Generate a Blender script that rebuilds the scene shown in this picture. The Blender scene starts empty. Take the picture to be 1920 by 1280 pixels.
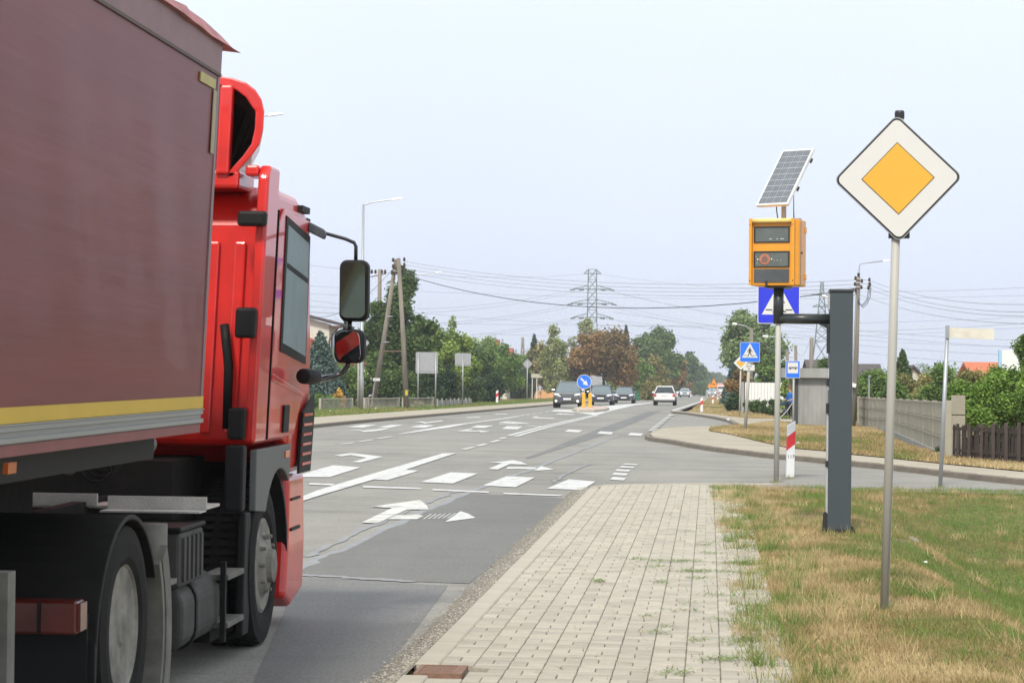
import bpy, bmesh, math, random
import numpy as np
from mathutils import Vector, Matrix
random.seed(7); RNG = np.random.default_rng(7)
D = bpy.data; SC = bpy.context.scene; COL = SC.collection
rad = math.radians

# ------------------------------------------------------------------ camera
F = 4480.0                     # focal length in photo pixels (84 mm on 36 mm)
EYE = 1.72
TH = rad(0.6)
_c, _s = math.cos(TH), math.sin(TH)
_ux = 336*_c + 91*_s; _uy = -336*_s + 91*_c
yaw = math.atan2(_ux, F); pitch = math.atan2(_uy, math.hypot(F, _ux))
cy_, sy_ = math.cos(yaw), math.sin(yaw); cp_, sp_ = math.cos(pitch), math.sin(pitch)
FW = Vector((-sy_*cp_, cy_*cp_, sp_)); r0 = Vector((cy_, sy_, 0)); u0 = Vector((sy_*sp_, -cy_*sp_, cp_))
RT = _c*r0 + _s*u0; UP = -_s*r0 + _c*u0
cam_d = D.cameras.new('camera'); cam = D.objects.new('camera', cam_d); COL.objects.link(cam)
cam.matrix_world = Matrix((( RT.x, UP.x, -FW.x, 0), (RT.y, UP.y, -FW.y, 0), (RT.z, UP.z, -FW.z, EYE), (0, 0, 0, 1)))
cam_d.sensor_width = 36; cam_d.lens = F/1920*36
cam_d.clip_start = 0.1; cam_d.clip_end = 9000
cam_d.dof.use_dof = True; cam_d.dof.focus_distance = 40; cam_d.dof.aperture_fstop = 16
SC.camera = cam

# ------------------------------------------------------------------ sky, sun, exposure
SUN_EL, SUN_AZ = 47, 190        # hazy sun behind the camera to the left (azimuth clockwise from +Y)
w = D.worlds.new('World'); SC.world = w; w.use_nodes = True
nt = w.node_tree; nt.nodes.clear()
def N(tree, t, **k):
    n = tree.nodes.new(t)
    for a, b in k.items(): setattr(n, a, b)
    return n
out = N(nt, 'ShaderNodeOutputWorld'); bg = N(nt, 'ShaderNodeBackground')
sky = N(nt, 'ShaderNodeTexSky', sky_type='NISHITA', sun_disc=False, sun_elevation=rad(SUN_EL), sun_rotation=rad(SUN_AZ), air_density=1.0, dust_density=3.0, ozone_density=1.0)
tc = N(nt, 'ShaderNodeTexCoord'); sep = N(nt, 'ShaderNodeSeparateXYZ'); ramp = N(nt, 'ShaderNodeValToRGB')
nt.links.new(tc.outputs['Generated'], sep.inputs[0]); nt.links.new(sep.outputs['Z'], ramp.inputs[0])
e = ramp.color_ramp.elements
e[0].position = 0.0; e[0].color = (9.2, 9.9, 11.9, 1)
e[1].position = 1.0; e[1].color = (10.5, 11.4, 12.0, 1)
x = ramp.color_ramp.elements.new(0.05); x.color = (9.2, 10.0, 12.0, 1)
x = ramp.color_ramp.elements.new(0.10); x.color = (9.4, 10.3, 12.1, 1)
x = ramp.color_ramp.elements.new(0.17); x.color = (9.9, 10.9, 12.2, 1)
mix = N(nt, 'ShaderNodeMix', data_type='RGBA'); mix.inputs[0].default_value = 0.93
nz = N(nt, 'ShaderNodeTexNoise'); nz.inputs['Scale'].default_value = 3.0; nz.inputs['Detail'].default_value = 3
mr = N(nt, 'ShaderNodeMapRange'); mr.inputs[1].default_value = .3; mr.inputs[2].default_value = .7; mr.inputs[3].default_value = .965; mr.inputs[4].default_value = 1.035
nt.links.new(tc.outputs['Generated'], nz.inputs['Vector']); nt.links.new(nz.outputs[0], mr.inputs[0])
mul = N(nt, 'ShaderNodeVectorMath', operation='SCALE')
nt.links.new(ramp.outputs[0], mul.inputs[0]); nt.links.new(mr.outputs[0], mul.inputs['Scale'])
nt.links.new(sky.outputs[0], mix.inputs[6]); nt.links.new(mul.outputs[0], mix.inputs[7])
nt.links.new(mix.outputs[2], bg.inputs[0]); bg.inputs[1].default_value = 0.1
nt.links.new(bg.outputs[0], out.inputs[0])
sun_d = D.lights.new('sun', 'SUN'); sun_d.energy = 3.4; sun_d.angle = rad(8); sun_d.color = (1, .93, .82)
sun = D.objects.new('sun', sun_d); COL.objects.link(sun)
sdir = Vector((math.sin(rad(SUN_AZ))*math.cos(rad(SUN_EL)), math.cos(rad(SUN_AZ))*math.cos(rad(SUN_EL)), math.sin(rad(SUN_EL))))
sun.rotation_euler = sdir.to_track_quat('Z', 'Y').to_euler()
SC.view_settings.view_transform = 'Standard'; SC.view_settings.look = 'None'
SC.view_settings.exposure = 0.0; SC.view_settings.gamma = 1
try: SC.view_settings.use_curve_mapping = False
except Exception: pass
SC.render.engine = 'CYCLES'
SC.cycles.max_bounces = 8; SC.cycles.transparent_max_bounces = 8

# ------------------------------------------------------------------ terrain and picture helpers
def prof(y):
    s = .0092
    if y < 40: return s*y
    if y < 80: return s*40 + s*(y-40) - s*(y-40)**2/80
    return s*60
def ss(a, b, x):
    t = min(1, max(0, (x-a)/(b-a))); return t*t*(3-2*t)
def bend(y): return 0.0125*max(0, y-50) if y < 900 else 10.6 + .02*(y-900)
def hgt(x, y):
    z = prof(y)
    if y < 36 and x > .5:                      # ditch beside the near verge
        k = 1 - ss(25, 34.5, y)
        z += .05*ss(.5, 1.3, x)*k
        w_ = .16*math.sin(y*.83)+.09*math.sin(y*2.1+1); z -= .62*ss(1.75+w_, 3.3+w_*.5, x)*k
    if y > 66: z -= .18*ss(2.2, 3.6, x-bend(y))*ss(66, 86, y)
    return z
def ray(px, py): return F*FW + (px-960)*RT - (py-640)*UP
def W(px, py, Y):
    d = ray(px, py); return Vector((0, 0, EYE)) + d*(Y/d.y)
def G(px, py, dz=0):
    d = ray(px, py); z = .2
    for _ in range(60):
        if d.z > -1e-6: return None
        t = (z-EYE)/d.z; z = .5*z + .5*(hgt(d.x*t, d.y*t)+dz)
    t = (z-EYE)/d.z
    return Vector((d.x*t, d.y*t, z))
def gp(px, Y):                                  # ground point under picture column px at depth Y
    p = W(px, 720, Y); return Vector((p.x, Y, hgt(p.x, Y)))

# ------------------------------------------------------------------ materials
MC = {}
def mat(name, col, rough=.7, metal=0, var=.12, scale=6, bump=0, bscale=40, coat=0, stretch=None, col2=None, fac=(.4, .6), spec=.5, trans=0, vs=None):
    if name in MC: return MC[name]
    m = D.materials.new(name); m.use_nodes = True; t = m.node_tree; b = t.nodes['Principled BSDF']
    b.inputs['Roughness'].default_value = rough; b.inputs['Metallic'].default_value = metal
    b.inputs['Coat Weight'].default_value = coat; b.inputs['Specular IOR Level'].default_value = spec
    c = N(t, 'ShaderNodeTexCoord'); mp = N(t, 'ShaderNodeMapping')
    t.links.new(c.outputs['Object'], mp.inputs[0])
    if stretch: mp.inputs['Scale'].default_value = stretch
    n = N(t, 'ShaderNodeTexNoise'); n.inputs['Scale'].default_value = scale; n.inputs['Detail'].default_value = 6; n.inputs['Roughness'].default_value = .62
    t.links.new(mp.outputs[0], n.inputs['Vector'])
    r = N(t, 'ShaderNodeValToRGB'); t.links.new(n.outputs[0], r.inputs[0])
    a = [max(0, v*(1-var)) for v in col]; z = col2 if col2 else [min(1, v*(1+var)) for v in col]
    if col2: a = list(col)
    r.color_ramp.elements[0].position = fac[0] if col2 else .3; r.color_ramp.elements[0].color = (*a, 1)
    r.color_ramp.elements[1].position = fac[1] if col2 else .7; r.color_ramp.elements[1].color = (*z, 1)
    t.links.new(r.outputs[0], b.inputs['Base Color'])
    if bump:
        n2 = N(t, 'ShaderNodeTexNoise'); n2.inputs['Scale'].default_value = bscale; n2.inputs['Detail'].default_value = 5
        t.links.new(mp.outputs[0], n2.inputs['Vector'])
        bn = N(t, 'ShaderNodeBump'); bn.inputs['Strength'].default_value = bump; bn.inputs['Distance'].default_value = .02
        t.links.new(n2.outputs[0], bn.inputs['Height']); t.links.new(bn.outputs[0], b.inputs['Normal'])
    MC[name] = m; return m
def leafmat(name, c1, c2, tr=.15):
    if name in MC: return MC[name]
    m = D.materials.new(name); m.use_nodes = True; t = m.node_tree; b = t.nodes['Principled BSDF']
    a = N(t, 'ShaderNodeAttribute', attribute_name='rnd'); r = N(t, 'ShaderNodeValToRGB')
    r.color_ramp.elements[0].color = (*c1, 1); r.color_ramp.elements[1].color = (*c2, 1)
    t.links.new(a.outputs['Fac'], r.inputs[0]); t.links.new(r.outputs[0], b.inputs['Base Color'])
    b.inputs['Roughness'].default_value = .6; b.inputs['Specular IOR Level'].default_value = .25
    if tr:
        tl = N(t, 'ShaderNodeBsdfTranslucent'); mx = N(t, 'ShaderNodeMixShader'); mx.inputs[0].default_value = tr
        t.links.new(r.outputs[0], tl.inputs[0]); t.links.new(b.outputs[0], mx.inputs[1]); t.links.new(tl.outputs[0], mx.inputs[2])
        t.links.new(mx.outputs[0], t.nodes['Material Output'].inputs[0])
    MC[name] = m; return m

# ------------------------------------------------------------------ mesh builder
class MB:
    def __init__(s): s.v = []; s.f = []; s.m = []
    def poly(s, pts, mi=0):
        o = len(s.v); s.v += [tuple(p) for p in pts]; s.f.append(tuple(range(o, o+len(pts)))); s.m.append(mi); return s
    def hexa(s, p, mi=0):                       # 8 points: bottom 4 ccw, top 4 ccw
        o = len(s.v); s.v += [tuple(q) for q in p]
        for q in ((0,3,2,1),(4,5,6,7),(0,1,5,4),(1,2,6,5),(2,3,7,6),(3,0,4,7)):
            s.f.append(tuple(o+i for i in q)); s.m.append(mi)
        return s
    def box(s, x0, x1, y0, y1, z0, z1, mi=0):
        return s.hexa([(x0,y0,z0),(x1,y0,z0),(x1,y1,z0),(x0,y1,z0),(x0,y0,z1),(x1,y0,z1),(x1,y1,z1),(x0,y1,z1)], mi)
    def tube(s, pts, r, n=8, mi=0, cap=True):
        pts = [Vector(p) for p in pts]
        rs = r if isinstance(r, (list, tuple)) else [r]*len(pts)
        o = len(s.v); prev = None
        for i, p in enumerate(pts):
            d = (pts[min(i+1, len(pts)-1)] - pts[max(i-1, 0)]).normalized()
            if prev is None:
                a = Vector((0,0,1)) if abs(d.z) < .9 else Vector((1,0,0))
                u = d.cross(a).normalized()
            else: u = (prev - d*prev.dot(d)).normalized()
            prev = u; v = d.cross(u)
            for k in range(n):
                t = 2*math.pi*k/n; s.v.append(tuple(p + (u*math.cos(t)+v*math.sin(t))*rs[i]))
        for i in range(len(pts)-1):
            for k in range(n):
                a = o+i*n+k; b = o+i*n+(k+1)%n
                s.f.append((a, b, b+n, a+n)); s.m.append(mi)
        if cap:
            s.f.append(tuple(o+k for k in range(n))[::-1]); s.m.append(mi)
            s.f.append(tuple(o+(len(pts)-1)*n+k for k in range(n))); s.m.append(mi)
        return s
    def prism(s, loop, axis, a, b, mi=0, mi_side=None):
        """loop of 2d points extruded along axis (0,1,2) from a to b"""
        def P(q, t):
            if axis == 0: return (t, q[0], q[1])
            if axis == 1: return (q[0], t, q[1])
            return (q[0], q[1], t)
        n = len(loop); o = len(s.v)
        s.v += [P(q, a) for q in loop] + [P(q, b) for q in loop]
        s.f.append(tuple(o+i for i in range(n))[::-1]); s.m.append(mi)
        s.f.append(tuple(o+n+i for i in range(n))); s.m.append(mi)
        ms = mi if mi_side is None else mi_side
        for i in range(n):
            j = (i+1) % n; s.f.append((o+i, o+j, o+n+j, o+n+i)); s.m.append(ms)
        return s
    def lathe(s, prof_, c, axis=0, n=24, mi=0, cap=True):
        """profile [(along, radius)] around axis through c"""
        o = len(s.v); c = Vector(c)
        for a, r in prof_:
            for k in range(n):
                t = 2*math.pi*k/n; p = [0,0,0]; p[axis] = a; p[(axis+1)%3] = r*math.cos(t); p[(axis+2)%3] = r*math.sin(t)
                s.v.append(tuple(c+Vector(p)))
        for i in range(len(prof_)-1):
            for k in range(n):
                a = o+i*n+k; b = o+i*n+(k+1)%n; s.f.append((a, b, b+n, a+n)); s.m.append(mi)
        if cap:
            s.f.append(tuple(o+k for k in range(n))[::-1]); s.m.append(mi)
            s.f.append(tuple(o+(len(prof_)-1)*n+k for k in range(n))); s.m.append(mi)
        return s
    def mesh(s, name, mats, org=(0,0,0), smooth=False, xf=None):
        me = D.meshes.new(name); ox, oy, oz = org
        vv = s.v if xf is None else [xf(*p) for p in s.v]
        me.from_pydata([(a-ox, b-oy, c-oz) for a, b, c in vv], [], s.f)
        for m in (mats if isinstance(mats, (list, tuple)) else [mats]): me.materials.append(m)
        me.polygons.foreach_set('material_index', s.m)
        me.validate(); bm = bmesh.new(); bm.from_mesh(me); bmesh.ops.recalc_face_normals(bm, faces=bm.faces); bm.to_mesh(me); bm.free()
        if smooth: me.shade_smooth()
        return me
def link(name, me, parent=None, loc=None):
    o = D.objects.new(name, me); COL.objects.link(o)
    if parent: o.parent = parent
    if loc is not None: o.location = loc
    return o
def bevel(o, w_, seg=2, ang=35):
    m = o.modifiers.new('bevel', 'BEVEL'); m.width = w_; m.segments = seg; m.limit_method = 'ANGLE'; m.angle_limit = rad(ang); m.harden_normals = False
    return o
def thing(name, label, cat, loc=(0,0,0), group=None, rot=None):
    o = D.objects.new(name, None); COL.objects.link(o); o.location = loc
    o.empty_display_size = .2
    o['label'] = label; o['category'] = cat
    if group: o['group'] = group
    if rot: o.rotation_euler = rot
    return o
def tag(o, label=None, cat=None, group=None, kind=None):
    if label: o['label'] = label
    if cat: o['category'] = cat
    if group: o['group'] = group
    if kind: o['kind'] = kind
    return o
def part(t, name, mb, m, smooth=False, bev=0, world=True, xf=None, label=None, kind=None, seg=2, org=None):
    """child mesh; coordinates in mb are world coordinates unless world=False"""
    if org is None:
        org = (0,0,0)
        if world:
            q = t
            while q: org = tuple(a+b for a, b in zip(org, q.location)); q = q.parent
    o = link(name, mb.mesh(name, m, org, smooth, xf), t)
    if bev: bevel(o, bev, seg)
    if label: o['label'] = label
    if kind: o['kind'] = kind
    return o
def kids(o): return [c for c in D.objects if c.parent == o]
def dup(root, loc, label, rot=None):
    r = root.copy(); COL.objects.link(r); r.location = loc
    if label: r['label'] = label
    if rot: r.rotation_euler = rot
    for ch in kids(root):
        c = ch.copy(); COL.objects.link(c); c.parent = r
        for g in kids(ch):
            d = g.copy(); COL.objects.link(d); d.parent = c
    return r
def sheet(name, pts, m, lift=0, cuts=4.0, xc=None, parent=None, kind=None, thick=0, ymin=None):
    """polygon in (x, y) laid on the terrain"""
    bm = bmesh.new()
    f = bm.faces.new([bm.verts.new((p[0], p[1], 0)) for p in pts]); bm.normal_update()
    bmesh.ops.triangulate(bm, faces=bm.faces[:]); bm.normal_update()
    ys = [p[1] for p in pts]; xs = [p[0] for p in pts]
    y = min(ys); st = cuts
    while y < max(ys):
        y += st
        if y > 90: st = max(cuts, y*.2)
        if y < max(ys): bmesh.ops.bisect_plane(bm, geom=bm.verts[:]+bm.edges[:]+bm.faces[:], plane_co=(0, y, 0), plane_no=(0, 1, 0))
    if xc:
        x = min(xs)+xc
        while x < max(xs):
            bmesh.ops.bisect_plane(bm, geom=bm.verts[:]+bm.edges[:]+bm.faces[:], plane_co=(x, 0, 0), plane_no=(1, 0, 0)); x += xc
    bmesh.ops.triangulate(bm, faces=bm.faces[:])
    for v in bm.verts: v.co.z = hgt(v.co.x, v.co.y)+lift
    bmesh.ops.recalc_face_normals(bm, faces=bm.faces[:])
    if bm.faces and sum(f.normal.z for f in bm.faces) < 0: bmesh.ops.reverse_faces(bm, faces=bm.faces[:])
    if thick:
        r = bmesh.ops.extrude_face_region(bm, geom=bm.faces[:])
        for g in r['geom']:
            if isinstance(g, bmesh.types.BMVert): g.co.z -= thick
        bmesh.ops.recalc_face_normals(bm, faces=bm.faces[:])
    me = D.meshes.new(name); bm.to_mesh(me); bm.free(); me.materials.append(m)
    o = link(name, me, parent)
    if kind: o['kind'] = kind
    return o
def gpoly(pix): return [tuple(G(*p))[:2] for p in pix]
HAZE = 0.00042

# ================================================================== GROUND
def grassground():
    m = D.materials.new('dry_turf'); m.use_nodes = True; t = m.node_tree; b = t.nodes['Principled BSDF']; b.inputs['Roughness'].default_value = .95; b.inputs['Specular IOR Level'].default_value = .1
    c = N(t, 'ShaderNodeTexCoord')
    n1 = N(t, 'ShaderNodeTexNoise'); n1.inputs['Scale'].default_value = .55; n1.inputs['Detail'].default_value = 8; n1.inputs['Roughness'].default_value = .7
    n2 = N(t, 'ShaderNodeTexNoise'); n2.inputs['Scale'].default_value = 14; n2.inputs['Detail'].default_value = 6
    for n in (n1, n2): t.links.new(c.outputs['Object'], n.inputs['Vector'])
    r = N(t, 'ShaderNodeValToRGB'); r.color_ramp.elements[0].position = .4; r.color_ramp.elements[0].color = (.15, .145, .06, 1)
    r.color_ramp.elements[1].position = .56; r.color_ramp.elements[1].color = (.30, .225, .12, 1)
    r2 = N(t, 'ShaderNodeValToRGB'); r2.color_ramp.elements[0].position = .3; r2.color_ramp.elements[0].color = (.5, .5, .5, 1); r2.color_ramp.elements[1].position = .7; r2.color_ramp.elements[1].color = (1.2, 1.2, 1.2, 1)
    t.links.new(n1.outputs[0], r.inputs[0]); t.links.new(n2.outputs[0], r2.inputs[0])
    mx = N(t, 'ShaderNodeMix', data_type='RGBA', blend_type='MULTIPLY'); mx.inputs[0].default_value = 1
    t.links.new(r.outputs[0], mx.inputs[6]); t.links.new(r2.outputs[0], mx.inputs[7]); t.links.new(mx.outputs[2], b.inputs['Base Color'])
    bn = N(t, 'ShaderNodeBump'); bn.inputs['Strength'].default_value = .8; bn.inputs['Distance'].default_value = .05
    t.links.new(n2.outputs[0], bn.inputs['Height']); t.links.new(bn.outputs[0], b.inputs['Normal'])
    return m
M_turf = grassground()
def make_ground():
    xs = [-900, -400, -200, -100, -60, -40, -25, -15] + [i*.5 for i in range(-20, 0)] + [i*.25 for i in range(0, 33)] + [9, 11, 14, 18, 25, 40, 60, 100, 200, 400, 900]
    ys = [-30, -10, 0, 5] + [8+i*.6 for i in range(50)] + [40, 45, 50, 55, 60, 66, 70, 74, 78, 82, 86, 90, 100, 120, 150, 200, 300, 500, 900, 1500, 2500, 4500]
    v = [(x, y, hgt(x, y)-.03) for y in ys for x in xs]; n = len(xs)
    f = [(j*n+i, j*n+i+1, (j+1)*n+i+1, (j+1)*n+i) for j in range(len(ys)-1) for i in range(n-1)]
    me = D.meshes.new('ground'); me.from_pydata(v, [], f); me.materials.append(M_turf); me.shade_smooth()
    tag(link('ground', me), 'dry grassy ground of the verges and fields beside the road', kind='structure')
make_ground()

# ------------------------------------------------------------------ asphalt
def asphalt(name, base, worn, wet=.75, skid=False):
    m = D.materials.new(name); m.use_nodes = True; t = m.node_tree; b = t.nodes['Principled BSDF']; b.inputs['Roughness'].default_value = wet; b.inputs['Specular IOR Level'].default_value = .22
    c = N(t, 'ShaderNodeTexCoord')
    def noise(s, d, stretch=None):
        n = N(t, 'ShaderNodeTexNoise'); n.inputs['Scale'].default_value = s; n.inputs['Detail'].default_value = d; n.inputs['Roughness'].default_value = .65
        if stretch:
            mp = N(t, 'ShaderNodeMapping'); mp.inputs['Scale'].default_value = stretch; t.links.new(c.outputs['Object'], mp.inputs[0]); t.links.new(mp.outputs[0], n.inputs['Vector'])
        else: t.links.new(c.outputs['Object'], n.inputs['Vector'])
        return n
    n1 = noise(.5, 6, (1, .25, 1)); n2 = noise(55, 6); n3 = noise(1.6, 5, (.25, 1.2, 1))
    r = N(t, 'ShaderNodeValToRGB'); r.color_ramp.elements[0].position = .35; r.color_ramp.elements[0].color = (*base, 1); r.color_ramp.elements[1].position = .65; r.color_ramp.elements[1].color = (*worn, 1)
    t.links.new(n1.outputs[0], r.inputs[0])
    r2 = N(t, 'ShaderNodeValToRGB'); r2.color_ramp.elements[0].position = .25; r2.color_ramp.elements[0].color = (.55,.55,.55,1); r2.color_ramp.elements[1].position = .75; r2.color_ramp.elements[1].color = (1.5,1.5,1.5,1)
    t.links.new(n2.outputs[0], r2.inputs[0])
    mx = N(t, 'ShaderNodeMix', data_type='RGBA', blend_type='MULTIPLY'); mx.inputs[0].default_value = 1
    t.links.new(r.outputs[0], mx.inputs[6]); t.links.new(r2.outputs[0], mx.inputs[7])
    r3 = N(t, 'ShaderNodeValToRGB'); r3.color_ramp.elements[0].position = .36; r3.color_ramp.elements[0].color = (.8,.8,.8,1); r3.color_ramp.elements[1].position = .52; r3.color_ramp.elements[1].color = (1,1,1,1)
    t.links.new(n3.outputs[0], r3.inputs[0])
    m2 = N(t, 'ShaderNodeMix', data_type='RGBA', blend_type='MULTIPLY'); m2.inputs[0].default_value = 1 if skid else .35
    t.links.new(mx.outputs[2], m2.inputs[6]); t.links.new(r3.outputs[0], m2.inputs[7]); t.links.new(m2.outputs[2], b.inputs['Base Color'])
    bn = N(t, 'ShaderNodeBump'); bn.inputs['Strength'].default_value = .35; bn.inputs['Distance'].default_value = .01
    t.links.new(n2.outputs[0], bn.inputs['Height']); t.links.new(bn.outputs[0], b.inputs['Normal'])
    return m
M_asph = asphalt('worn_asphalt', (.225,.214,.190), (.290,.276,.246), .8, True)
M_asph_new = asphalt('dark_asphalt', (.128,.122,.110), (.165,.157,.142), .62)
M_asph_mid = asphalt('patched_asphalt', (.150,.147,.140), (.185,.181,.172), .7)
lf = [(-10.9+bend(y), y) for y in (50, 62, 80, 120, 160, 250, 400, 600, 900, 1300, 2000)]
rt = [(-1.15+bend(y), y) for y in (2000, 1300, 900, 600, 400, 250, 160, 130)]
bay = [tuple(G(*p))[:2] for p in ((1262,775),(1290,777),(1340,785),(1369,791.5),(1384,799.5),(1384,806))]
pts = [(-1.62, -12), (-1.62, 33), (-1.3, 34.4), (0, 34.6), (3, 34.2), (14, 33.2), (24, 24), (30, 30), (6, 44), (1.4, 58)] + bay[::-1] + rt + lf[::-1] + [(-24, 50), (-24, 30), (-10.6, 24), (-10.6, -12)]
road = sheet('road', pts, M_asph, 0, 4.0, kind='structure'); tag(road, 'grey worn asphalt of the main road and its junction')

def mark(px, m=None, name='road_marking', lift=.0095, world=False):
    p = [tuple(q) for q in px] if world else gpoly(px)
    bm = bmesh.new(); bm.faces.new([bm.verts.new((a, b_, 0)) for a, b_ in p]); bm.normal_update(); bmesh.ops.triangulate(bm, faces=bm.faces[:])
    L = max(q[1] for q in p)-min(q[1] for q in p)
    if L > 5:
        y = min(q[1] for q in p)+4
        while y < max(q[1] for q in p):
            bmesh.ops.bisect_plane(bm, geom=bm.verts[:]+bm.edges[:]+bm.faces[:], plane_co=(0, y, 0), plane_no=(0, 1, 0)); y += 4 if y < 100 else 12
    bmesh.ops.triangulate(bm, faces=bm.faces[:])
    for v in bm.verts: v.co.z = hgt(v.co.x, v.co.y)+lift
    if sum(f.normal.z*f.calc_area() for f in bm.faces) <= 0:
        bmesh.ops.recalc_face_normals(bm, faces=bm.faces[:])
        bm.normal_update()
    me = D.meshes.new(name); bm.to_mesh(me); bm.free(); me.materials.append(m or M_paint)
    return link(name, me, road)
def paintmat():
    m = D.materials.new('road_paint'); m.use_nodes = True; t = m.node_tree; b = t.nodes['Principled BSDF']; b.inputs['Roughness'].default_value = .6
    c = N(t, 'ShaderNodeTexCoord'); n = N(t, 'ShaderNodeTexNoise'); n.inputs['Scale'].default_value = 5; n.inputs['Detail'].default_value = 9; n.inputs['Roughness'].default_value = .75
    t.links.new(c.outputs['Object'], n.inputs['Vector']); r = N(t, 'ShaderNodeValToRGB')
    r.color_ramp.elements[0].position = .36; r.color_ramp.elements[0].color = (.30,.29,.275,1); r.color_ramp.elements[1].position = .48; r.color_ramp.elements[1].color = (.58,.57,.545,1)
    t.links.new(n.outputs[0], r.inputs[0]); t.links.new(r.outputs[0], b.inputs['Base Color'])
    return m
M_paint = paintmat()
M_paint_worn = mat('worn_road_paint', (.40,.385,.355), .8, var=0, scale=5, col2=(.60,.585,.55), fac=(.40,.55))
M_seal = mat('bitumen_seal', (.25,.252,.255), .85, var=.12, scale=3)

def c5(L): return [(600+a/3, 780+b_/3) for a, b_ in L]
zeb = [[(-150,345),(0,298),(75,278),(230,290),(55,345)], [(285,357),(380,362),(557,309),(440,300)], [(565,373),(748,381),(888,325),(735,318)], [(915,392),(1100,402),(1210,347),(1050,340)], [(1275,410),(1472,417),(1552,370),(1400,357)],
       [(145,62),(240,50),(325,49),(240,66)], [(322,63),(400,50),(475,50),(395,66)], [(500,63),(565,51),(645,52),(590,67)], [(845,66),(885,53),(975,54),(925,68)], [(1020,73),(1052,58),(1140,60),(1110,76)],
       [(1375,88),(1397,76),(1478,80),(1455,93)], [(1558,99),(1577,86),(1650,91),(1640,104)], [(1728,108),(1747,95),(1820,99),(1805,112)]]
for q in zeb: mark(c5(q), name='zebra_stripe')
for q in [[(240,394),(567,406),(572,414),(243,404)], [(630,412),(950,427),(950,434),(635,420)], [(1030,433),(1362,446),(1350,452),(1035,441)], [(-60,378),(85,383),(70,392),(-60,388)]]: mark(c5(q), name='stop_line')
# arrows
mark(c5([(235,602),(322,607),(490,528),(610,529),(600,505),(562,475),(285,513),(405,520)]), M_paint_worn, name='arrow_marking', lift=.0115)
mark(c5([(425,561),(555,556),(582,566),(545,583),(378,583)]), M_paint_worn, name='arrow_marking')
for i in range(6):
    a = 578+i*27; mark(c5([(a,582-i),(a+8,582-i),(a+52,554-i),(a+44,554-i)]), name='arrow_hatch')
mark(c5([(704,598),(876,575),(835,552),(790,537)]), name='arrow_marking')
mark(c5([(945,300),(1000,303),(1068,272),(1168,276),(1130,258),(1088,250),(945,265),(1022,267)]), name='arrow_marking', lift=.0115)
mark(c5([(1048,299),(1056,288),(1215,290),(1212,300)]), name='arrow_marking')
mark(c5([(1200,309),(1318,303),(1245,283)]), name='arrow_marking')
mark(c5([(82,221),(178,209),(215,213),(357,230),(230,262),(178,260),(262,236),(172,221),(120,228)]), name='arrow_marking')
mark(c5([(778,84),(852,70),(862,74),(830,82),(900,84),(885,79),(958,88),(905,93),(900,89),(778,86)]), name='arrow_marking')
mark(c5([(1005,37),(1060,28),(1085,32),(1175,42),(1165,45),(1065,38),(1010,40)]), name='arrow_marking')
mark(c5([(505,33),(570,31),(600,35),(680,25),(700,29),(590,42),(560,35)]), name='arrow_marking')
mark(c5([(155,80),(230,77),(235,84),(370,68),(398,70),(330,84),(245,91),(230,87),(235,82)]), name='arrow_marking')
mark(c5([(820,7),(905,4),(895,9),(830,11)]), name='arrow_marking')
def c_c2(L): return [(920+a*.1875, 740+b_*.1875) for a, b_ in L]
for q in [[(405,230),(450,217),(490,228),(640,232),(630,240),(480,236)], [(640,192),(700,184),(710,189),(840,195),(830,202),(700,198)], [(115,283),(180,268),(215,270),(200,281),(385,288),(370,293),(195,290)],
          [(70,298),(90,294),(280,305),(270,309)], [(350,310),(520,317),(510,322),(355,314)], [(20,193),(175,188),(160,195),(60,199)], [(-60,312),(30,308),(10,318),(-40,322)]]:
    mark(c_c2(q), name='lane_arrow')
# long lines
def line(a, b_, wa, n=1, name='lane_line', m=None):
    A = G(*a); B = G(*b_); d = (B-A).normalized(); s = Vector((-d.y, d.x, 0))*wa/2
    mark([(A-s)[:2], (B-s)[:2], (B+s)[:2], (A+s)[:2]], m, name, world=True)
mark(c5([(-160,478),(0,415),(395,297),(690,212),(772,209),(720,225),(440,318),(0,449),(-160,500)]), name='lane_line', lift=.0115)
for a, b_, w_ in (((868,843),(890,838),.13), ((895,836.5),(913,832),.13), ((920,829.5),(937,825),.14), ((938,823),(948,820.5),.16)): line(a, b_, w_, m=M_paint_worn)
line((954,817),(1113,778.5),.14); line((966,818.5),(1121,779),.14)
line((1113,778.5),(1128,775),.16)
mark(c5([(430,106),(455,99),(690,57),(760,47),(830,40),(1060,8),(1115,0),(1125,2),(1065,12),(835,44),(720,66),(560,88)]), name='lane_line')
for a, b_ in (((640,833),(665,830)), ((672,828.5),(700,824.5)), ((706,823),(735,818.5))): line(a, b_, .13, m=M_paint_worn)
for i in range(6):
    t_ = i/6; a = (975+t_*70, 779.5-t_*10); line(a, (a[0]+8.5, a[1]-1.25), .16)
for i, (x_, y_) in enumerate([(1700,270),(1680,285),(1655,304),(1640,325),(1630,351)]):
    h_ = 4+i*2.2; mark(c5([(x_,y_+h_/2+2),(x_+80,y_+h_/2+6),(x_+95,y_-h_/2+5),(x_+18,y_-h_/2)]), name='give_way_dash')
def cm(L): return [(1180+a*.2292, 740+b_*.2292) for a, b_ in L]
for i in range(11):
    t_ = i/10; cx, cy = 155+t_*160, 298-t_*128
    mark(cm([(cx,cy+4),(cx+52-t_*12,cy+6),(cx+60-t_*12,cy-1),(cx+10,cy-4)]), name='give_way_dash', lift=.03)
mark([(1256,775.5),(1260,774.5),(1264,770),(1300,758.5),(1345,743.3),(1352,740),(1351,739.6),(1342,743),(1298,757),(1261,768.5),(1256,772)], name='edge_line')
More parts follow.
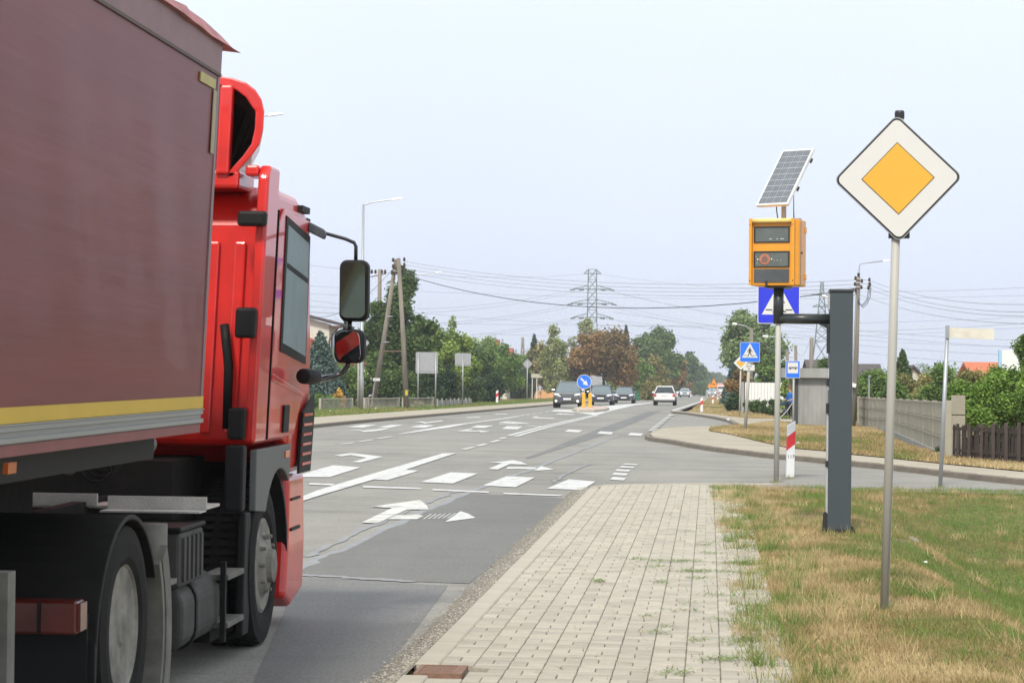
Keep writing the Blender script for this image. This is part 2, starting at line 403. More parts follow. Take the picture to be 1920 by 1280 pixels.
mark(c_c2([(800,150),(640,150),(600,165),(880,180),(1050,208),(1190,165),(1440,105),(1640,78),(1640,74),(1420,90),(1050,118),(1020,128)]), name='hatched_island_marking', lift=.0085)

# asphalt patches and sealed seams
mark([(560,1079),(640,1083),(700,1088),(880,1094),(1000,1000),(1058,934),(1015,931),(872,925),(800,958),(700,1000),(565,1062)], M_asph_new, 'asphalt_patch', .004)
mark([(470,1290),(560,1083),(640,1085),(700,1089),(840,1098),(700,1285),(690,1300)], M_asph_mid, 'asphalt_patch', .0025)
mark([(1015,852),(1100,812),(1150,800),(1232,770),(1262,762),(1290,752),(1275,752),(1200,772),(1150,786),(1120,800),(1090,806),(1000,852)] if False else [(990,860),(1062,838),(1135,815),(1185,795),(1240,770),(1215,772),(1175,786),(1120,805),(1040,838),(985,858)], M_asph_mid, 'asphalt_patch', .004)
def seam(P, w_, seed=1):
    rr = random.Random(seed); q = [G(*p) for p in P]; L = []; R_ = []
    for i in range(len(q)-1):
        for k in range(8):
            c = q[i].lerp(q[i+1], k/8); d = (q[i+1]-q[i]).normalized(); n = Vector((-d.y, d.x, 0)); c = c+n*rr.uniform(-.03, .03)
            L.append((c-n*w_*rr.uniform(.25, .7))[:2]); R_.append((c+n*w_*rr.uniform(.25, .7))[:2])
    mb = MB()
    for i in range(len(L)-1):
        mb.poly([(*p, hgt(*p)+.0045+seed*.0007) for p in (L[i], L[i+1], R_[i+1], R_[i])])
    o = link('sealed_seam', mb.mesh('sealed_seam', M_seal), road); return o
seam([(540,1073),(640,1030),(790,960),(880,922),(1000,880),(1130,828),(1160,815)], .11, 1)
seam([(575,1044),(640,1012),(720,976),(810,938),(870,915)], .08, 2)
seam([(530,1077),(600,1080),(690,1086),(790,1092)], .14, 3)
seam([(1035,905),(1060,890),(1110,868)], .07, 4)

# ------------------------------------------------------------------ near pavement: kerb and paving blocks
M_slab = mat('concrete_block', (.40,.362,.295), .85, var=.10, scale=9, bump=.3, bscale=60)
M_slab2 = mat('concrete_block_pale', (.435,.395,.32), .85, var=.10, scale=8, bump=.3, bscale=60)
M_slab3 = mat('concrete_block_dull', (.355,.322,.262), .85, var=.12, scale=7, bump=.3, bscale=60)
M_kerb = mat('kerb_concrete', (.41,.37,.30), .85, var=.09, scale=3, bump=.25, bscale=50)
M_kerb_old = mat('old_kerb_concrete', (.185,.155,.12), .9, var=.2, scale=4, bump=.3, bscale=30)
M_sand = mat('sand_joint', (.25,.23,.19), .95, var=.2, scale=20)
M_gravel = mat('gravel_bed', (.215,.19,.15), .95, var=.35, scale=45, bump=.9, bscale=60)
KX = -1.43                                      # kerb centre line (x) near end; drifts slightly
def kx(y): return -1.50 + .0075*(y-13)
def edgeY(x): return 34.3 + .9*(1-math.exp(-(x+1.4)*1.6)) + .25*(x+1.3)*.3
pave = sheet('pavement', [(kx(0)+.07, 3), (kx(34)+.07, 34.0)] + [(x_, edgeY(x_)) for x_ in (-1.2, -1, -.6, -.2, .3, .62)] + [(.64, 3)], M_sand, -.004, 3, xc=.25, kind='structure')
tag(pave, 'concrete block pavement beside the road with grass creeping in')
def unit_box(sx, sy, sz, bv=.004):
    mb = MB(); a, b_, c = sx/2, sy/2, sz
    mb.v = [(-a,-b_,-c),(a,-b_,-c),(a,b_,-c),(-a,b_,-c),(-a,-b_,-bv),(a,-b_,-bv),(a,b_,-bv),(-a,b_,-bv),(-a+bv,-b_+bv,0),(a-bv,-b_+bv,0),(a-bv,b_-bv,0),(-a+bv,b_-bv,0)]
    mb.f = [(0,1,5,4),(1,2,6,5),(2,3,7,6),(3,0,4,7),(4,5,9,8),(5,6,10,9),(6,7,11,10),(7,4,8,11),(8,9,10,11)]; mb.m = [0]*9
    return mb
blocks = []
col_n = 10
for c in range(col_n):
    y = 8.0 + (c*7 % 4)*.1 + random.uniform(-.02, .02)
    while y < 35.4:
        x0 = kx(y)+.075+c*.2
        for kind in ((0,), (0,), (1,)):
            if kind[0] == 0:
                blocks.append((x0+.1, y+.05, 0)); y += .1
            else:
                blocks.append((x0+.05, y+.1, 1)); blocks.append((x0+.15, y+.1, 1)); y += .2
blocks = [b_ for b_ in blocks if not (b_[0] < -1.16 and 13.06 < b_[1] < 13.52)]
blocks = [b_ for b_ in blocks if b_[1] < edgeY(b_[0])-.12 and b_[0] < .62 + .05*math.sin(b_[1]*1.7)]
blocks.sort(key=lambda b_: (W(960, 640, 1), b_[1])[1])
vis = [b_ for b_ in blocks if b_[1] > 12.9]
meA = [unit_box(.195, .091, .06).mesh('paving_block', m) for m in (M_slab, M_slab2, M_slab3)]
meB = [unit_box(.095, .192, .06).mesh('paving_block', m) for m in (M_slab, M_slab2, M_slab3)]
near_set = vis[:300]; far_b = vis[300:] + [b_ for b_ in blocks if b_[1] <= 12.9]
for x_, y_, k in near_set:
    o = link('paving_block', random.choice(meB if k else meA), pave, (x_, y_, hgt(x_, y_)+.016+random.uniform(-.002, .002)))
    o.rotation_euler = (.0092+random.uniform(-.006,.006), random.uniform(-.006,.006), random.uniform(-.01, .01))
mb = MB(); mats3 = [M_slab, M_slab2, M_slab3]
for x_, y_, k in far_b:
    u = unit_box(.095 if k else .195, .191 if k else .0915, .05); z_ = hgt(x_, y_)+.016+random.uniform(-.002,.002); o_ = len(mb.v); a_ = random.uniform(-.01,.01); tx = random.uniform(-.006,.006)
    mb.v += [(x_+p[0]-p[1]*a_, y_+p[1]+p[0]*a_, z_+p[2]+.0092*p[1]+tx*p[0]) for p in u.v]; mb.f += [tuple(o_+i for i in f) for f in u.f]; mb.m += [random.choice((0,0,1,2))]*9
o = link('paving_block_field', mb.mesh('paving_block_field', mats3), pave); o['kind'] = 'stuff'
# bordering kerb stones of the near pavement
kb = tag(link('kerb', None), 'flush concrete kerb along the near pavement edge', kind='structure')
me_k = unit_box(.145, .984, .15, .010).mesh('kerb_stone', M_kerb)
y_ = 3.13
while y_ < 34:
    if True:
        o = link('kerb_stone', me_k if abs(y_-13.13) > .1 else unit_box(.145,.48,.15,.008).mesh('kerb_stone', M_kerb), kb, (kx(y_), y_ if abs(y_-13.13) > .1 else 12.84, hgt(-1, y_)+.02+random.uniform(-.002,.002))); o.rotation_euler = (.0092, 0, -.0075)
    y_ += 1.0
arc = [(-1.36, 33.9), (-1.22, 34.45), (-.9, 34.9), (-.5, 35.15), (0, 35.35), (.6, 35.5), (1.2, 35.6)]
for a, b_ in zip(arc[:-1], arc[1:]):
    a = Vector((*a, 0)); b_ = Vector((*b_, 0)); c = (a+b_)/2; L = (b_-a).length
    o = link('kerb_stone', unit_box(L-.01, .1, .12, .008).mesh('kerb_stone', M_kerb), kb, (c.x, c.y, hgt(c.x, c.y)+.02)); o.rotation_euler = (0, 0, math.atan2(b_.y-a.y, b_.x-a.x))
# drain grate set in the kerb
dr = thing('drain_grate', 'rusty drain grate set in the kerb line of the near pavement', 'drain', (-1.375, 13.28, hgt(-1.5, 13.28)+.026))
M_rust = mat('rusty_iron', (.22,.125,.085), .8, var=.25, scale=15, bump=.3)
part(dr, 'frame', MB().box(-.17,.17,-.28,-.25,-.08,.004).box(-.17,.17,.26,.29,-.08,.004).box(-.17,-.14,-.25,.26,-.08,.004).box(.10,.17,-.25,.26,-.08,.004), M_rust, world=False)
part(dr, 'pit', MB().box(-.14,.10,-.25,.26,-.1,-.07), mat('pit_dark', (.03,.03,.03), .9), world=False)
dr.scale = (.78, .72, 1)
for i in range(9): part(dr, 'bar', MB().box(-.14,.10,-.245+i*.056,-.245+i*.056+.040,-.04,.0), M_rust, world=False)
# gravel strip between asphalt and kerb
strip = [(-1.60, 4)]; rr = random.Random(3); yy = 4
while yy < 34.1: strip.append((-1.72+.0045*(yy-13)+rr.uniform(-.022,.022), yy)); yy += .22
strip += [(-1.25, 34.5), (-1.39, 34.0), (kx(4)-.07, 4)]
gs = sheet('gravel_strip', strip[1:], M_gravel, .009, 6, kind='structure'); tag(gs, 'strip of loose gravel between asphalt and kerb')
def scatter_stones(n, name, label, fn, s0, s1, mats):
    P = RNG.random((n, 6)); V = np.zeros((n, 6, 3)); base = np.array([(1,0,0),(0,1,0),(-1,0,0),(0,-1,0),(0,0,.7),(0,0,-.3)], float)
    for i in range(n):
        x_, y_ = fn(P[i]); s_ = s0+(s1-s0)*P[i,2]**3; a = P[i,3]*6.28; c, s = math.cos(a), math.sin(a)
        b_ = base*s_*np.array([1, .6+.5*P[i,4], .8]); V[i,:,0] = x_+b_[:,0]*c-b_[:,1]*s; V[i,:,1] = y_+b_[:,0]*s+b_[:,1]*c; V[i,:,2] = hgt(x_, y_)+.012+b_[:,2]
    F0 = np.array([(0,1,4),(1,2,4),(2,3,4),(3,0,4)]); Fs = (F0[None]+(np.arange(n)*6)[:,None,None]).reshape(-1,3)
    me = D.meshes.new(name); me.from_pydata(V.reshape(-1,3).tolist(), [], Fs.tolist())
    for m in mats: me.materials.append(m)
    me.polygons.foreach_set('material_index', np.repeat(RNG.integers(0, len(mats), n), 4))
    return tag(link(name, me), label, kind='stuff')
M_st1 = mat('stone_tan', (.29,.26,.205), .9); M_st2 = mat('stone_grey', (.18,.17,.155), .9); M_st3 = mat('stone_pale', (.38,.355,.30), .9); M_st4 = mat('stone_dark', (.07,.065,.06), .9)
scatter_stones(11000, 'gravel', 'loose small gravel lying between asphalt and kerb', lambda p: ((kx(12+p[1]**1.6*22)-.075-abs(RNG.normal(0, .072)), 12+p[1]**1.6*22)), .004, .013, [M_st1, M_st2, M_st3])
scatter_stones(260, 'pebbles', 'dark pebbles scattered over the pavement blocks', lambda p: ((-1.5+p[0]**1.5*1.6, 12.8+p[1]*21)), .003, .011, [M_st4, M_st2])

# ------------------------------------------------------------------ far kerbs and far corner
kpix = [(1222,812),(1215,819),(1214,823.5),(1226,827.5),(1260,831.6),(1297,839),(1347,847),(1389.5,851.8),(1452,860),(1518,865.5),(1546,868.7),(1611.7,875),(1647,878.5),(1716.6,886),(1792,895.5),(1870.5,904),(1960,913),(2040,922)]
kpt = [G(*p) for p in kpix]
def along(P, step):
    outp = []; i = 0; cur = Vector(P[0]); outp.append(cur.copy()); rem = step
    for a, b_ in zip(P[:-1], P[1:]):
        a = Vector(a); b_ = Vector(b_); L = (b_-a).length; t_ = rem
        while t_ <= L: outp.append(a.lerp(b_, t_/L)); t_ += step
        rem = t_-L
    return outp
fk = tag(link('kerb_far', None), 'raised weathered kerb round the far corner of the side road', kind='structure')
q = along(kpt, 1.0)
for i, (a, b_) in enumerate(zip(q[:-1], q[1:])):
    c = (a+b_)/2; h_ = .075*ss(0, 6, i)+.02
    o = link('kerb_stone', unit_box((b_-a).length-.012, .14, .3, .012).mesh('kerb_stone', M_kerb_old), fk, (c.x, c.y+.05, hgt(c.x, c.y)+h_)); o.rotation_euler = (0, 0, math.atan2(b_.y-a.y, b_.x-a.x))
M_path = mat('sandy_paving', (.37,.325,.25), .9, var=.16, scale=.9, bump=.3, bscale=25)
pp = [(v.x+.02, v.y+.1) for v in kpt[3:]] + [(7.4, 40), (7.4, 44.5), tuple(G(1780,868))[:2], tuple(G(1640,845))[:2]] + gpoly([(1480,812),(1560,800),(1560,792),(1470,793),(1400,794),(1386,800),(1345,802.5),(1300,804),(1245,807),(1226,812),(1219,818)])
path = sheet('corner_path', pp, M_path, .075, 4, thick=.1, kind='structure'); tag(path, 'sandy worn paving on the far corner behind the kerb')
bk = tag(link('kerb_bay', None), 'low kerb along the lay-by before the bus shelter', kind='structure')
q = along([G(*p) for p in ((1259,774),(1290,777),(1340,785),(1369,791.5),(1383,799.5))], 2.0)
for a, b_ in zip(q[:-1], q[1:]):
    c = (a+b_)/2; o = link('kerb_stone', unit_box((b_-a).length-.02, .15, .3, .012).mesh('kerb_stone', M_kerb_old), bk, (c.x, c.y, hgt(c.x, c.y)+.1)); o.rotation_euler = (0, 0, math.atan2(b_.y-a.y, b_.x-a.x))
bp = sheet('bay_path', gpoly([(1260,773.4),(1290,776),(1340,783.6),(1370,790),(1386,798.5),(1410,797),(1570,795),(1570,790),(1400,787.5),(1340,780),(1300,775),(1262,772)]), M_path, .075, 6, thick=.1, kind='structure'); tag(bp, 'sandy footpath behind the lay-by kerb')
# left kerb and pavement
lk = tag(link('kerb_left', None), 'worn kerb along the opposite side of the main road', kind='structure')
y_ = 60.0
while y_ < 300:
    L = 1.0 if y_ < 110 else 5.0
    a = Vector((-10.9+bend(y_), y_, 0)); b_ = Vector((-10.9+bend(y_+L), y_+L, 0)); c = (a+b_)/2
    o = link('kerb_stone', unit_box(.16, L-.015, .3, .012).mesh('kerb_stone', M_kerb_old) if (y_ == 60 or L == 5.0) else lme, lk, (c.x, c.y, hgt(c.x, c.y)+.10)); lme = o.data
    o.rotation_euler = (0, 0, -math.atan2(b_.x-a.x, b_.y-a.y)); y_ += L
lp = sheet('pavement_left', [(-10.95+bend(y_), y_) for y_ in (60, 90, 130, 200, 300, 500)] + [(-13.4+bend(y_), y_) for y_ in (500, 300, 200, 130, 90, 60)], M_path, .09, 5, thick=.1, kind='structure'); tag(lp, 'pale pavement along the opposite side of the road')

# ------------------------------------------------------------------ grass
def vnoise(x, y, s, seed=0):
    x = x*s+seed*17.3; y = y*s+seed*9.1; xi = np.floor(x).astype(int); yi = np.floor(y).astype(int); fx = x-xi; fy = y-yi
    def hsh(a, b_): v = np.sin(a*127.1+b_*311.7+seed*74.7)*43758.5453; return v-np.floor(v)
    fx = fx*fx*(3-2*fx); fy = fy*fy*(3-2*fy)
    return (hsh(xi,yi)*(1-fx)+hsh(xi+1,yi)*fx)*(1-fy)+(hsh(xi,yi+1)*(1-fx)+hsh(xi+1,yi+1)*fx)*fy
def fbm(x, y, s, seed=0): return (vnoise(x,y,s,seed)*.5+vnoise(x,y,s*2.1,seed+1)*.3+vnoise(x,y,s*4.3,seed+2)*.2)
hv = np.vectorize(hgt)
M_grass = leafmat('grass_blades', (.47,.35,.17), (.15,.25,.045), .2)
_r = [n for n in M_grass.node_tree.nodes if n.type == 'VALTORGB'][0].color_ramp
_r.elements[0].color = (.56,.44,.235,1); _r.elements[1].color = (.145,.245,.05,1)
x = _r.elements.new(.35); x.color = (.40,.29,.14,1); x = _r.elements.new(.6); x.color = (.22,.24,.07,1)
def blades(name, label, X, Y, hgts, widths, rnd, zlift=0, flat=.45, parent=None, m=None, lean0=.08):
    n = len(X); Z = hv(X, Y)+zlift-.01
    a = RNG.random(n)*6.283; L = hgts; lean = RNG.random(n)*flat+lean0; la = RNG.random(n)*6.283
    dx = np.cos(a)*widths/2; dy = np.sin(a)*widths/2
    V = np.zeros((n, 3, 3)); V[:,0] = np.stack([X-dx, Y-dy, Z], 1); V[:,1] = np.stack([X+dx, Y+dy, Z], 1)
    V[:,2] = np.stack([X+np.cos(la)*L*np.sin(lean*1.57), Y+np.sin(la)*L*np.sin(lean*1.57), Z+L*np.cos(lean*1.57)], 1)
    me = D.meshes.new(name); me.vertices.add(n*3); me.loops.add(n*3); me.polygons.add(n)
    me.vertices.foreach_set('co', V.reshape(-1)); me.loops.foreach_set('vertex_index', np.arange(n*3, dtype=np.int32)); me.polygons.foreach_set('loop_start', np.arange(0, n*3, 3, dtype=np.int32))
    me.update(calc_edges=True)
    at = me.attributes.new('rnd', 'FLOAT', 'POINT'); at.data.foreach_set('value', np.repeat(np.clip(rnd, 0, 1), 3).astype(np.float32))
    me.materials.append(m or M_grass)
    return tag(link(name, me, parent), label, kind='stuff')
# near verge
n = 520000
Y = 11.5 + 23.6*RNG.random(n)**1.35; X = .28 + 6.9*RNG.random(n)**1.25
edge = .50 + .34*(fbm(X*0, Y, 1.5, 5)-.5)*2 + .08*np.sin(Y*2.3) - .22*(Y > 30)
dens = fbm(X, Y, 1.6, 9)
keep = (X > edge-.32*RNG.random(n)**2) & (Y < 35.0-.15*(X-1)*0) & (dens + .6*RNG.random(n) > .36)
X = X[keep]; Y = Y[keep]
g = fbm(X, Y, .8, 3)*.85 + .06 + .27*np.clip((X-2.0)/1.2, 0, 1) - .30*np.clip(1-abs(X-1.0)/.7, 0, 1) + .03
g = g + .42*(fbm(X, Y, 3.0, 12)-.5); g -= .14*np.clip((Y-19)/8, 0, 1)*np.clip((X-2.2), 0, 1)
rnd = .08 + (g-.24)*1.6 + .30*(RNG.random(len(X))-.5)
hb = (.018+.040*RNG.random(len(X))**2)*(1+.8*(fbm(X, Y, 2.2, 21) > .62))
blades('grass', 'short mown grass, part green part straw, on the near verge', X, Y, hb, .004+.006*RNG.random(len(X)), rnd)
# taller straw and green tufts
TX = []; TY = []; TH_ = []; TR = []
for i in range(520):
    cx = random.uniform(.45, 4.6) if i > 230 else random.uniform(.36, .95); cy = 12+22.5*random.random()**1.2; k = random.randint(35, 90); hh = random.uniform(.05, .14); gr = random.choice((.02, .1, .88, 1.0, .95, .6)); sp = random.uniform(.03, .10)
    TX += list(RNG.normal(cx, sp, k)); TY += list(RNG.normal(cy, sp*1.4, k)); TH_ += list(hh*(.5+RNG.random(k))); TR += list(gr+.25*(RNG.random(k)-.5))
for (px_, py_) in ((1658,1141),(1552,998),(1595,1000),(1455,904),(1481,897),(1763,914),(1560,1004),(1630,1010)):
    v = G(px_, py_); k = 60; TX += list(RNG.normal(v.x, .05, k)); TY += list(RNG.normal(v.y-.02, .07, k)); TH_ += list(.04+.09*RNG.random(k)); TR += list(RNG.choice([.1,.9,.7], k)+.15*(RNG.random(k)-.5))
blades('grass_tufts', 'taller straw and green tufts standing in the near verge', np.array(TX), np.array(TY), np.array(TH_), .004+.005*RNG.random(len(TX)), np.array(TR), flat=.6)
# clippings on the pavement
TX = []; TY = []; TR = []; TH_ = []
for (px_, py_, wd, k) in [(1190,1052,22,60),(1260,1056,45,200),(1300,1075,38,190),(1225,1066,20,60),(1122,1094,10,70),(1330,1040,30,60),(1310,1088,20,60),(1240,1096,14,40),(1355,1241,36,150),(1385,1078,30,120),(1330,1020,20,40),(1290,1000,18,30),(1280,1150,30,40),(1350,1168,34,50),(1230,1190,20,40),(1345,1120,40,60),(1270,1268,30,70),(1310,1205,20,50),(1250,1180,8,30),(1320,1025,14,50),(1390,1060,30,160),(1290,1135,16,22),(1400,1205,26,120),(1215,1160,14,26),(1376,1212,20,60)]:
    c = G(px_, py_); s_ = wd/F*c.y
    TX += list(RNG.normal(c.x, s_*.7, k)); TY += list(RNG.normal(c.y, .07, k)); TR += list(.92+.3*(RNG.random(k)-.6)); TH_ += list(.03+.05*RNG.random(k))
for i in range(420):
    TX.append(random.uniform(-.9, .6)+.0); TY.append(12.8+21*random.random()); TR.append(random.choice((.1,.3,.8,.9))); TH_.append(random.uniform(.04, .11))
blades('grass_clippings', 'mown grass clippings and stalks lying on the paving blocks', np.array(TX), np.array(TY), np.array(TH_), .006+.004*RNG.random(len(TX)), np.array(TR), zlift=.033, flat=.30, lean0=.68)
# far corner grass mound
def inpoly(X, Y, P):
    ins = np.zeros(len(X), bool); j = len(P)-1
    for i in range(len(P)):
        xi, yi = P[i]; xj, yj = P[j]
        ins ^= ((yi > Y) != (yj > Y)) & (X < (xj-xi)*(Y-yi)/(yj-yi+1e-9)+xi); j = i
    return ins
def grassarea(name, label, P, n, h0, wd, bias, lift, ymax=None, sheetlift=None):
    xs = [p[0] for p in P]; ys = [p[1] for p in P]
    if sheetlift is not None:
        s_ = sheet('grass_patch', P, M_turf, sheetlift, 4, kind='structure'); tag(s_, 'dry grass ground on the far corner' if 'far corner' in label else 'grassy strip of ground')
    u = RNG.random(n*3); v = RNG.random(n*3)**1.5; X = min(xs)+(max(xs)-min(xs))*u; Y = min(ys)+(max(ys)-min(ys))*v
    k = inpoly(X, Y, P); X = X[k][:n]; Y = Y[k][:n]
    rnd = bias+(fbm(X, Y*.35, .55, 31)-.5)*1.3+.25*(RNG.random(len(X))-.5)
    blades(name, label, X, Y, h0*(.4+RNG.random(len(X))), wd*(.6+RNG.random(len(X))), rnd, lift)
P1 = gpoly([(1330,809),(1360,805),(1400,803),(1480,798),(1560,797),(1612,803),(1690,838),(1775,866),(1850,872),(1920,880),(1990,886),(1990,899),(1920,893),(1790,880),(1680,868),(1600,860),(1540,852),(1480,847),(1420,833),(1370,820),(1330,813)])
grassarea('corner_grass', 'patchy dry grass on the far corner round the road signs', P1, 60000, .07, .028, .26, .10, sheetlift=.092)
P2 = gpoly([(1288,774),(1300,767),(1325,757),(1345,748),(1352,743),(1420,745),(1480,760),(1560,775),(1560,789),(1400,786.5),(1340,779)])
grassarea('roadside_grass', 'straw coloured grass beyond the lay-by', P2, 45000, .12, .05, .18, 0, sheetlift=.03)
P3 = [(-13.4+bend(y_), y_) for y_ in (60, 90, 130, 200, 300, 420)] + [(-18+bend(y_), y_) for y_ in (420, 300, 200, 130, 90, 60)]
grassarea('left_verge_grass', 'green grass strip between pavement and hedges across the road', P3, 45000, .13, .05, .72, .05, sheetlift=.06)
P4 = [(-1.1+bend(y_), y_) for y_ in (150, 200, 300, 420)] + [(3+bend(y_), y_) for y_ in (420, 300, 200, 150)]
grassarea('kerbside_grass', 'short green and straw grass along the far edge of the carriageway', P4, 15000, .14, .06, .35, 0)

# ================================================================== BUILDINGS, WALLS AND FENCES (structure first)
M_conc = mat('weathered_concrete', (.30,.30,.285), .9, var=.2, scale=1.6, bump=.3, bscale=20, stretch=(1,1,.35))
M_concf = mat('fence_concrete', (.36,.325,.25), .9, var=.1, scale=1.5, bump=.35, bscale=25)
M_wood = mat('old_grey_wood', (.085,.058,.044), .9, var=.35, scale=4, bump=.4, bscale=20, stretch=(1,1,.15))
M_post = mat('pole_wood', (.21,.185,.15), .9, var=.25, scale=5, bump=.4, bscale=20, stretch=(1,1,.12))
M_galv = mat('galvanised_steel', (.40,.415,.42), .45, .55, var=.08, scale=3)
M_galvm = mat('matt_zinc_paint', (.44,.43,.385), .6, .05, var=.07, scale=2.5, stretch=(1,1,.3))
M_signback = mat('sign_back_grey', (.36,.37,.385), .55, .2, var=.06)
M_plaster = mat('cream_plaster', (.66,.62,.53), .9, var=.05, scale=1)
M_white = mat('white_paint', (.78,.78,.76), .5, var=.03)
M_roofbrown = mat('brown_roof_tiles', (.085,.07,.065), .8, var=.2)
M_roofor = mat('orange_roof_tiles', (.55,.155,.065), .75, var=.15)
M_roofred = mat('red_roof_tiles', (.35,.08,.05), .75, var=.15)
M_black = mat('black_plastic', (.018,.018,.02), .5, var=.1)
M_blacks = mat('black_gloss', (.012,.012,.014), .25, var=.1, coat=.5)
M_glass = mat('dark_glass', (.03,.04,.045), .08, var=.1, coat=.3)
M_winds = mat('windscreen_glass', (.13,.17,.18), .12, var=.1, coat=.5)

# bus shelter: concrete cabin with open front
def at_(px, Y, z): p = W(px, 720, Y); return Vector((p.x, Y, z))
bx = gp(1497, 86).x; bz = hgt(bx+1, 88); zt = W(1520, 708, 86).z; zr = W(1520, 690, 86).z
sh = thing('bus_shelter', 'grey concrete bus shelter with flat slab roof behind the blue stop sign', 'bus shelter', (bx+.6, 88, bz))
bx2 = gp(1556, 86).x+.2
part(sh, 'side_wall', MB().box(bx, bx2, 86, 86.12, bz-.1, zt-.003), M_conc)
part(sh, 'back_wall', MB().box(bx2-.12, bx2, 86.123, 89.4, bz-.1, zt-.003), M_conc)
part(sh, 'side_wall', MB().box(bx, bx2-.123, 89.28, 89.4, bz-.1, zt-.003), M_conc)
part(sh, 'post', MB().box(bx-.10, bx-.003, 86.0, 86.14, bz-.1, zt-.003), mat('dark_steel', (.05,.05,.055), .6))
part(sh, 'roof', MB().box(gp(1466, 86).x, bx2+.15, 85.75, 89.6, zt, zr), M_conc)
for i in range(8): part(sh, 'panel_rib', MB().box(bx+.02+i*.16, bx+.03+i*.16, 85.985, 85.997, bz, zt-.02), M_conc)
part(sh, 'bench', MB().box(bx2-.45, bx2-.123, 86.4, 89, bz+.4, bz+.46), M_wood)

# concrete panel fence: far run towards the near corner, then a short return
A = G(1612, 800); B = G(1773, 862); topA = W(1612, 744, A.y).z; topB = W(1773, 752, B.y).z
fn = thing('concrete_fence', 'grey concrete panel fence running beside the side road towards the pole', 'fence', (B.x, B.y, B.z))
nb = 14; dv = (B-A)/nb
nrm = Vector((-dv.y, dv.x, 0)).normalized()
rows = 3; meshes = {}
for i in range(nb):
    a = A+dv*i; b_ = a+dv; ta = topA+(topB-topA)*i/nb; tb = topA+(topB-topA)*(i+1)/nb; za = hgt(a.x, a.y); zb = hgt(b_.x, b_.y)
    g0 = .12
    base_a, base_b = za-.2, zb-.2
    e1 = a+dv*.02; e2 = b_-dv*.02; t_ = nrm*.03
    part(fn, 'plinth', MB().hexa([(*(a-nrm*.07)[:2], base_a), (*(b_-nrm*.07)[:2], base_b), (*(b_+nrm*.07)[:2], base_b), (*(a+nrm*.07)[:2], base_a), (*(a-nrm*.07)[:2], za+g0), (*(b_-nrm*.07)[:2], zb+g0), (*(b_+nrm*.07)[:2], zb+g0), (*(a+nrm*.07)[:2], za+g0)]), M_conc)
    for r in range(rows):
        la = za+g0+.004+(ta-za-g0)*r/rows; ha = za+g0+(ta-za-g0)*(r+1)/rows-.018; lb = zb+g0+.004+(tb-zb-g0)*r/rows; hb_ = zb+g0+(tb-zb-g0)*(r+1)/rows-.018
        mb = MB().hexa([(*(e1-t_)[:2], la), (*(e2-t_)[:2], lb), (*(e2+t_)[:2], lb), (*(e1+t_)[:2], la), (*(e1-t_)[:2], ha), (*(e2-t_)[:2], hb_), (*(e2+t_)[:2], hb_), (*(e1+t_)[:2], ha)])
        u_ = nrm*.045
        mb.hexa([(*(e1-u_)[:2], ha-.03), (*(e2-u_)[:2], hb_-.03), (*(e2+u_)[:2], hb_-.03), (*(e1+u_)[:2], ha-.03), (*(e1-u_)[:2], ha+.008), (*(e2-u_)[:2], hb_+.008), (*(e2+u_)[:2], hb_+.008), (*(e1+u_)[:2], ha+.008)])
        for k in range(9):
            c = e1+(e2-e1)*(k+.5)/9; cz = ha-.045+(hb_-ha)*(k+.5)/9
            mb.box(c.x-.012, c.x+.012, c.y-.05, c.y+.05, cz-.02, cz)
        part(fn, 'panel', mb, M_concf)
    if i: part(fn, 'post', MB().box(a.x-.045, a.x+.045, a.y-.04, a.y+.04, za-.2, ta+.01), M_concf)
part(fn, 'post', MB().box(B.x-.02, B.x+.10, B.y-.08, B.y+.08, B.z-.2, topB+.02), M_concf)
part(fn, 'post', MB().box(A.x-.10, A.x+.02, A.y-.08, A.y+.08, A.z-.2, topA+.02), M_concf)
C0 = Vector((B.x+.1, B.y-.02, B.z)); C1 = Vector((B.x+.38, B.y+.14, hgt(B.x+.38, B.y)))
for r in range(3):
    l_ = C0.z+.1+.39*r; part(fn, 'panel', MB().hexa([(C0.x, C0.y-.03, l_), (C1.x, C1.y-.03, l_), (C1.x, C1.y+.03, l_), (C0.x, C0.y+.03, l_), (C0.x, C0.y-.03, l_+.37), (C1.x, C1.y-.03, l_+.37), (C1.x, C1.y+.03, l_+.37), (C0.x, C0.y+.03, l_+.37)]), M_concf)

# wooden plank fence
wf = thing('plank_fence', 'dark brown weathered plank fence with uneven boards under the conifer hedge', 'fence', (*G(1800, 862)[:2], G(1800, 862).z))
P0 = G(1786, 868); P1_ = G(1990, 888)
rr = random.Random(5); n = 34; dvec = (P1_-P0)
M_w2 = mat('dark_brown_wood', (.042,.027,.020), .9, var=.3, scale=5, bump=.4, bscale=20, stretch=(1,1,.15))
for i in range(n):
    t_ = (i+.5)/n; c = P0+dvec*t_; big = i % 4 == 1; wd = dvec.length/n*(.5 if big else rr.uniform(.42,.49)); h_ = W(1786+204*t_, 793 if big else 797, c.y).z-c.z+rr.uniform(-.02,.02)
    if not big: h_ -= rr.choice((0, .02, .03, .06))
    s_ = Vector((dvec.x, dvec.y, 0)).normalized()*wd; o_ = .03 if not big else -.035; th = .02; z0 = c.z-.12+.05
    l = rr.uniform(-.03,.03)
    pts = [(c.x-s_.x, c.y-s_.y+o_, z0), (c.x+s_.x, c.y+s_.y+o_, z0), (c.x+s_.x, c.y+s_.y+o_+th*2, z0), (c.x-s_.x, c.y-s_.y+o_+th*2, z0)]
    top = [(p[0]+l*.5, p[1], c.z+h_+rr.uniform(-.012,.012)) for p in pts]
    part(wf, 'plank', MB().hexa(pts+top), M_wood if big else M_w2)
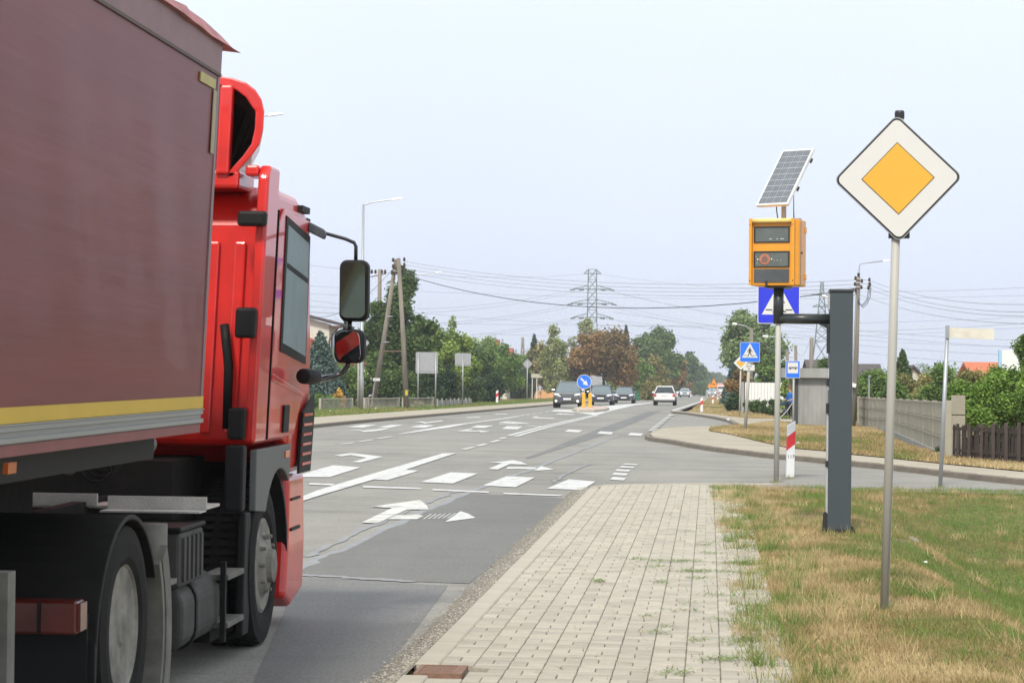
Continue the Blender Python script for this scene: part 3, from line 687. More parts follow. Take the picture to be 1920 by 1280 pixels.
for hh in (.25, .65):
    part(wf, 'rail', MB().hexa([(P0.x,P0.y-.01,P0.z+hh-.03),(P1_.x,P1_.y-.01,P1_.z+hh-.03),(P1_.x,P1_.y+.025,P1_.z+hh-.03),(P0.x,P0.y+.025,P0.z+hh-.03),(P0.x,P0.y-.01,P0.z+hh+.03),(P1_.x,P1_.y-.01,P1_.z+hh+.03),(P1_.x,P1_.y+.025,P1_.z+hh+.03),(P0.x,P0.y+.025,P0.z+hh+.03)]), M_w2)

# houses -------------------------------------------------------------
def house(name, label, px0, px1, Y, py_eave, py_ridge, m_wall, m_roof, depth=9, gable_front=False, over=.35, chimney=None, wins=None, cat='house'):
    x0 = W(px0, 720, Y).x; x1 = W(px1, 720, Y).x; z0 = hgt(x0, Y)-.1; ze = W((px0+px1)/2, py_eave, Y).z; zr = W((px0+px1)/2, py_ridge, Y+(0 if gable_front else depth/2)).z
    t = thing(name, label, cat, ((x0+x1)/2, Y+depth/2, z0))
    if gable_front:
        part(t, 'wall', MB().prism([(x0,z0),(x1,z0),(x1,ze),((x0+x1)/2,zr-.1),(x0,ze)], 1, Y, Y+depth), m_wall)
        k = (zr-ze)/((x1-x0)/2); xm = (x0+x1)/2; th = .18
        part(t, 'roof', MB().prism([(x0-over, ze-over*k), (xm, zr), (xm, zr+th), (x0-over, ze-over*k+th)], 1, Y-over, Y+depth+over), m_roof)
        part(t, 'roof', MB().prism([(x1+over, ze-over*k), (xm+.004, zr), (xm+.004, zr+th), (x1+over, ze-over*k+th)], 1, Y-over, Y+depth+over), m_roof)
    else:
        part(t, 'wall', MB().prism([(Y,z0),(Y+depth,z0),(Y+depth,ze),(Y+depth/2,zr-.1),(Y,ze)], 0, x0, x1), m_wall)
        k = (zr-ze)/(depth/2); ym = Y+depth/2; th = .18
        part(t, 'roof', MB().prism([(Y-over, ze-over*k), (ym, zr), (ym, zr+th), (Y-over, ze-over*k+th)], 0, x0-over, x1+over), m_roof)
        part(t, 'roof', MB().prism([(Y+depth+over, ze-over*k), (ym+.004, zr), (ym+.004, zr+th), (Y+depth+over, ze-over*k+th)], 0, x0-over, x1+over), m_roof)
    for (a, b_, c, d) in (wins or []):
        xa = W(a, 720, Y).x; xb = W(b_, 720, Y).x; zc = W(a, c, Y).z; zd = W(a, d, Y).z
        f_ = part(t, 'window', MB().box(xa, xb, Y-.04, Y+.02, zd, zc), M_white); part(f_, 'pane', MB().box(xa+.06, xb-.06, Y-.055, Y-.043, zd+.06, zc-.06), M_glass)
    if chimney:
        cx = W(chimney[0], 720, Y+depth*.4).x; part(t, 'chimney', MB().box(cx-.3, cx+.3, Y+depth*.4, Y+depth*.4+.6, ze, W(chimney[0], chimney[1], Y+depth*.4).z), chimney[2] if len(chimney) > 2 else M_roofred)
    return t
# cream house on the left behind the truck mirror: front face plus receding side
Yh = 150; x0 = W(470, 650, Yh).x; x1 = W(617, 650, Yh).x; z0 = hgt(x0, Yh); 
hs = thing('cream_house', 'cream plastered house with dark roof edge and brown downpipe behind the truck mirror', 'house', ((x0+x1)/2, Yh+5, z0))
xs2 = W(632, 650, Yh+9).x; zl = W(578, 592, Yh).z; zrr = W(617, 606, Yh).z; zq = zl+(zl-zrr)*1.9
wallp = MB(); wallp.hexa([(x0,Yh,z0-.2),(x1,Yh,z0-.2),(xs2,Yh+9,z0-.2),(x0,Yh+9,z0-.2),(x0,Yh,zq),(x1,Yh,zrr-.05),(xs2,Yh+9,zrr-.05),(x0,Yh+9,zq)])
part(hs, 'wall', wallp, M_plaster)
r1 = W(643, 605, Yh).x
part(hs, 'roof', MB().hexa([(x0-.5,Yh-.5,zq+.02),(r1,Yh-.5,zrr-.14),(xs2+1.1,Yh+9.5,zrr-.14),(x0-.5,Yh+9.5,zq+.02),(x0-.5,Yh-.5,zq+.2),(r1,Yh-.5,zrr+.02),(xs2+1.1,Yh+9.5,zrr+.02),(x0-.5,Yh+9.5,zq+.2)]), M_roofbrown)
M_brown = mat('brown_gutter', (.09,.045,.03), .5)
part(hs, 'soffit', MB().box(x1+.05, r1-.05, Yh-.48, Yh-.0, zrr-.32, zrr-.16), M_brown)
gx = W(617.5, 650, Yh).x
part(hs, 'downpipe', MB().tube([(r1-.25,Yh-.3,zrr-.3),(gx+.25,Yh-.12,zrr-.7),(gx,Yh-.08,zrr-1.1),(gx,Yh-.08,z0)], .055, 8), M_brown)
wn = part(hs, 'window', MB().box(W(619.5,650,Yh+2).x+.02, W(626.5,650,Yh+6).x+.05, Yh+2, Yh+5.2, W(620,653,Yh).z, W(620,621,Yh).z), M_white)
part(wn, 'pane', MB().box(W(619.5,650,Yh+2).x+.1, W(626.5,650,Yh+6).x+.10, Yh+2.2, Yh+5, W(620,651,Yh).z, W(620,623,Yh).z), M_glass)
an = thing('red_roofed_shed', 'low outbuilding with a red tiled roof beside the cream house', 'shed', (W(590,700,145).x, 147, z0))
xa = W(560,700,144).x; xb = W(617,700,144).x; xc_ = W(588,700,144).x
part(an, 'roof', MB().prism([(xa-3, W(500,720,144).z),(xb, W(617,683,144).z),(xb, W(617,679,144).z),(xc_, W(585,638,144).z),(xa-3, W(560,600,144).z)], 1, 144, 147), M_roofred)
part(an, 'wall', MB().box(xa-3, W(700,700,147.5).x, 147.1, 149, z0-.1, W(600,684,147).z), M_plaster)
part(an, 'roof', MB().box(W(640,700,147.5).x, W(706,700,147.5).x, 146.8, 149.3, W(690,683,147).z, W(690,679.5,147).z), M_roofred)
house('brick_chimney_house', 'far house whose red chimney and roof show above the left hedges', 912, 950, 260, 690, 655, M_plaster, M_roofred, depth=10, chimney=(931, 637))
house('brown_roofed_house', 'house with a grey brown roof behind the leaning utility pole', 1592, 1650, 190, 712, 686, M_plaster, M_roofbrown, depth=9, chimney=(1598, 680))
house('orange_roofed_house', 'house with bright orange tiled roof beyond the conifer hedge', 1832, 1900, 150, 712, 684, M_plaster, M_roofor, depth=9, gable_front=False, wins=[(1845,1855,716,724)])
house('red_roofed_bungalow', 'distant bungalow with a dull red roof between hedge and street name sign', 1738, 1790, 230, 722, 712, M_plaster, M_roofred, depth=9)
house('grey_gabled_house', 'grey gabled house just showing behind the pointed conifer', 1690, 1735, 180, 713, 688, M_plaster, M_roofbrown, depth=8, gable_front=True)
house('barn', 'small dark roofed barn beyond the shelter roof', 1519, 1545, 210, 690, 678, M_plaster, M_roofbrown, depth=7)
wb = thing('white_hall', 'plain white flat roofed hall with a pale blue corner strip', 'building', (W(1950,690,120).x, 124, hgt(8,120)))
wx0, wx1, wxb, wzt = W(1878,690,120).x, W(2100,690,120).x, W(1882,690,130).x, W(1900,656,120).z
part(wb, 'wall', MB().hexa([(wx0,120,0),(wx1,120,0),(wx1+2,130,0),(wxb,130,0),(wx0,120,wzt),(wx1,120,wzt),(wx1+2,130,wzt),(wxb,130,wzt)]), M_white)
part(wb, 'corner_strip', MB().box(W(1872.5,690,120).x, W(1877.5,690,120).x, 119.9, 120.2, 0, W(1874,656,120).z), mat('pale_blue_paint', (.32,.55,.75), .6))
# white metal fence panel on the right behind the round bush
wp = thing('white_metal_fence', 'white sheet metal panel fence behind the second diamond sign', 'fence', (gp(1430,128).x, 128, hgt(4,128)))
xa, xb = gp(1397,128).x, gp(1470,128).x; zt_ = W(1430,717,128).z; zb_ = hgt(4,128)
for i in range(12):
    a = xa+(xb-xa)*i/12; b_ = xa+(xb-xa)*(i+1)/12-.012; part(wp, 'sheet', MB().box(a, b_, 128, 128.05, zb_-.05, zt_), M_white)
part(wp, 'post', MB().box(xa-.2, xa-.05, 127.9, 128.1, zb_-.1, zt_+.03), M_galv)
# garden fence on the left
def railfence(label, pA, pB, h0, n, m, group=None):
    a = G(*pA); b_ = G(*pB); t = thing('garden_fence', label, 'fence', a)
    if group: t['group'] = group
    d = (b_-a)
    for hh in (.12, 1.0): part(t, 'rail', MB().tube([a+Vector((0,0,h0*hh)), b_+Vector((0,0,h0*hh))], .022, 4), m)
    mb = MB()
    for i in range(n): q_ = a+d*(i+.5)/n; mb.box(q_.x-.014, q_.x+.014, q_.y-.014, q_.y+.014, q_.z+.02, q_.z+h0)
    part(t, 'bars', mb, m, kind='stuff')
    for q_ in (a, b_): part(t, 'post', MB().box(q_.x-.05, q_.x+.05, q_.y-.05, q_.y+.05, q_.z-.1, q_.z+h0*1.06), m)
M_fr = mat('fence_beige_metal', (.36,.34,.28), .6)
railfence('beige metal bar fence panel left of the thick lamp post', (600,771.5), (660,770), .58, 26, M_fr)
railfence('beige metal bar fence panel between lamp post and leaning timber', (683,769.8), (688,769.6), .6, 3, M_fr)
railfence('beige metal gate panel crossed by the leaning timber leg', (690,769.6), (748,767.6), .58, 26, M_fr)
railfence('beige and rusty bar fence panel behind the two post sign', (755,767.4), (812,765), .58, 24, M_fr)
a = G(820,764.5); b_ = G(886,759)
t = thing('concrete_garden_fence', 'low pale concrete fence panels below the grey sign backs', 'fence', a)
for i in range(9):
    p = a.lerp(b_, i/9); q_ = a.lerp(b_, (i+1)/9)
    part(t, 'panel', MB().hexa([(p.x+.05,p.y,p.z-.1),(q_.x-.05,q_.y,q_.z-.1),(q_.x-.05,q_.y+.05,q_.z-.1),(p.x+.05,p.y+.05,p.z-.1),(p.x+.05,p.y,p.z+.42),(q_.x-.05,q_.y,q_.z+.42),(q_.x-.05,q_.y+.05,q_.z+.42),(p.x+.05,p.y+.05,p.z+.42)]), M_conc)
    part(t, 'post', MB().box(p.x-.045,p.x+.045,p.y-.04,p.y+.08,p.z-.1,p.z+.52), M_conc)

# ================================================================== VEGETATION
def leaves(name, C, R, n, size, m, parent=None, rndbias=None, squash=1.0, orient=None):
    """leaf faces round clump centres C (k,3) with radii R (k,)"""
    k = len(C); wgt = R**2; idx = RNG.choice(k, n, p=wgt/wgt.sum())
    d = RNG.normal(size=(n,3)); d /= np.linalg.norm(d, axis=1)[:,None]; rr_ = R[idx]*(RNG.random(n)**.45)*np.where(RNG.random(n) < .16, 1.45, 1.0)
    P = C[idx]+d*rr_[:,None]*np.array([1,1,squash])
    s_ = size*(.55+.9*RNG.random(n)); a = RNG.normal(size=(n,3)); a[:,2] *= .6 if orient is None else orient; a /= np.linalg.norm(a, axis=1)[:,None]
    b_ = np.cross(a, RNG.normal(size=(n,3))); b_ /= np.linalg.norm(b_, axis=1)[:,None]
    V = np.zeros((n,4,3)); V[:,0] = P-a*s_[:,None]*.6; V[:,1] = P-b_*s_[:,None]*.38+a*s_[:,None]*.1; V[:,2] = P+a*s_[:,None]*.7; V[:,3] = P+b_*s_[:,None]*.38+a*s_[:,None]*.1
    me = D.meshes.new(name); me.vertices.add(n*4); me.loops.add(n*4); me.polygons.add(n)
    me.vertices.foreach_set('co', V.reshape(-1)); me.loops.foreach_set('vertex_index', np.arange(n*4, dtype=np.int32)); me.polygons.foreach_set('loop_start', np.arange(0, n*4, 4, dtype=np.int32))
    me.update(calc_edges=True)
    cr = RNG.random(k)[idx]*.5+RNG.random(n)*.5
    if rndbias is not None: cr = cr*.6+rndbias[idx]*.4
    at = me.attributes.new('rnd', 'FLOAT', 'POINT'); at.data.foreach_set('value', np.repeat(np.clip(cr, 0, 1), 4).astype(np.float32)); me.materials.append(m)
    return link(name, me, parent)
M_bark = mat('bark', (.13,.105,.08), .95, var=.3, scale=6, bump=.5, bscale=15, stretch=(1,1,.3))
M_birch = mat('birch_bark', (.55,.52,.46), .8, var=.25, scale=8)
def crown_clumps(kind, H, Wd, base):
    C = []; R = []
    if kind == 'round':
        k = 46
        for i in range(k):
            th = RNG.random()*6.28; v = RNG.random()**.8; ph = math.acos(1-1.75*RNG.random()); rr_ = .62+.38*RNG.random()
            if i < 12: rr_ *= .5
            x_ = math.cos(th)*math.sin(ph)*rr_*Wd*.40; y_ = math.sin(th)*math.sin(ph)*rr_*Wd*.40; z_ = base+(H-base)*(.48+.42*math.cos(ph)*rr_)
            C.append((x_, y_, z_)); R.append(Wd*(.09+.085*RNG.random()))
    elif kind == 'column':
        k = 46
        for i in range(k):
            t_ = RNG.random(); th = RNG.random()*6.28; pr = (1-abs(2*t_-.8)**2.6*.45)*(1 if t_ < .72 else max(.25, 1-(t_-.72)*2.1))
            C.append((math.cos(th)*Wd*.36*pr*RNG.random()**.4, math.sin(th)*Wd*.36*pr*RNG.random()**.4, base+(H-base)*(.04+.9*t_))); R.append(Wd*(.10+.09*RNG.random())*(.5+.5*pr))
    elif kind == 'conifer':
        k = 70
        for i in range(k):
            t_ = (i+.5)/k; th = i*2.4; pr = (1-t_)**.85
            C.append((math.cos(th)*Wd*.40*pr, math.sin(th)*Wd*.40*pr, base+(H-base)*t_*.97)); R.append(Wd*(.03+.13*pr))
    elif kind == 'bush':
        k = 30
        for i in range(k):
            th = RNG.random()*6.28; rr_ = RNG.random()**.5; C.append((math.cos(th)*rr_*Wd*.40, math.sin(th)*rr_*Wd*.3, H*(.1+.72*RNG.random()*(1-.35*rr_)))); R.append(min(Wd, H*1.3)*(.13+.10*RNG.random()))
    elif kind == 'airy':
        k = 60
        for i in range(k):
            t_ = RNG.random(); th = RNG.random()*6.28; pr = math.sin(math.pi*min(1, .15+t_*.8))**.8
            C.append((math.cos(th)*Wd*.42*pr*RNG.random()**.5, math.sin(th)*Wd*.42*pr*RNG.random()**.5, base+(H-base)*t_*.97)); R.append(Wd*(.09+.10*RNG.random()))
    return np.array(C), np.array(R)
def tree(name, label, cat, px, pb, pt, wpx, Y, kind, m, n=7000, leaf=.2, base=.12, bark=None, group=None, lean=0, trunk=True, limbs=7, tr=None, dz=0):
    c = gp(px, Y); sc = Y/F; H = W(px, pt, Y).z-c.z; Wd = wpx*sc; b0 = H*base
    C, R = crown_clumps(kind, H, Wd, b0)
    # fit the outline of the crown to the height and width asked for
    top = np.sort(C[:,2]+R)[-2]; C[:,2] *= H/top
    wx = np.percentile(abs(C[:,0])+R, 93); C[:,:2] *= (Wd/2)/wx
    if lean: C[:,0] += lean*C[:,2]
    t = thing(name, label, cat, (c.x, c.y, c.z+dz), group)
    bk_ = bark or M_bark; rt_ = tr or max(.06, H*.022)
    if trunk:
        hh = H*(.8 if kind != 'bush' else .5)
        part(t, 'trunk', MB().tube([(0,0,-.2),(RNG.normal(0,.06),0,hh*.3),(lean*hh*.6+RNG.normal(0,.1),0,hh*.65),(lean*hh,0,hh)], [rt_*1.15, rt_*.9, rt_*.6, rt_*.15], 8), bk_, world=False, smooth=True)
        for i in range(limbs):
            j = int(RNG.integers(0, len(C))); z_ = max(H*.15, C[j,2]*.55)
            if C[j,2] < z_: continue
            part(t, 'limb', MB().tube([(lean*z_,0,z_), tuple(C[j]*np.array([.55,.55,0])+np.array([0,0,z_+(C[j,2]-z_)*.6])), tuple(C[j])], [rt_*.45, rt_*.3, rt_*.06], 5, cap=False), bk_, world=False)
    o = leaves('crown', C, R, int(n*1.7), leaf*.86, m, t)
    # stray sprays beyond the outline
    return t
L_linden = leafmat('linden_leaves', (0.030,0.053,0.016), (0.143,0.227,0.060))
L_dark = leafmat('dark_evergreen', (0.012,0.027,0.012), (0.068,0.129,0.043), .1)
L_spruce = leafmat('blue_spruce_needles', (0.034,0.063,0.049), (0.167,0.250,0.212), .1)
L_mid = leafmat('mid_green_leaves', (0.044,0.083,0.019), (0.212,0.333,0.076))
L_lime = leafmat('lime_green_leaves', (0.078,0.136,0.024), (0.393,0.514,0.106))
L_brown = leafmat('browning_leaves', (.085,.075,.025), (.43,.255,.10), .15)
L_mix = leafmat('turning_leaves', (0.079,0.104,0.032), (0.403,0.336,0.123))
L_far = leafmat('far_green_leaves', (0.049,0.087,0.030), (0.227,0.318,0.106))
L_willow = leafmat('willow_leaves', (0.073,0.117,0.044), (0.333,0.439,0.181))
L_birch = leafmat('birch_leaves', (0.117,0.146,0.049), (0.484,0.514,0.212))
L_orange = leafmat('orange_leaves', (0.438,0.194,0.030), (0.784,0.575,0.121))
L_thuja = leafmat('thuja_sprays', (0.044,0.087,0.014), (0.258,0.409,0.076), .15)

GB = 'dense hedge bushes on the far side of the main road'
tree('linden_tree', 'big dark green linden behind the A shaped timber pole', 'tree', 752, 770, 504, 142, 138, 'column', L_linden, 30000, .17, base=.10, limbs=12)
tree('spruce_tree', 'dark young spruce between cream house and lamp post', 'tree', 650, 770, 590, 70, 160, 'conifer', L_dark, 7000, .2, base=.1)
tree('blue_spruce', 'blue green spruce just past the front of the red truck', 'tree', 600, 775, 622, 108, 118, 'conifer', L_spruce, 17000, .14, base=.0, limbs=4)
tree('thuja_bush', 'rounded green thuja behind the lower truck mirror arm', 'shrub', 652, 775, 684, 62, 127, 'bush', L_mid, 7000, .12, trunk=True, limbs=3)
tree('thuja_bush', 'upright bright thuja right beside the thick lamp post', 'shrub', 692, 775, 681, 38, 129, 'column', L_mid, 6000, .11, limbs=2, base=0)
tree('juniper_bush', 'dark broad juniper behind the beige gate panel', 'shrub', 738, 775, 688, 90, 129, 'bush', L_linden, 9000, .12, limbs=3)
tree('garden_bush', 'loose green bush with reddish twigs before the blue spruce', 'shrub', 606, 775, 738, 60, 112, 'bush', L_mid, 6000, .09, limbs=5)
tree('orange_shrub', 'small shrub with orange autumn leaves by the left fence', 'shrub', 637, 775, 730, 26, 114, 'airy', L_orange, 900, .09, limbs=6, base=.1)
tree('hedge_bush', 'tall lime green bush right of the linden', 'shrub', 845, 770, 620, 104, 165, 'round', L_lime, 14000, .17, limbs=6, base=.05)
tree('sapling', 'thin sapling with sparse leaves poking above the lime green bush', 'tree', 846, 770, 592, 26, 172, 'airy', L_lime, 500, .13, base=.6)
tree('hedge_bush', 'dark evergreen bush behind the two post grey sign', 'shrub', 800, 770, 680, 96, 150, 'bush', L_dark, 10000, .14, limbs=3)
tree('hedge_bush', 'dark columnar thuja left of the single post grey sign', 'shrub', 841, 770, 688, 44, 150, 'column', L_dark, 7000, .12, base=0, limbs=3)
tree('hedge_bush', 'broad olive bush behind the single post grey sign', 'shrub', 893, 770, 645, 100, 184, 'round', L_linden, 13000, .16, base=.02, limbs=6)
tree('hedge_bush', 'mid green bush below the distant red chimney', 'shrub', 936, 770, 645, 104, 205, 'round', L_mid, 12000, .17, base=.02, limbs=6)
tree('hedge_bush', 'light green tree crown behind the hedge under the power lines', 'tree', 895, 770, 630, 120, 215, 'round', L_lime, 9000, .2, base=.1)
tree('hedge_bush', 'dark low bush at the foot of the diamond sign back', 'shrub', 972, 770, 690, 56, 268, 'bush', L_dark, 9000, .15, limbs=3)
tree('hedge_bush', 'low dark bush beside the red and white marker post across the road', 'shrub', 918, 770, 700, 62, 180, 'bush', L_dark, 8000, .14, limbs=3)
tree('hedge_bush', 'low dark green bush ending the hedge before the walking man', 'shrub', 962, 770, 706, 50, 266, 'bush', L_linden, 7000, .14, limbs=3)
tree('hedge_bush', 'low olive bush filling the hedge foot between the two grey sign backs', 'shrub', 872, 770, 706, 66, 172, 'bush', L_linden, 9000, .14, limbs=3)
tree('hedge_bush', 'tall green bush right behind the diamond sign back', 'shrub', 968, 770, 664, 62, 275, 'round', L_mid, 9000, .2, base=.02, limbs=5)
tree('spruce_tree', 'slim dark spruce beside the small distant A shaped pole', 'tree', 1001, 770, 628, 40, 300, 'conifer', L_dark, 4000, .35, base=.1)
tree('birch_tree', 'yellowing birch with bare white stem left of the brown tree', 'tree', 1042, 770, 610, 62, 255, 'airy', L_birch, 5200, .22, bark=M_birch, base=.12, limbs=14)
tree('roadside_tree', 'olive green tree filling the gap behind the birch', 'tree', 1020, 770, 652, 80, 290, 'round', L_mix, 7000, .3, base=.05)
tree('roadside_tree', 'yellow green bush behind the grey sign back and first oncoming car', 'tree', 1062, 770, 668, 70, 290, 'round', L_mid, 7000, .3, base=.02)
tree('poplar_tree', 'pale thin crowned tree in front of the tall pylon', 'tree', 1100, 770, 597, 62, 400, 'airy', L_birch, 2600, .4, base=.35, limbs=12)
tree('chestnut_tree', 'large rust brown chestnut tree behind the oncoming cars', 'tree', 1133, 770, 617, 136, 270, 'round', L_brown, 19000, .30, base=.10, limbs=14)
tree('spruce_tree', 'dark spruce tip showing above the brown chestnut', 'tree', 1173, 770, 610, 24, 330, 'conifer', L_dark, 2500, .35, base=.3)
tree('roadside_tree', 'tall rounded green tree right of the brown chestnut', 'tree', 1232, 770, 619, 104, 340, 'round', L_far, 13000, .36, base=.1, limbs=10)
tree('roadside_tree', 'green bushy tree below the brown chestnut edge', 'tree', 1192, 770, 672, 70, 280, 'bush', L_mid, 8000, .28, limbs=6)
tree('roadside_tree', 'yellow tinged tree behind the grey board sign', 'tree', 1222, 770, 668, 60, 300, 'round', L_mix, 8000, .28, base=.02)
tree('roadside_tree', 'reddish brown tree beyond the white estate car', 'tree', 1262, 770, 665, 52, 360, 'round', L_brown, 5500, .33, base=.02)
tree('roadside_tree', 'green tree in the avenue beyond the white estate car', 'tree', 1256, 770, 672, 60, 410, 'round', L_far, 6000, .38, base=.02)
tree('roadside_tree', 'green tree further along the left avenue', 'tree', 1284, 770, 662, 52, 480, 'round', L_far, 6000, .42, base=.02)
tree('roadside_tree', 'pale green tree deeper in the left avenue', 'tree', 1304, 770, 675, 44, 580, 'round', L_far, 4500, .5, base=.02)
tree('roadside_tree', 'small hazy tree where the left avenue ends', 'tree', 1318, 770, 688, 34, 720, 'round', L_far, 3200, .6, base=.02)
tree('roadside_tree', 'hazy low tree at the vanishing end of the road', 'tree', 1334, 770, 700, 30, 980, 'round', L_far, 2400, .8, base=.02)
tree('roadside_tree', 'hazy tree top closing the view down the road', 'tree', 1350, 770, 698, 26, 1150, 'round', L_far, 1800, 1.0, base=.02)
for i, (px_, h_, lb) in enumerate(((1225,706,'low bush with yellow leaves behind the grey board sign'), (1272,712,'low russet bush under the left avenue trees'), (1300,716,'low green bush under the end of the left avenue'), (1160,706,'low bright green bush behind the last black car'), (1090,712,'low dark bush behind the blue arrow sign'))):
    tree('low_bush', lb, 'shrub', px_, 770, h_, 52, 262+i*8 if i not in (1,2) else 400+i*40, 'bush', (L_mix, L_brown, L_far, L_lime, L_dark)[i], 4200, .24, limbs=3)
tree('willow_tree', 'big pale green willow crown behind the crossing sign', 'tree', 1412, 770, 588, 124, 215, 'round', L_willow, 21000, .26, base=.12, limbs=12)
tree('willow_tree', 'slender willow top rising left of the speed camera pole', 'tree', 1393, 770, 580, 60, 235, 'airy', L_willow, 5000, .25, base=.3, limbs=10)
tree('spruce_tree', 'dark blue spruce behind the yellow diamond sign', 'tree', 1378, 770, 672, 50, 190, 'conifer', L_spruce, 6500, .25, base=0)
tree('copper_bush', 'round copper brown bush beside the white metal fence', 'shrub', 1386, 770, 698, 52, 136, 'bush', L_brown, 7500, .15, limbs=5)
tree('low_bush', 'low green bush in front of the copper bush', 'shrub', 1378, 770, 738, 36, 131, 'bush', L_dark, 4500, .1, limbs=3)
tree('low_bush', 'low green hedge along the foot of the white metal fence', 'shrub', 1432, 770, 748, 74, 122, 'bush', L_linden, 4500, .09, limbs=3)
tree('yellow_shrub', 'yellow green shrub beside the man with the pushchair', 'shrub', 1474, 770, 712, 34, 106, 'column', L_lime, 4500, .09, base=0, limbs=3)
tree('garden_tree', 'dark green tree behind the bus shelter roof and white fence', 'tree', 1452, 770, 666, 76, 180, 'round', L_mid, 9000, .2, base=.05)
tree('garden_tree', 'small green garden tree just above the bus shelter roof', 'tree', 1542, 770, 668, 52, 150, 'bush', L_mid, 6000, .16, limbs=4)
tree('garden_bush', 'bush showing over the left end of the concrete fence', 'shrub', 1640, 770, 690, 92, 104, 'bush', L_mid, 15000, .1, limbs=5)
tree('fir_tree', 'pointed green conifer rising above the concrete fence', 'tree', 1692, 770, 656, 64, 118, 'conifer', L_linden, 13000, .12, base=.1, limbs=4)
tree('garden_bush', 'yellow green fruit tree above the middle of the concrete fence', 'shrub', 1722, 770, 692, 90, 110, 'bush', L_mix, 11000, .1, limbs=6)
tree('garden_bush', 'dense green bush behind the street name post', 'shrub', 1775, 770, 700, 96, 92, 'bush', L_mid, 16000, .09, limbs=5)
tree('garden_bush', 'green shrub with rusty leaf tips below the orange roof', 'shrub', 1832, 770, 688, 90, 84, 'bush', L_mix, 13000, .085, limbs=6)
tree('garden_bush', 'green bush behind the corner of concrete and plank fences', 'shrub', 1668, 770, 712, 90, 90, 'bush', L_mid, 11000, .09, limbs=4)
for i, (px_, pt_, w_, y_, lb) in enumerate(((1846,712,146,47.6,'bushy bright green thuja hanging over the plank fence'), (1893,690,116,48,'tall bright green thuja over the plank fence before the white hall'), (1938,690,96,47,'thuja cut off by the picture edge above the plank fence'))):
    t = tree('thuja_hedge_plant', lb, 'shrub', px_, 880, pt_, w_, y_, 'round', L_thuja, 34000, .055, base=.14, limbs=8)
tree('garden_tree', 'tree crown entering at the edge above the white hall', 'tree', 1950, 880, 612, 86, 70, 'round', L_mid, 9000, .09, base=.5)
for i, (px_, pt_, w_, y_, lb) in enumerate(((1810,840,70,46.5,'dark undergrowth behind the plank fence'),)):
    tree('undergrowth', lb, 'shrub', px_+30, 880, 815, 170, 47.5, 'bush', L_dark, 9000, .06, limbs=2)
# far wood line closing the horizon
def woodline(label, x0, x1, Y, h, n, m, seed):
    C = []; R = []
    for i in range(90):
        t_ = RNG.random(); C.append((x0+(x1-x0)*t_, Y+RNG.random()*20, .55+h*(.2+.55*RNG.random())*(.7+.3*math.sin(t_*23+seed)))); R.append(h*(.25+.1*RNG.random()))
    o = leaves('far_wood', np.array(C), np.array(R), n*2, min(.5, h*.05)+.12, m); tag(o, label, kind='stuff')
woodline('far off wood closing the horizon on the left', -260, -10, 900, 14, 9000, L_far, 1)
woodline('far off wood closing the horizon on the right', 22, 220, 800, 11, 9000, L_far, 2)
woodline('garden greenery massed behind the hedges across the road', -75, -24, 215, 7.5, 16000, L_mid, 4)
woodline('garden greenery massed behind the right hand fences', 14, 60, 190, 3.4, 9000, L_mid, 5)

# ================================================================== POLES, PYLONS AND CABLES
def cable(label, a, b_, sag, r=.012, m=None, group='overhead power cables', n=16, name='power_cable'):
    a = Vector(a); b_ = Vector(b_); P = []
    for i in range(n+1):
        t_ = i/n; p = a.lerp(b_, t_); p.z -= sag*4*t_*(1-t_); P.append(p)
    me = MB().tube(P, r, 4, cap=False).mesh(name, m or M_wire, tuple(P[0]))
    return tag(link(name, me, None, tuple(P[0])), label, 'cable', group)
M_wire = mat('cable_dark', (.25,.26,.275), .6)
M_wireth = mat('cable_thick', (.05,.05,.055), .6)
# lamp posts
def lamp(label, px, pyb, pytop, Y, arm_px, arm_py, group='street lamps'):
    c = gp(px, Y); zt = W(px, pytop, Y).z; e_ = W(arm_px, arm_py, Y)
    t = thing('street_lamp', label, 'street lamp', c, group)
    part(t, 'pole', MB().tube([(c.x,c.y,c.z-.1),(c.x,c.y,c.z+1.6),(c.x,c.y,c.z+1.7),(c.x,c.y,zt)], [.13,.13,.10,.055], 10), M_galv, smooth=True)
    k = Vector((e_.x-.55*(1 if e_.x > c.x else -1), Y, e_.z-.04)); part(t, 'arm', MB().tube([(c.x,c.y,zt-.05),(c.x+(k.x-c.x)*.3,Y,zt+(k.z-zt)*.4),k], .033, 8), M_galv)
    s = 1 if e_.x > c.x else -1
    part(t, 'luminaire', MB().hexa([(k.x-.05*s,Y-.10,k.z-.06),(e_.x,Y-.08,e_.z-.01),(e_.x,Y+.08,e_.z-.01),(k.x-.05*s,Y+.10,k.z-.06),(k.x-.02*s,Y-.06,k.z+.06),(e_.x-.06*s,Y-.05,e_.z+.06),(e_.x-.06*s,Y+.05,e_.z+.06),(k.x-.02*s,Y+.06,k.z+.06)]), mat('lamp_white', (.75,.76,.76), .4), bev=.02)
    return t
lamp('tall grey street lamp with its arm over the road behind the truck mirrors', 677.5, 768, 383, 119, 757, 372.5)
lamp('street lamp mostly hidden by the truck, only its head showing beside the cab', 436, 775, 226, 90, 532, 214)
lamp('distant street lamp rising out of the linden crown', 766, 768, 519, 218, 829, 510)
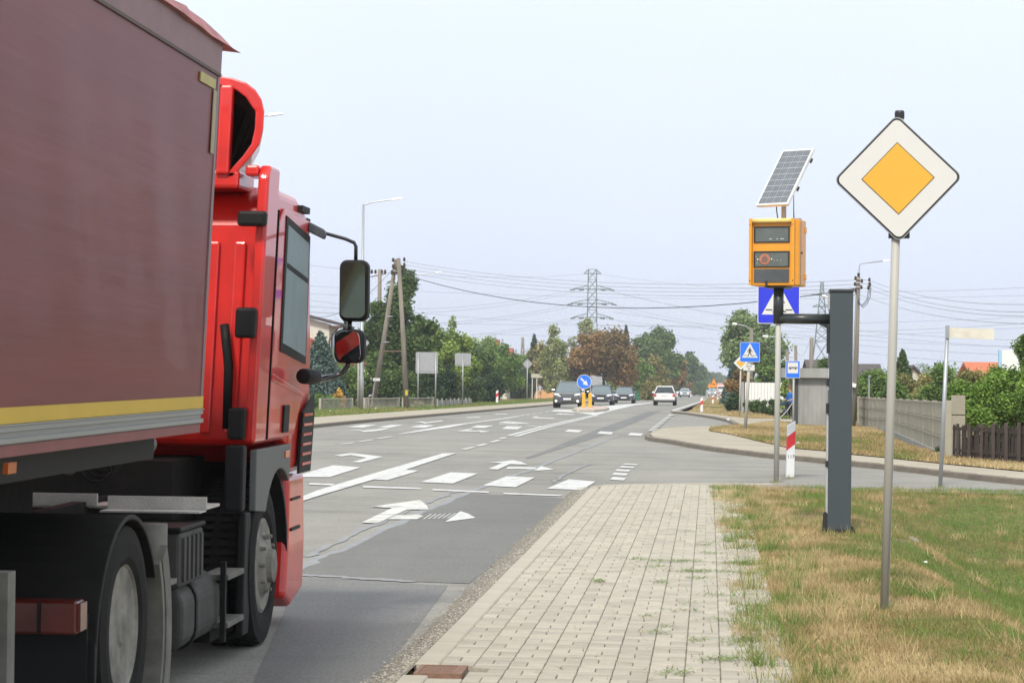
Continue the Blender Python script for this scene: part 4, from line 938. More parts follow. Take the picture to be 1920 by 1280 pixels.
# utility pole builders
def woodpole(t, p0, p1, r0=.14, r1=.09, name='pole'):
    return part(t, name, MB().tube([p0, Vector(p0).lerp(Vector(p1), .5)+Vector((.03,0,0)), p1], [r0, (r0+r1)/2, r1], 9), M_post, smooth=True)
def insul(t, p, s=1.0):
    part(t, 'insulator', MB().lathe([(0,.02*s),(.03*s,.05*s),(.07*s,.06*s),(.09*s,.035*s),(.13*s,.05*s),(.16*s,.02*s)], p, 2, 8), mat('insulator_brown', (.06,.035,.03), .35))
Ya = 121.5
ap = thing('a_frame_pole', 'A shaped pair of weathered timber poles in front of the linden', 'utility pole', gp(763, Ya))
b1 = gp(763, Ya); tp = W(747, 484, Ya); b2 = gp(697, Ya+.6); woodpole(ap, b1-Vector((0,0,.2)), tp, .15, .10); woodpole(ap, b2-Vector((0,0,.2)), W(742.5, 486, Ya+.4), .15, .10)
part(ap, 'tie_bar', MB().tube([W(720,658,Ya), W(757,659,Ya)], .03, 6), M_rust)
for py_ in (489, 499, 509): part(ap, 'cross_brace', MB().tube([W(740,py_,Ya), W(750,py_+2,Ya)], .025, 6), M_rust)
jb = part(ap, 'junction_box', MB().box(W(700.5,711,Ya).x, W(713,711,Ya).x, Ya-.25, Ya-.05, W(700,714,Ya).z, W(700,708.5,Ya).z), M_white)
part(ap, 'conduit', MB().tube([W(703,713,Ya-.2), W(695,768,Ya-.2)], .035, 6), M_galv)
part(ap, 'number_plate', MB().box(W(760.5,730,Ya).x, W(765.5,730,Ya).x, Ya-.19, Ya-.17, W(762,741,Ya).z, W(762,731,Ya).z), mat('yellow_plate', (.55,.42,.05), .6))
for (a, b_) in ((737,491),(737,503),(758,490),(758,500),(757,509),(735,515)): insul(ap, W(a, b_, Ya), 1.3)
for (a, b_) in ((739.5,508),(730,593),(723,641)): part(ap, 'clamp', MB().lathe([(-.03,.15),(.03,.15)], W(a+1,b_,Ya+.2), 2, 10), M_galv)
# pole top behind the truck mirror
t = thing('utility_pole', 'short timber pole end with insulators behind the upper truck mirror', 'utility pole', gp(709, 150))
woodpole(t, gp(709,150), W(712,505,150), .16, .12); part(t, 'crossarm', MB().tube([W(695,519,150), W(724,513,150)], .04, 6), M_rust)
for a in (697,704,716,722): insul(t, W(a,513,150), 1.6)
# small far A pole
t = thing('a_frame_pole', 'small distant A shaped pole beyond the left hedge', 'utility pole', gp(980, 330))
woodpole(t, gp(984,330), W(981,632,330), .14, .12); woodpole(t, gp(971,330), W(979.5,632,330), .14, .12); part(t, 'cross_brace', MB().tube([W(976,660,330),W(984,660,330)], .1, 6), M_post)
# leaning pole on the right with lamp arm
Yp = 84
rp = thing('utility_pole', 'leaning weathered utility pole with curved lamp arm and insulators right of the grey camera cabinet', 'utility pole', gp(1597, Yp))
b1 = gp(1597.5, Yp); tp = W(1609.5, 519, Yp); woodpole(rp, b1-Vector((0,0,.2)), tp, .125, .075)
part(rp, 'lamp_arm', MB().tube([W(1609.5,522,Yp), W(1610.5,513,Yp), W(1611,500,Yp), W(1613,495,Yp), W(1620,493.5,Yp), W(1658,489,Yp)], .018, 8), M_galv, smooth=True)
part(rp, 'luminaire', MB().hexa([W(1655,490,Yp-.06),W(1667,488.5,Yp-.06),W(1667,488.5,Yp+.06),W(1655,490,Yp+.06),W(1656,487.5,Yp-.04),W(1666,486.5,Yp-.04),W(1666,486.5,Yp+.04),W(1656,487.5,Yp+.04)]), M_white)
part(rp, 'cap', MB().tube([W(1609.5,521,Yp), W(1610,512,Yp)], .045, 8), M_black)
for py_, xr in ((522.5,1629.5),(530,1631),(538,1628)):
    part(rp, 'crossarm', MB().tube([W(1604,py_-.5,Yp-.12), W(xr,py_+3,Yp-.12)], .016, 6), M_galv)
for a, b_ in ((1604,525),(1603,536),(1604,547),(1616,530),(1630,528),(1631,536),(1615,542),(1628,543)): insul(rp, W(a, b_, Yp-.12), .85)
part(rp, 'conduit', MB().tube([W(1606,560,Yp-.15), W(1603.5,620,Yp-.16), W(1599,690,Yp-.17), W(1597,760,Yp-.17)], .02, 6), M_galv)
for s_ in range(3):
    part(rp, 'cable_loop', MB().tube([W(1605,545+s_*8,Yp), W(1610,566+s_*2,Yp-.1), W(1618,577-s_*3,Yp-.2), W(1626,570-s_*5,Yp-.2), W(1632-s_*3,556,Yp-.1), W(1633-s_*2,540,Yp), W(1630-s_,530,Yp)], .012, 5), M_wireth, smooth=True)
part(rp, 'white_box', MB().hexa([W(1594.5,724,Yp-.3),W(1604,726.5,Yp-.3),W(1604,726.5,Yp),W(1594.5,724,Yp),W(1595,716,Yp-.3),W(1606,720,Yp-.3),W(1606,720,Yp),W(1595,716,Yp)]), M_white)
# other background poles on the right
def simplepole(label, px, pb, pt, Y, r, lean=0, arm=None):
    t = thing('utility_pole', label, 'utility pole', gp(px, Y)); woodpole(t, gp(px,Y), W(px+lean, pt, Y), r, r*.75)
    if arm:
        part(t, 'lamp_arm', MB().tube([W(px+lean,pt+2,Y), W(px+lean+(arm[0]-px-lean)*.4,pt+(arm[1]-pt)*.55,Y), W(*arm, Y)], .04, 6), M_galv)
        part(t, 'luminaire', MB().tube([W(arm[0]-3,arm[1]-.5,Y), W(arm[0]+5,arm[1]+1,Y)], [.07,.11], 6), M_white)
    return t
simplepole('timber pole with a lamp arm rising behind the crossing sign', 1407, 760, 615, 160, .16, 2, (1376, 607))
simplepole('short timber pole between willow and bus stop sign', 1476, 760, 656, 175, .15, 0)
simplepole('timber pole just above the bus stop sign', 1491, 760, 647, 165, .14, 1)
simplepole('timber pole leaning beside the legs of the second pylon', 1518, 760, 633, 180, .19, 4)
simplepole('thin distant lamp pole left of the street name post', 1761, 760, 692, 260, .07, 0, (1750, 694))
t = thing('street_lamp', 'street lamp arm poking out behind the top of the grey camera cabinet', 'street lamp', gp(1575,150), 'street lamps')
part(t, 'pole', MB().tube([gp(1575,150), W(1575,565,150)], .08, 8), M_galv); part(t, 'arm', MB().tube([W(1575,566,150), W(1548,554,150)], .035, 6), M_galv); part(t, 'luminaire', MB().tube([W(1553,557,150), W(1541,554,150)], [.07,.12], 6), M_white)
t = thing('street_lamp', 'low lamp on an arm in front of the willow by the camera pole', 'street lamp', gp(1462,140), 'street lamps')
part(t, 'pole', MB().tube([gp(1462,140), W(1462,632,140)], .07, 8), M_galv); part(t, 'arm', MB().tube([W(1462,632,140), W(1440,631,140)], .03, 6), M_galv); part(t, 'luminaire', MB().tube([W(1440,631,140), W(1430,630,140)], [.10,.06], 6), M_white)
t = thing('metal_post', 'thin pale metal post standing just behind the concrete fence', 'post', gp(1629.5, 86)); part(t, 'pole', MB().tube([gp(1629.5,86), W(1629.5,704,86)], .035, 8), M_galv); part(t, 'cap', MB().box(W(1628,704,86).x, W(1632,704,86).x, 85.9, 86.1, W(1629,707,86).z, W(1629,704,86).z), M_galv)
# lattice pylons
M_pyl = mat('pylon_steel', (.13,.17,.155), .6, .1)
def pylon(label, px, Y, rows, arms, peak=None):
    """rows: [(py, halfwidth_px)] from the top down; arms: [(py, halfspan_px, drop_px)]"""
    t = thing('lattice_pylon', label, 'pylon', gp(px, Y)); s = Y/F; r = .10
    P = []
    cx = W(px, 700, Y).x
    for py_, hw in rows: P.append((W(px+.9*(700-py_)/100, py_, Y).z, hw*s))
    mb = MB()
    for sx in (-1,1):
        for sy in (-1,1):
            mb.tube([(cx+sx*w_, Y+sy*w_, z_) for z_, w_ in P], r, 4)
    part(t, 'leg_frame', mb, M_pyl, smooth=False)
    mb = MB()
    for (za, wa), (zb, wb) in zip(P[:-1], P[1:]):
        n = max(1, int(round(abs(za-zb)/(wa+wb)/1.1)))
        for k in range(n):
            z1 = za+(zb-za)*k/n; z2 = za+(zb-za)*(k+1)/n; w1 = wa+(wb-wa)*k/n; w2 = wa+(wb-wa)*(k+1)/n
            for sy in (-1,1):
                mb.tube([(cx-w1, Y+sy*w1, z1), (cx+w2, Y+sy*w2, z2)], r*.75, 3, cap=False); mb.tube([(cx+w1, Y+sy*w1, z1), (cx-w2, Y+sy*w2, z2)], r*.75, 3, cap=False)
                mb.tube([(cx+sy*w1, Y-w1, z1), (cx+sy*w2, Y+w2, z2)], r*.5, 3, cap=False); mb.tube([(cx-w1, Y+sy*w1, z1), (cx+w1, Y+sy*w1, z1)], r*.5, 3, cap=False)
    part(t, 'lattice', mb, M_pyl)
    for py_, hs_, up in arms:
        z_ = W(px, py_, Y).z; mb = MB(); w0 = 7*s
        for sx in (-1,1):
            for sy in (-1,1):
                mb.tube([(cx, Y+sy*w0*.6, z_), (cx+sx*hs_*s, Y, z_-.0)], r*1.1, 4); mb.tube([(cx+sx*w0, Y+sy*w0*.6, z_+up*s), (cx+sx*hs_*s, Y, z_+.1)], r*.9, 4)
            for k in range(1, 5): q_ = cx+sx*(w0+(hs_*s-w0)*k/5); mb.tube([(q_, Y, z_), (q_-sx*(hs_*s-w0)*.12, Y, z_+up*s*(1-k/5))], r*.4, 3)
        part(t, 'crossarm', mb, M_pyl)
        if hs_ > 20:
            for sx in (-1,1):
                for f_ in (1.02, .55): part(t, 'insulator', MB().tube([(cx+sx*hs_*s*f_, Y-2.2, z_-.5), (cx+sx*hs_*s*f_, Y, z_-.1)] if False else [(cx+sx*hs_*s*(f_+.12), Y-.5, z_-.35), (cx+sx*hs_*s*(f_-.10), Y, z_-.15)], .26, 6), mat('insulator_grey', (.10,.11,.11), .4))
    return t
YP = 690
pylon('tall lattice pylon with three insulator arms above the brown chestnut', 1109, YP, [(505,7.5),(600,8.8),(640,11),(735,20)], [(513,16,8), (542,36,7), (569,40,8), (595,35,8)])
YQ = 640
pylon('second lattice pylon with spreading legs behind the camera cabinet arm', 1540, YQ, [(529,2.2),(560,4.5),(585,7),(640,12),(735,24)], [(553,20,1), (575,17,4)])
# far twin crossarm masts are out of view; high voltage conductors
def P_(px, py, Y): return W(px, py, Y)

for k, (pa, pb) in enumerate((((1080,542),(540,571)), ((1093,544),(540,582)), ((1072,569),(540,600)), ((1086,571),(540,606)), ((1077,595),(540,628)), ((1090,597),(540,634)))):
    cable('line %s of the tall pylon out to the left' % ('from the upper arm', 'from the inner upper arm', 'from the middle arm', 'from the inner middle arm', 'from the lower arm', 'from the inner lower arm')[k], P_(*pa, 689), P_(*pb, 520), 3, .035)
for k, (pa, pb) in enumerate((((1128,543),(1990,640)), ((1143,544),(1990,655)), ((1130,571),(1990,690)), ((1150,571),(1990,668)), ((1130,597),(1990,600)), ((1143,597),(1990,720)))):
    cable('line %s of the tall pylon out to the right' % ('from the inner upper arm', 'from the upper arm', 'from the inner middle arm', 'from the middle arm', 'from the inner lower arm', 'from the lower arm')[k], P_(*pa, 689), P_(*pb, 470), 3, .035)
cable('earth wire from the left to the top of the tall pylon', P_(520,490,520), P_(1094,514,690), 2, .032)
cable('earth wire from the tall pylon away to the right', P_(1124,514,690), P_(2050,532,430), 3, .032)
for k, (pa, pb, lb) in enumerate((((560,535),(1980,552),'long thin wire crossing the whole sky above the treetops'), ((560,597),(1980,592),'long thin wire crossing low behind the willow top'), ((900,625),(1980,610),'thin wire just above the roadside trees'), ((560,560),(1400,612),'thin wire falling behind the linden towards the avenue'), ((1150,585),(1980,650),'thin wire falling away over the white hall'))):
    cable(lb, P_(*pa, 560), P_(*pb, 560), 2, .03)
# street side low voltage lines from A pole to the leaning pole and onwards
for k, (pa, pb, lb) in enumerate((((758,490),(1604,525),'top street wire between A shaped pole and leaning pole'), ((758,496),(1604,533),'second street wire between A shaped pole and leaning pole'), ((757,503),(1603,540),'third street wire between A shaped pole and leaning pole'), ((756,510),(1603,547),'lowest bare street wire between A shaped pole and leaning pole'))):
    cable(lb, P_(*pa, Ya), P_(*pb, Yp), .55, .008)
cable('thick twisted cable sagging between A shaped pole and leaning pole', P_(756,514,Ya), P_(1604,541,Yp), 1.15, .017, M_wireth)
cable('sagging cable falling from the A shaped pole behind the truck mirror', P_(740,500,Ya), P_(576,592,149), .9, .013, M_wireth)
for k, (a, b_, lb) in enumerate((((1630,526),(1990,568),'top wire leaving the leaning pole for the right'), ((1631,534),(1990,584),'second wire leaving the leaning pole for the right'), ((1629,541),(1990,592),'third wire leaving the leaning pole for the right'), ((1606,550),(1990,607),'lowest wire leaving the leaning pole for the right'))):
    cable(lb, P_(*a, Yp), P_(*b_, 55), .3, .007)
for k, (a, b_) in enumerate((((1518,636),(1604,548)), ((1491,652),(1518,638)), ((1409,618),(1491,650)))):
    cable(('drooping service wire between background poles and the leaning pole', 'short service wire between the two small background poles', 'service wire from the lamp armed timber pole towards the bus stop')[k], P_(*a, 170), P_(*b_, 170 if k else Yp), .8, .012)
for k, y_ in enumerate((548, 583, 600)):
    cable(('upper','middle','lower')[k]+' thin wire seen between truck cab and its mirror', P_(540,y_-2,400), P_(700,y_+2,400), .4, .022)

# ================================================================== ROAD SIGNS AND POSTS
def signmat(name, col, rough=.45): return mat(name, col, rough, var=.03, scale=3, coat=.2)
S_blue = signmat('sign_blue', (.015,.03,.62)); S_blue2 = signmat('sign_sky_blue', (.01,.16,.80)); S_white = mat('sign_white', (.66,.65,.615), .5, var=.02, scale=3, coat=.2)
S_yel = mat('sign_yellow', (.74,.395,.03), .5, var=.03, scale=3, coat=.2); S_blk = mat('sign_black', (.012,.012,.014), .5); S_or = signmat('sign_orange', (.85,.28,.02)); S_red = signmat('sign_red', (.70,.025,.03))
def rrect(x0, x1, z0, z1, r, n=5):
    L = []
    for cx, cz, a0 in ((x1-r,z0+r,-90),(x1-r,z1-r,0),(x0+r,z1-r,90),(x0+r,z0+r,180)):
        for i in range(n+1): a = rad(a0+90*i/n); L.append((cx+r*math.cos(a), cz+r*math.sin(a)))
    return L
def rot2(L, deg):
    c, s = math.cos(rad(deg)), math.sin(rad(deg)); return [(a*c-b_*s, a*s+b_*c) for a, b_ in L]
def plate(t, name, loop, y0, th, m, mi_side=None, **k): return part(t, name, MB().prism(loop, 1, y0, y0+th), m, world=False, **k)
def post(t, h, r, m=None, lean=0, name='post', z0=-.2, y=.0, cap=None):
    part(t, name, MB().tube([(0-lean*z0*-1 if False else lean*z0, y, z0), (lean*h, y, h)], r, 16), m or M_galvm, world=False, smooth=True)
    if cap: part(t, 'post_cap', MB().lathe([(h-.01,r*1.12),(h+.03,r*1.15),(h+.045,r*1.0)], (lean*h, y, 0), 2, 14), cap, world=False)
def text(t, name, body, size, loc, m, mirror=False):
    cu = D.curves.new(name, 'FONT'); cu.body = body; cu.size = size; cu.extrude = .0006; cu.align_x = 'CENTER'; cu.align_y = 'CENTER'; tmp = D.objects.new('tmp', cu); COL.objects.link(tmp); dg = bpy.context.evaluated_depsgraph_get(); me = D.meshes.new_from_object(tmp.evaluated_get(dg)); me.materials.clear(); me.materials.append(m); D.objects.remove(tmp)
    o = D.objects.new(name, me); COL.objects.link(o); o.parent = t; o.location = loc; o.rotation_euler = (rad(90), 0, 0); return o
def diamond(label, base, Yb, cen_z, side, leanx, yaw_, r_post, front=True, cx=0, group=None):
    t = thing('priority_road_sign' if front else 'diamond_sign_back', label, 'road sign', base, group, rot=(0, 0, yaw_))
    post(t, cen_z+side*.70-.01 if front else cen_z+side*.3, r_post, lean=leanx, cap=M_black if front else None)
    y0 = -r_post-.025; tilt = 1.5; c = side/2
    def L(s, r): return [(a+leanx*cen_z+cx, b_+cen_z) for a, b_ in rot2(rrect(-s, s, -s, s, r), 45+tilt)]
    if front:
        plate(t, 'backing', L(c, .05), y0, .018, M_signback)
        plate(t, 'black_rim', L(c-.006, .045), y0-.002, .0015, S_blk); plate(t, 'white_face', L(c-.0175, .04), y0-.004, .0015, S_white)
        plate(t, 'black_line', L(c*.565, .004), y0-.006, .0015, S_blk); plate(t, 'yellow_square', L(c*.55, .003), y0-.008, .0015, S_yel)
        for zz in (.5, -.62): part(t, 'bracket', MB().box(leanx*cen_z-.06, leanx*cen_z+.085, y0+.018, .05, cen_z+zz*side-.02, cen_z+zz*side+.02), M_black, world=False)
    else:
        plate(t, 'panel', L(c, .05), r_post, .018, M_signback)
        for zz in (.35, -.35): part(t, 'bracket', MB().box(leanx*cen_z-.12, leanx*cen_z+.12, r_post-.02, r_post, cen_z+zz*side-.02, cen_z+zz*side+.02), M_galv, world=False)
    return t
b_ = G(1658, 1141); Ys = b_.y; pz = W(1680, 336, Ys).z-b_.z; lean_ = (W(1686.5,222,Ys).x-b_.x)/(W(1686.5,222,Ys).z-b_.z)
sidep = (W(1791,336,Ys).x-W(1567,336,Ys).x)/1.414/.925
diamond('large yellow and white diamond priority road sign on a grey post in the near verge', b_, Ys, pz, sidep, lean_, rad(-3), .030)
part(D.objects['priority_road_sign'], 'post_seam', MB().tube([(.029,.006,0),(.029+lean_*2,.006,2)], .003, 4), M_galvm, world=False)

# pedestrian crossing signs
def ped_fig(t, x, z, s, y, m, flip=1):
    """walking figure inside a white triangle, s = sign side"""
    def Q(L): return [(x+flip*a*s, z+b_*s) for a, b_ in L]
    def seg(a, b_, w0, w1):
        a = Vector((a[0],a[1])); b_ = Vector((b_[0],b_[1])); d = (b_-a).normalized(); n = Vector((-d.y, d.x)); return Q([tuple(a-n*w0/2), tuple(b_-n*w1/2), tuple(b_+n*w1/2), tuple(a+n*w0/2)])
    mb = MB()
    def add(L): mb.prism(L, 1, y, y+.0015)
    add(Q([(.0+.042*math.cos(i*.628), .235+.046*math.sin(i*.628)) for i in range(10)]))
    add(Q([(-.055,.165),(-.005,.195),(.065,.175),(.055,-.02),(-.035,-.02)]))
    for a_, b2, w0, w1 in (((-.04,.155),(-.105,.06),.045,.035), ((-.105,.065),(-.165,.01),.035,.03), ((.055,.16),(.125,.08),.045,.035), ((.125,.085),(.11,-.01),.035,.03),
                           ((-.01,0),(-.055,-.13),.06,.045), ((-.055,-.125),(-.15,-.235),.045,.04), ((.03,0),(.065,-.12),.06,.045), ((.065,-.115),(.12,-.245),.045,.04), ((-.15,-.235),(-.205,-.225),.03,.025), ((.115,-.245),(.17,-.24),.03,.025)):
        add(seg(a_, b2, w0, w1))
    o = part(t, 'walking_figure', mb, m, world=False); return o
def crossing(label, base, cen, side, lean, r_post, h, blue, plate_=None):
    t = thing('crossing_sign', label, 'road sign', base); post(t, h, r_post, lean=lean); x0 = lean*cen; y0 = -r_post-.02; c = side/2
    plate(t, 'backing', rrect(x0-c, x0+c, cen-c, cen+c, .03), y0, .015, S_white); plate(t, 'blue_face', rrect(x0-c*.965, x0+c*.965, cen-c*.965, cen+c*.965, .026), y0-.002, .0015, blue)
    tri = [(x0-c*.80, cen-c*.56), (x0+c*.80, cen-c*.56), (x0+c*.03, cen+c*.86), (x0-c*.03, cen+c*.86)]; plate(t, 'white_triangle', tri, y0-.004, .0015, S_white)
    sgm = MB()
    for a, b2 in ((-.63,-.30),(.33,.66)): sgm.prism([(x0+c*a, cen-c*.36), (x0+c*b2, cen-c*.36), (x0+c*b2*(.97 if b2 > 0 else 1), cen-c*.31), (x0+c*a*.96, cen-c*.31)], 1, y0-.006, y0-.0045)
    part(t, 'ground_line', sgm, S_blk, world=False); ped_fig(t, x0, cen-c*.02, side*.86, y0-.007, S_blk, -1)
    if plate_:
        z_, w_, h_ = plate_; xx = lean*z_
        plate(t, 'plate', rrect(xx-w_/2, xx+w_/2, z_-h_/2, z_+h_/2, .015), y0, .012, S_white)
        text(t, 'lettering', 'R0777', h_*.40, (xx, y0-.003, z_+h_*.2), S_blk); text(t, 'lettering', '00', h_*.40, (xx, y0-.003, z_-h_*.22), S_blk)
    for zz in (.3, -.3): part(t, 'bracket', MB().box(lean*cen-.05, lean*cen+.05, y0+.015, r_post*.5, cen+zz*side-.015, cen+zz*side+.015), M_galv, world=False)
    return t
b_ = G(1455.5, 903); lean1 = (W(1463,410,b_.y).x-b_.x)/(W(1463,410,b_.y).z-b_.z)
side1 = 78*b_.y/F
crossing('blue pedestrian crossing sign partly hidden behind the yellow speed camera', b_, W(1464,568,b_.y).z-b_.z, side1, lean1*.65, .041, W(1463,530,b_.y).z-b_.z, S_blue)
b_ = G(1397, 812); 
crossing('smaller blue pedestrian crossing sign with white number plate on the far corner', b_, W(1406,660,b_.y).z-b_.z, 37*b_.y/F, (W(1406,660,b_.y).x-b_.x)/(W(1406,660,b_.y).z-b_.z), .045, W(1406,645,b_.y).z-b_.z, S_blue2, (W(1402,689,b_.y).z-b_.z, 21*b_.y/F, 11*b_.y/F))
b_ = gp(1387, 100); Yb = 100; sd = 24*Yb/F
diamond('small yellow priority diamond sign half behind the second crossing sign', b_, Yb, W(1392,680,Yb).z-b_.z, 25*Yb/F/1.2, (W(1389,680,Yb).x-b_.x)/(W(1389,680,Yb).z-b_.z), 0, .035)
# bus stop sign
b_ = gp(1488, 80); Yb = 80; t = thing('bus_stop_sign', 'blue and white bus stop sign in front of the concrete shelter', 'road sign', b_); hh = W(1487,678,Yb).z-b_.z
post(t, hh, .032); s = Yb/F; cz = W(1486,692.5,Yb).z-b_.z; w_, h_ = 26.5*s, 32*s; xo = W(1486.5,692,Yb).x-b_.x
plate(t, 'backing', rrect(xo-w_/2, xo+w_/2, cz-h_/2, cz+h_/2, .03), -.06, .015, S_white); plate(t, 'blue_face', rrect(xo-w_*.47, xo+w_*.47, cz-h_*.475, cz+h_*.475, .025), -.0625, .0015, S_blue2)
plate(t, 'white_panel', rrect(xo-w_*.36, xo+w_*.36, cz-h_*.22, cz+h_*.41, .01), -.065, .0015, S_white)
bmz = cz+h_*.05; mb = MB().prism([(xo-w_*.30,bmz),(xo+w_*.31,bmz),(xo+w_*.31,bmz+h_*.11),(xo-w_*.28,bmz+h_*.11)], 1, -.0675, -.066)
for a in (-.18,.18): mb.prism([(xo+w_*a+.045*h_*math.cos(i*.785), bmz-h_*.01+.045*h_*math.sin(i*.785)) for i in range(8)], 1, -.0675, -.066)
part(t, 'bus_symbol', mb, S_blk, world=False)
for i in range(5): plate(t, 'bus_window', [(xo-w_*.25+i*w_*.11,bmz+h_*.045),(xo-w_*.17+i*w_*.11,bmz+h_*.045),(xo-w_*.17+i*w_*.11,bmz+h_*.09),(xo-w_*.25+i*w_*.11,bmz+h_*.09)], -.0695, .0015, S_white)
# street name sign, blank
b_ = G(1763, 911); t = thing('street_name_sign', 'blank cream street name plate on a leaning thin grey post', 'street sign', b_); Yb = b_.y; ln = (W(1777,610,Yb).x-b_.x)/(W(1777,610,Yb).z-b_.z)
post(t, W(1777,610,Yb).z-b_.z, .030, M_galv, lean=ln, cap=None)
xa = W(1779.5,614,Yb).x-b_.x; xb = W(1864,617,Yb).x-b_.x; za = W(1779,614,Yb).z-b_.z; zb = W(1779,633,Yb).z-b_.z; zc = W(1864,617,Yb).z-b_.z; zd = W(1864,636.5,Yb).z-b_.z
plate(t, 'name_plate', [(xa,zb),(xb,zd),(xb,zc),(xa,za)], -.02, .02, mat('cream_plate', (.66,.62,.52), .5)); part(t, 'clamp', MB().box(xa-.05,xa-.003,-.045,.045,zb-.01,za+.02), M_galv, world=False)
# bollard posts with red band
def delineator(label, base, h, w_, num=True, group='red and white marker posts along the road', scale_r=1):
    t = thing('marker_post', label, 'marker post', base, group); d = w_*.8
    sec = lambda z: (-w_/2*(.85+.15*(1-z/h)), w_/2*(.85+.15*(1-z/h)))
    z1, z2 = h*.55, h*.82; sl = h*.06
    def seg(nm, za, zb, m, s0=0, s1=0, top=False, g=0):
        x0, x1 = -w_/2-g, w_/2+g; y0, y1 = -d/2-g, d/2+g
        part(t, nm, MB().hexa([(x0,y0,za-s0*sl),(x1,y0,za+s0*sl),(x1,y1,za+s0*sl),(x0,y1,za-s0*sl),(x0,y0,zb-s1*sl),(x1,y0,zb+s1*sl),(x1,y1,zb+s1*sl),(x0,y1,zb-s1*sl)]), m, world=False, bev=min(.01, w_*.08))
    M_pw = mat('marker_white', (.80,.80,.79), .5, var=.03)
    seg('body', -.1, h, M_pw, 0, .8); seg('red_band', z1, z2, S_red, 1, 1, g=.002)
    if num: text(t, 'lettering', '117', w_*.62, (w_*.0, -d/2-.004, h*.38), S_blk)
    return t
b_ = G(1481, 894); t = delineator('white marker post with red band and number 117 beside the speed camera', b_, (894-794)*b_.y/F, 14.5*b_.y/F); t.rotation_euler = (0, rad(1), rad(8))
for px_, pb, pt, wd, lb in ((1315.5,774.5,746,4.6,'red topped marker post nearest the end of the edge line'), (1336.5,757.5,741,3.6,'second red topped marker post along the right roadside'), (1345.5,750,738.5,2.4,'third small marker post along the right roadside'), (1351.5,746,736.5,2,'tiny far marker post along the right roadside'), (932,757.5,732,4.4,'white marker post with red band beside the left pavement'), (1211.5,746.5,734.5,2.6,'small white marker post between black car and white estate'), (1269.5,743.5,733.5,2.2,'small white marker post right of the white estate'), (1295,743.5,733.5,2.2,'small white marker post beyond the far white car')):
    b_ = G(px_, pb); t = delineator(lb, b_, (pb-pt)*b_.y/F, wd*b_.y/F, False)
# traffic island with arrow sign and yellow bollards
ic = G(1104, 770); isl = [ (G(*p).x, G(*p).y) for p in ((1076,770.5),(1085,773),(1110,773),(1132,771),(1139,768.3),(1136,766.3),(1120,765.3),(1090,766))]
mbi = sheet('traffic_island', isl, mat('island_block', (.52,.38,.32), .85), .13, 3, thick=.15); tag(mbi, 'raised traffic island with pale kerb in the middle of the road', 'traffic island')
q = isl+[isl[0]]
for a, b_ in zip(q[:-1], q[1:]):
    a = Vector((*a, 0)); b2 = Vector((*b_, 0)); c = (a+b2)/2; o = link('kerb_stone', unit_box((b2-a).length, .2, .2, .02).mesh('kerb_stone', M_kerb), mbi, (c.x, c.y, hgt(c.x,c.y)+.14)); o.rotation_euler = (0,0,math.atan2(b2.y-a.y, b2.x-a.x))
Yi = 134; bz_ = hgt(-6, Yi)+.13
def bollard(px_, lb):
    x_ = W(px_, 750, Yi).x; t = thing('yellow_bollard', lb, 'bollard', (x_, Yi, bz_), 'yellow bollards on the traffic island'); s = Yi/F
    part(t, 'body', MB().prism(rrect(-3.3*s, 3.3*s, -.02, 27.5*s, 3.1*s, 6), 1, -.09, .09), S_yel, world=False, bev=.03); part(t, 'foot', MB().box(-4.2*s, 4.2*s, -.14, .14, -.02, 4*s), S_yel, world=False, bev=.03)
    part(t, 'reflector', MB().prism(rrect(-2*s, 2*s, 17*s, 24*s, 1*s, 3), 1, -.096, -.0905), signmat('amber_reflector', (.85,.38,.02)), world=False)
bollard(1094.5, 'yellow bollard under the blue arrow sign'); bollard(1106.5, 'yellow bollard just right of the blue arrow sign')
x_ = W(1095, 720, Yi).x; t = thing('keep_right_sign', 'round blue sign with white arrow pointing down right on the traffic island', 'road sign', (x_, Yi+.25, bz_)); s = Yi/F
cz = W(1095.5, 715.5, Yi).z-bz_; R_ = 13.6*s; post(t, cz+R_*.5, .035, y=.04)
plate(t, 'white_rim', [(R_*math.cos(i*math.pi/16), cz+R_*math.sin(i*math.pi/16)) for i in range(32)], -.02, .02, S_white); plate(t, 'blue_disc', [(R_*.94*math.cos(i*math.pi/16), cz+R_*.94*math.sin(i*math.pi/16)) for i in range(32)], -.0225, .0015, S_blue2)
ar = rot2([(-.62,.10),(.05,.10),(.05,.34),(.66,0),(.05,-.34),(.05,-.10),(-.62,-.10)], -45); mb = MB()
mb.poly([(a*R_*1.12, -.0255, cz+b2*R_*1.12) for a, b2 in ar]); o = part(t, 'arrow', MB().prism([(a*R_*1.12, cz+b2*R_*1.12) for a, b2 in ar], 1, -.0255, -.024), S_white, world=False)
# backs of signs
def backsign(label, px, Y, x0, x1, y0, y1, posts_, r=.035, name='sign_back', m=None):
    t = thing(name, label, 'road sign', gp(px, Y)); b0 = gp(px, Y); xa, xb = W(x0,y0,Y).x, W(x1,y0,Y).x; za, zb = W(px,y1,Y).z, W(px,y0,Y).z
    part(t, 'panel', MB().prism(rrect(xa, xb, za, zb, .05), 1, Y+.04, Y+.06), m or M_signback)
    part(t, 'stiffener', MB().box(xa+.02, xb-.02, Y+.02, Y+.038, za+.2*(zb-za)*.5, za+.2*(zb-za)*.5+.04), M_galv)
    for p in posts_: xx = W(p,y1,Y).x; part(t, 'post', MB().tube([(xx,Y,b0.z-.1),(xx,Y,zb-.02)], r, 10), M_galv, smooth=True)
backsign('large grey sign back on two posts across the road', 802, 128, 779.5, 821, 660, 700, (784,817), .04)
backsign('smaller grey sign back on one post right of the two post sign', 868, 150, 853, 883, 662, 686, (868,), .04)
backsign('small grey sign back on a post near the walking man', 1040, 270, 1034, 1047, 682.5, 699, (1040,), .05)
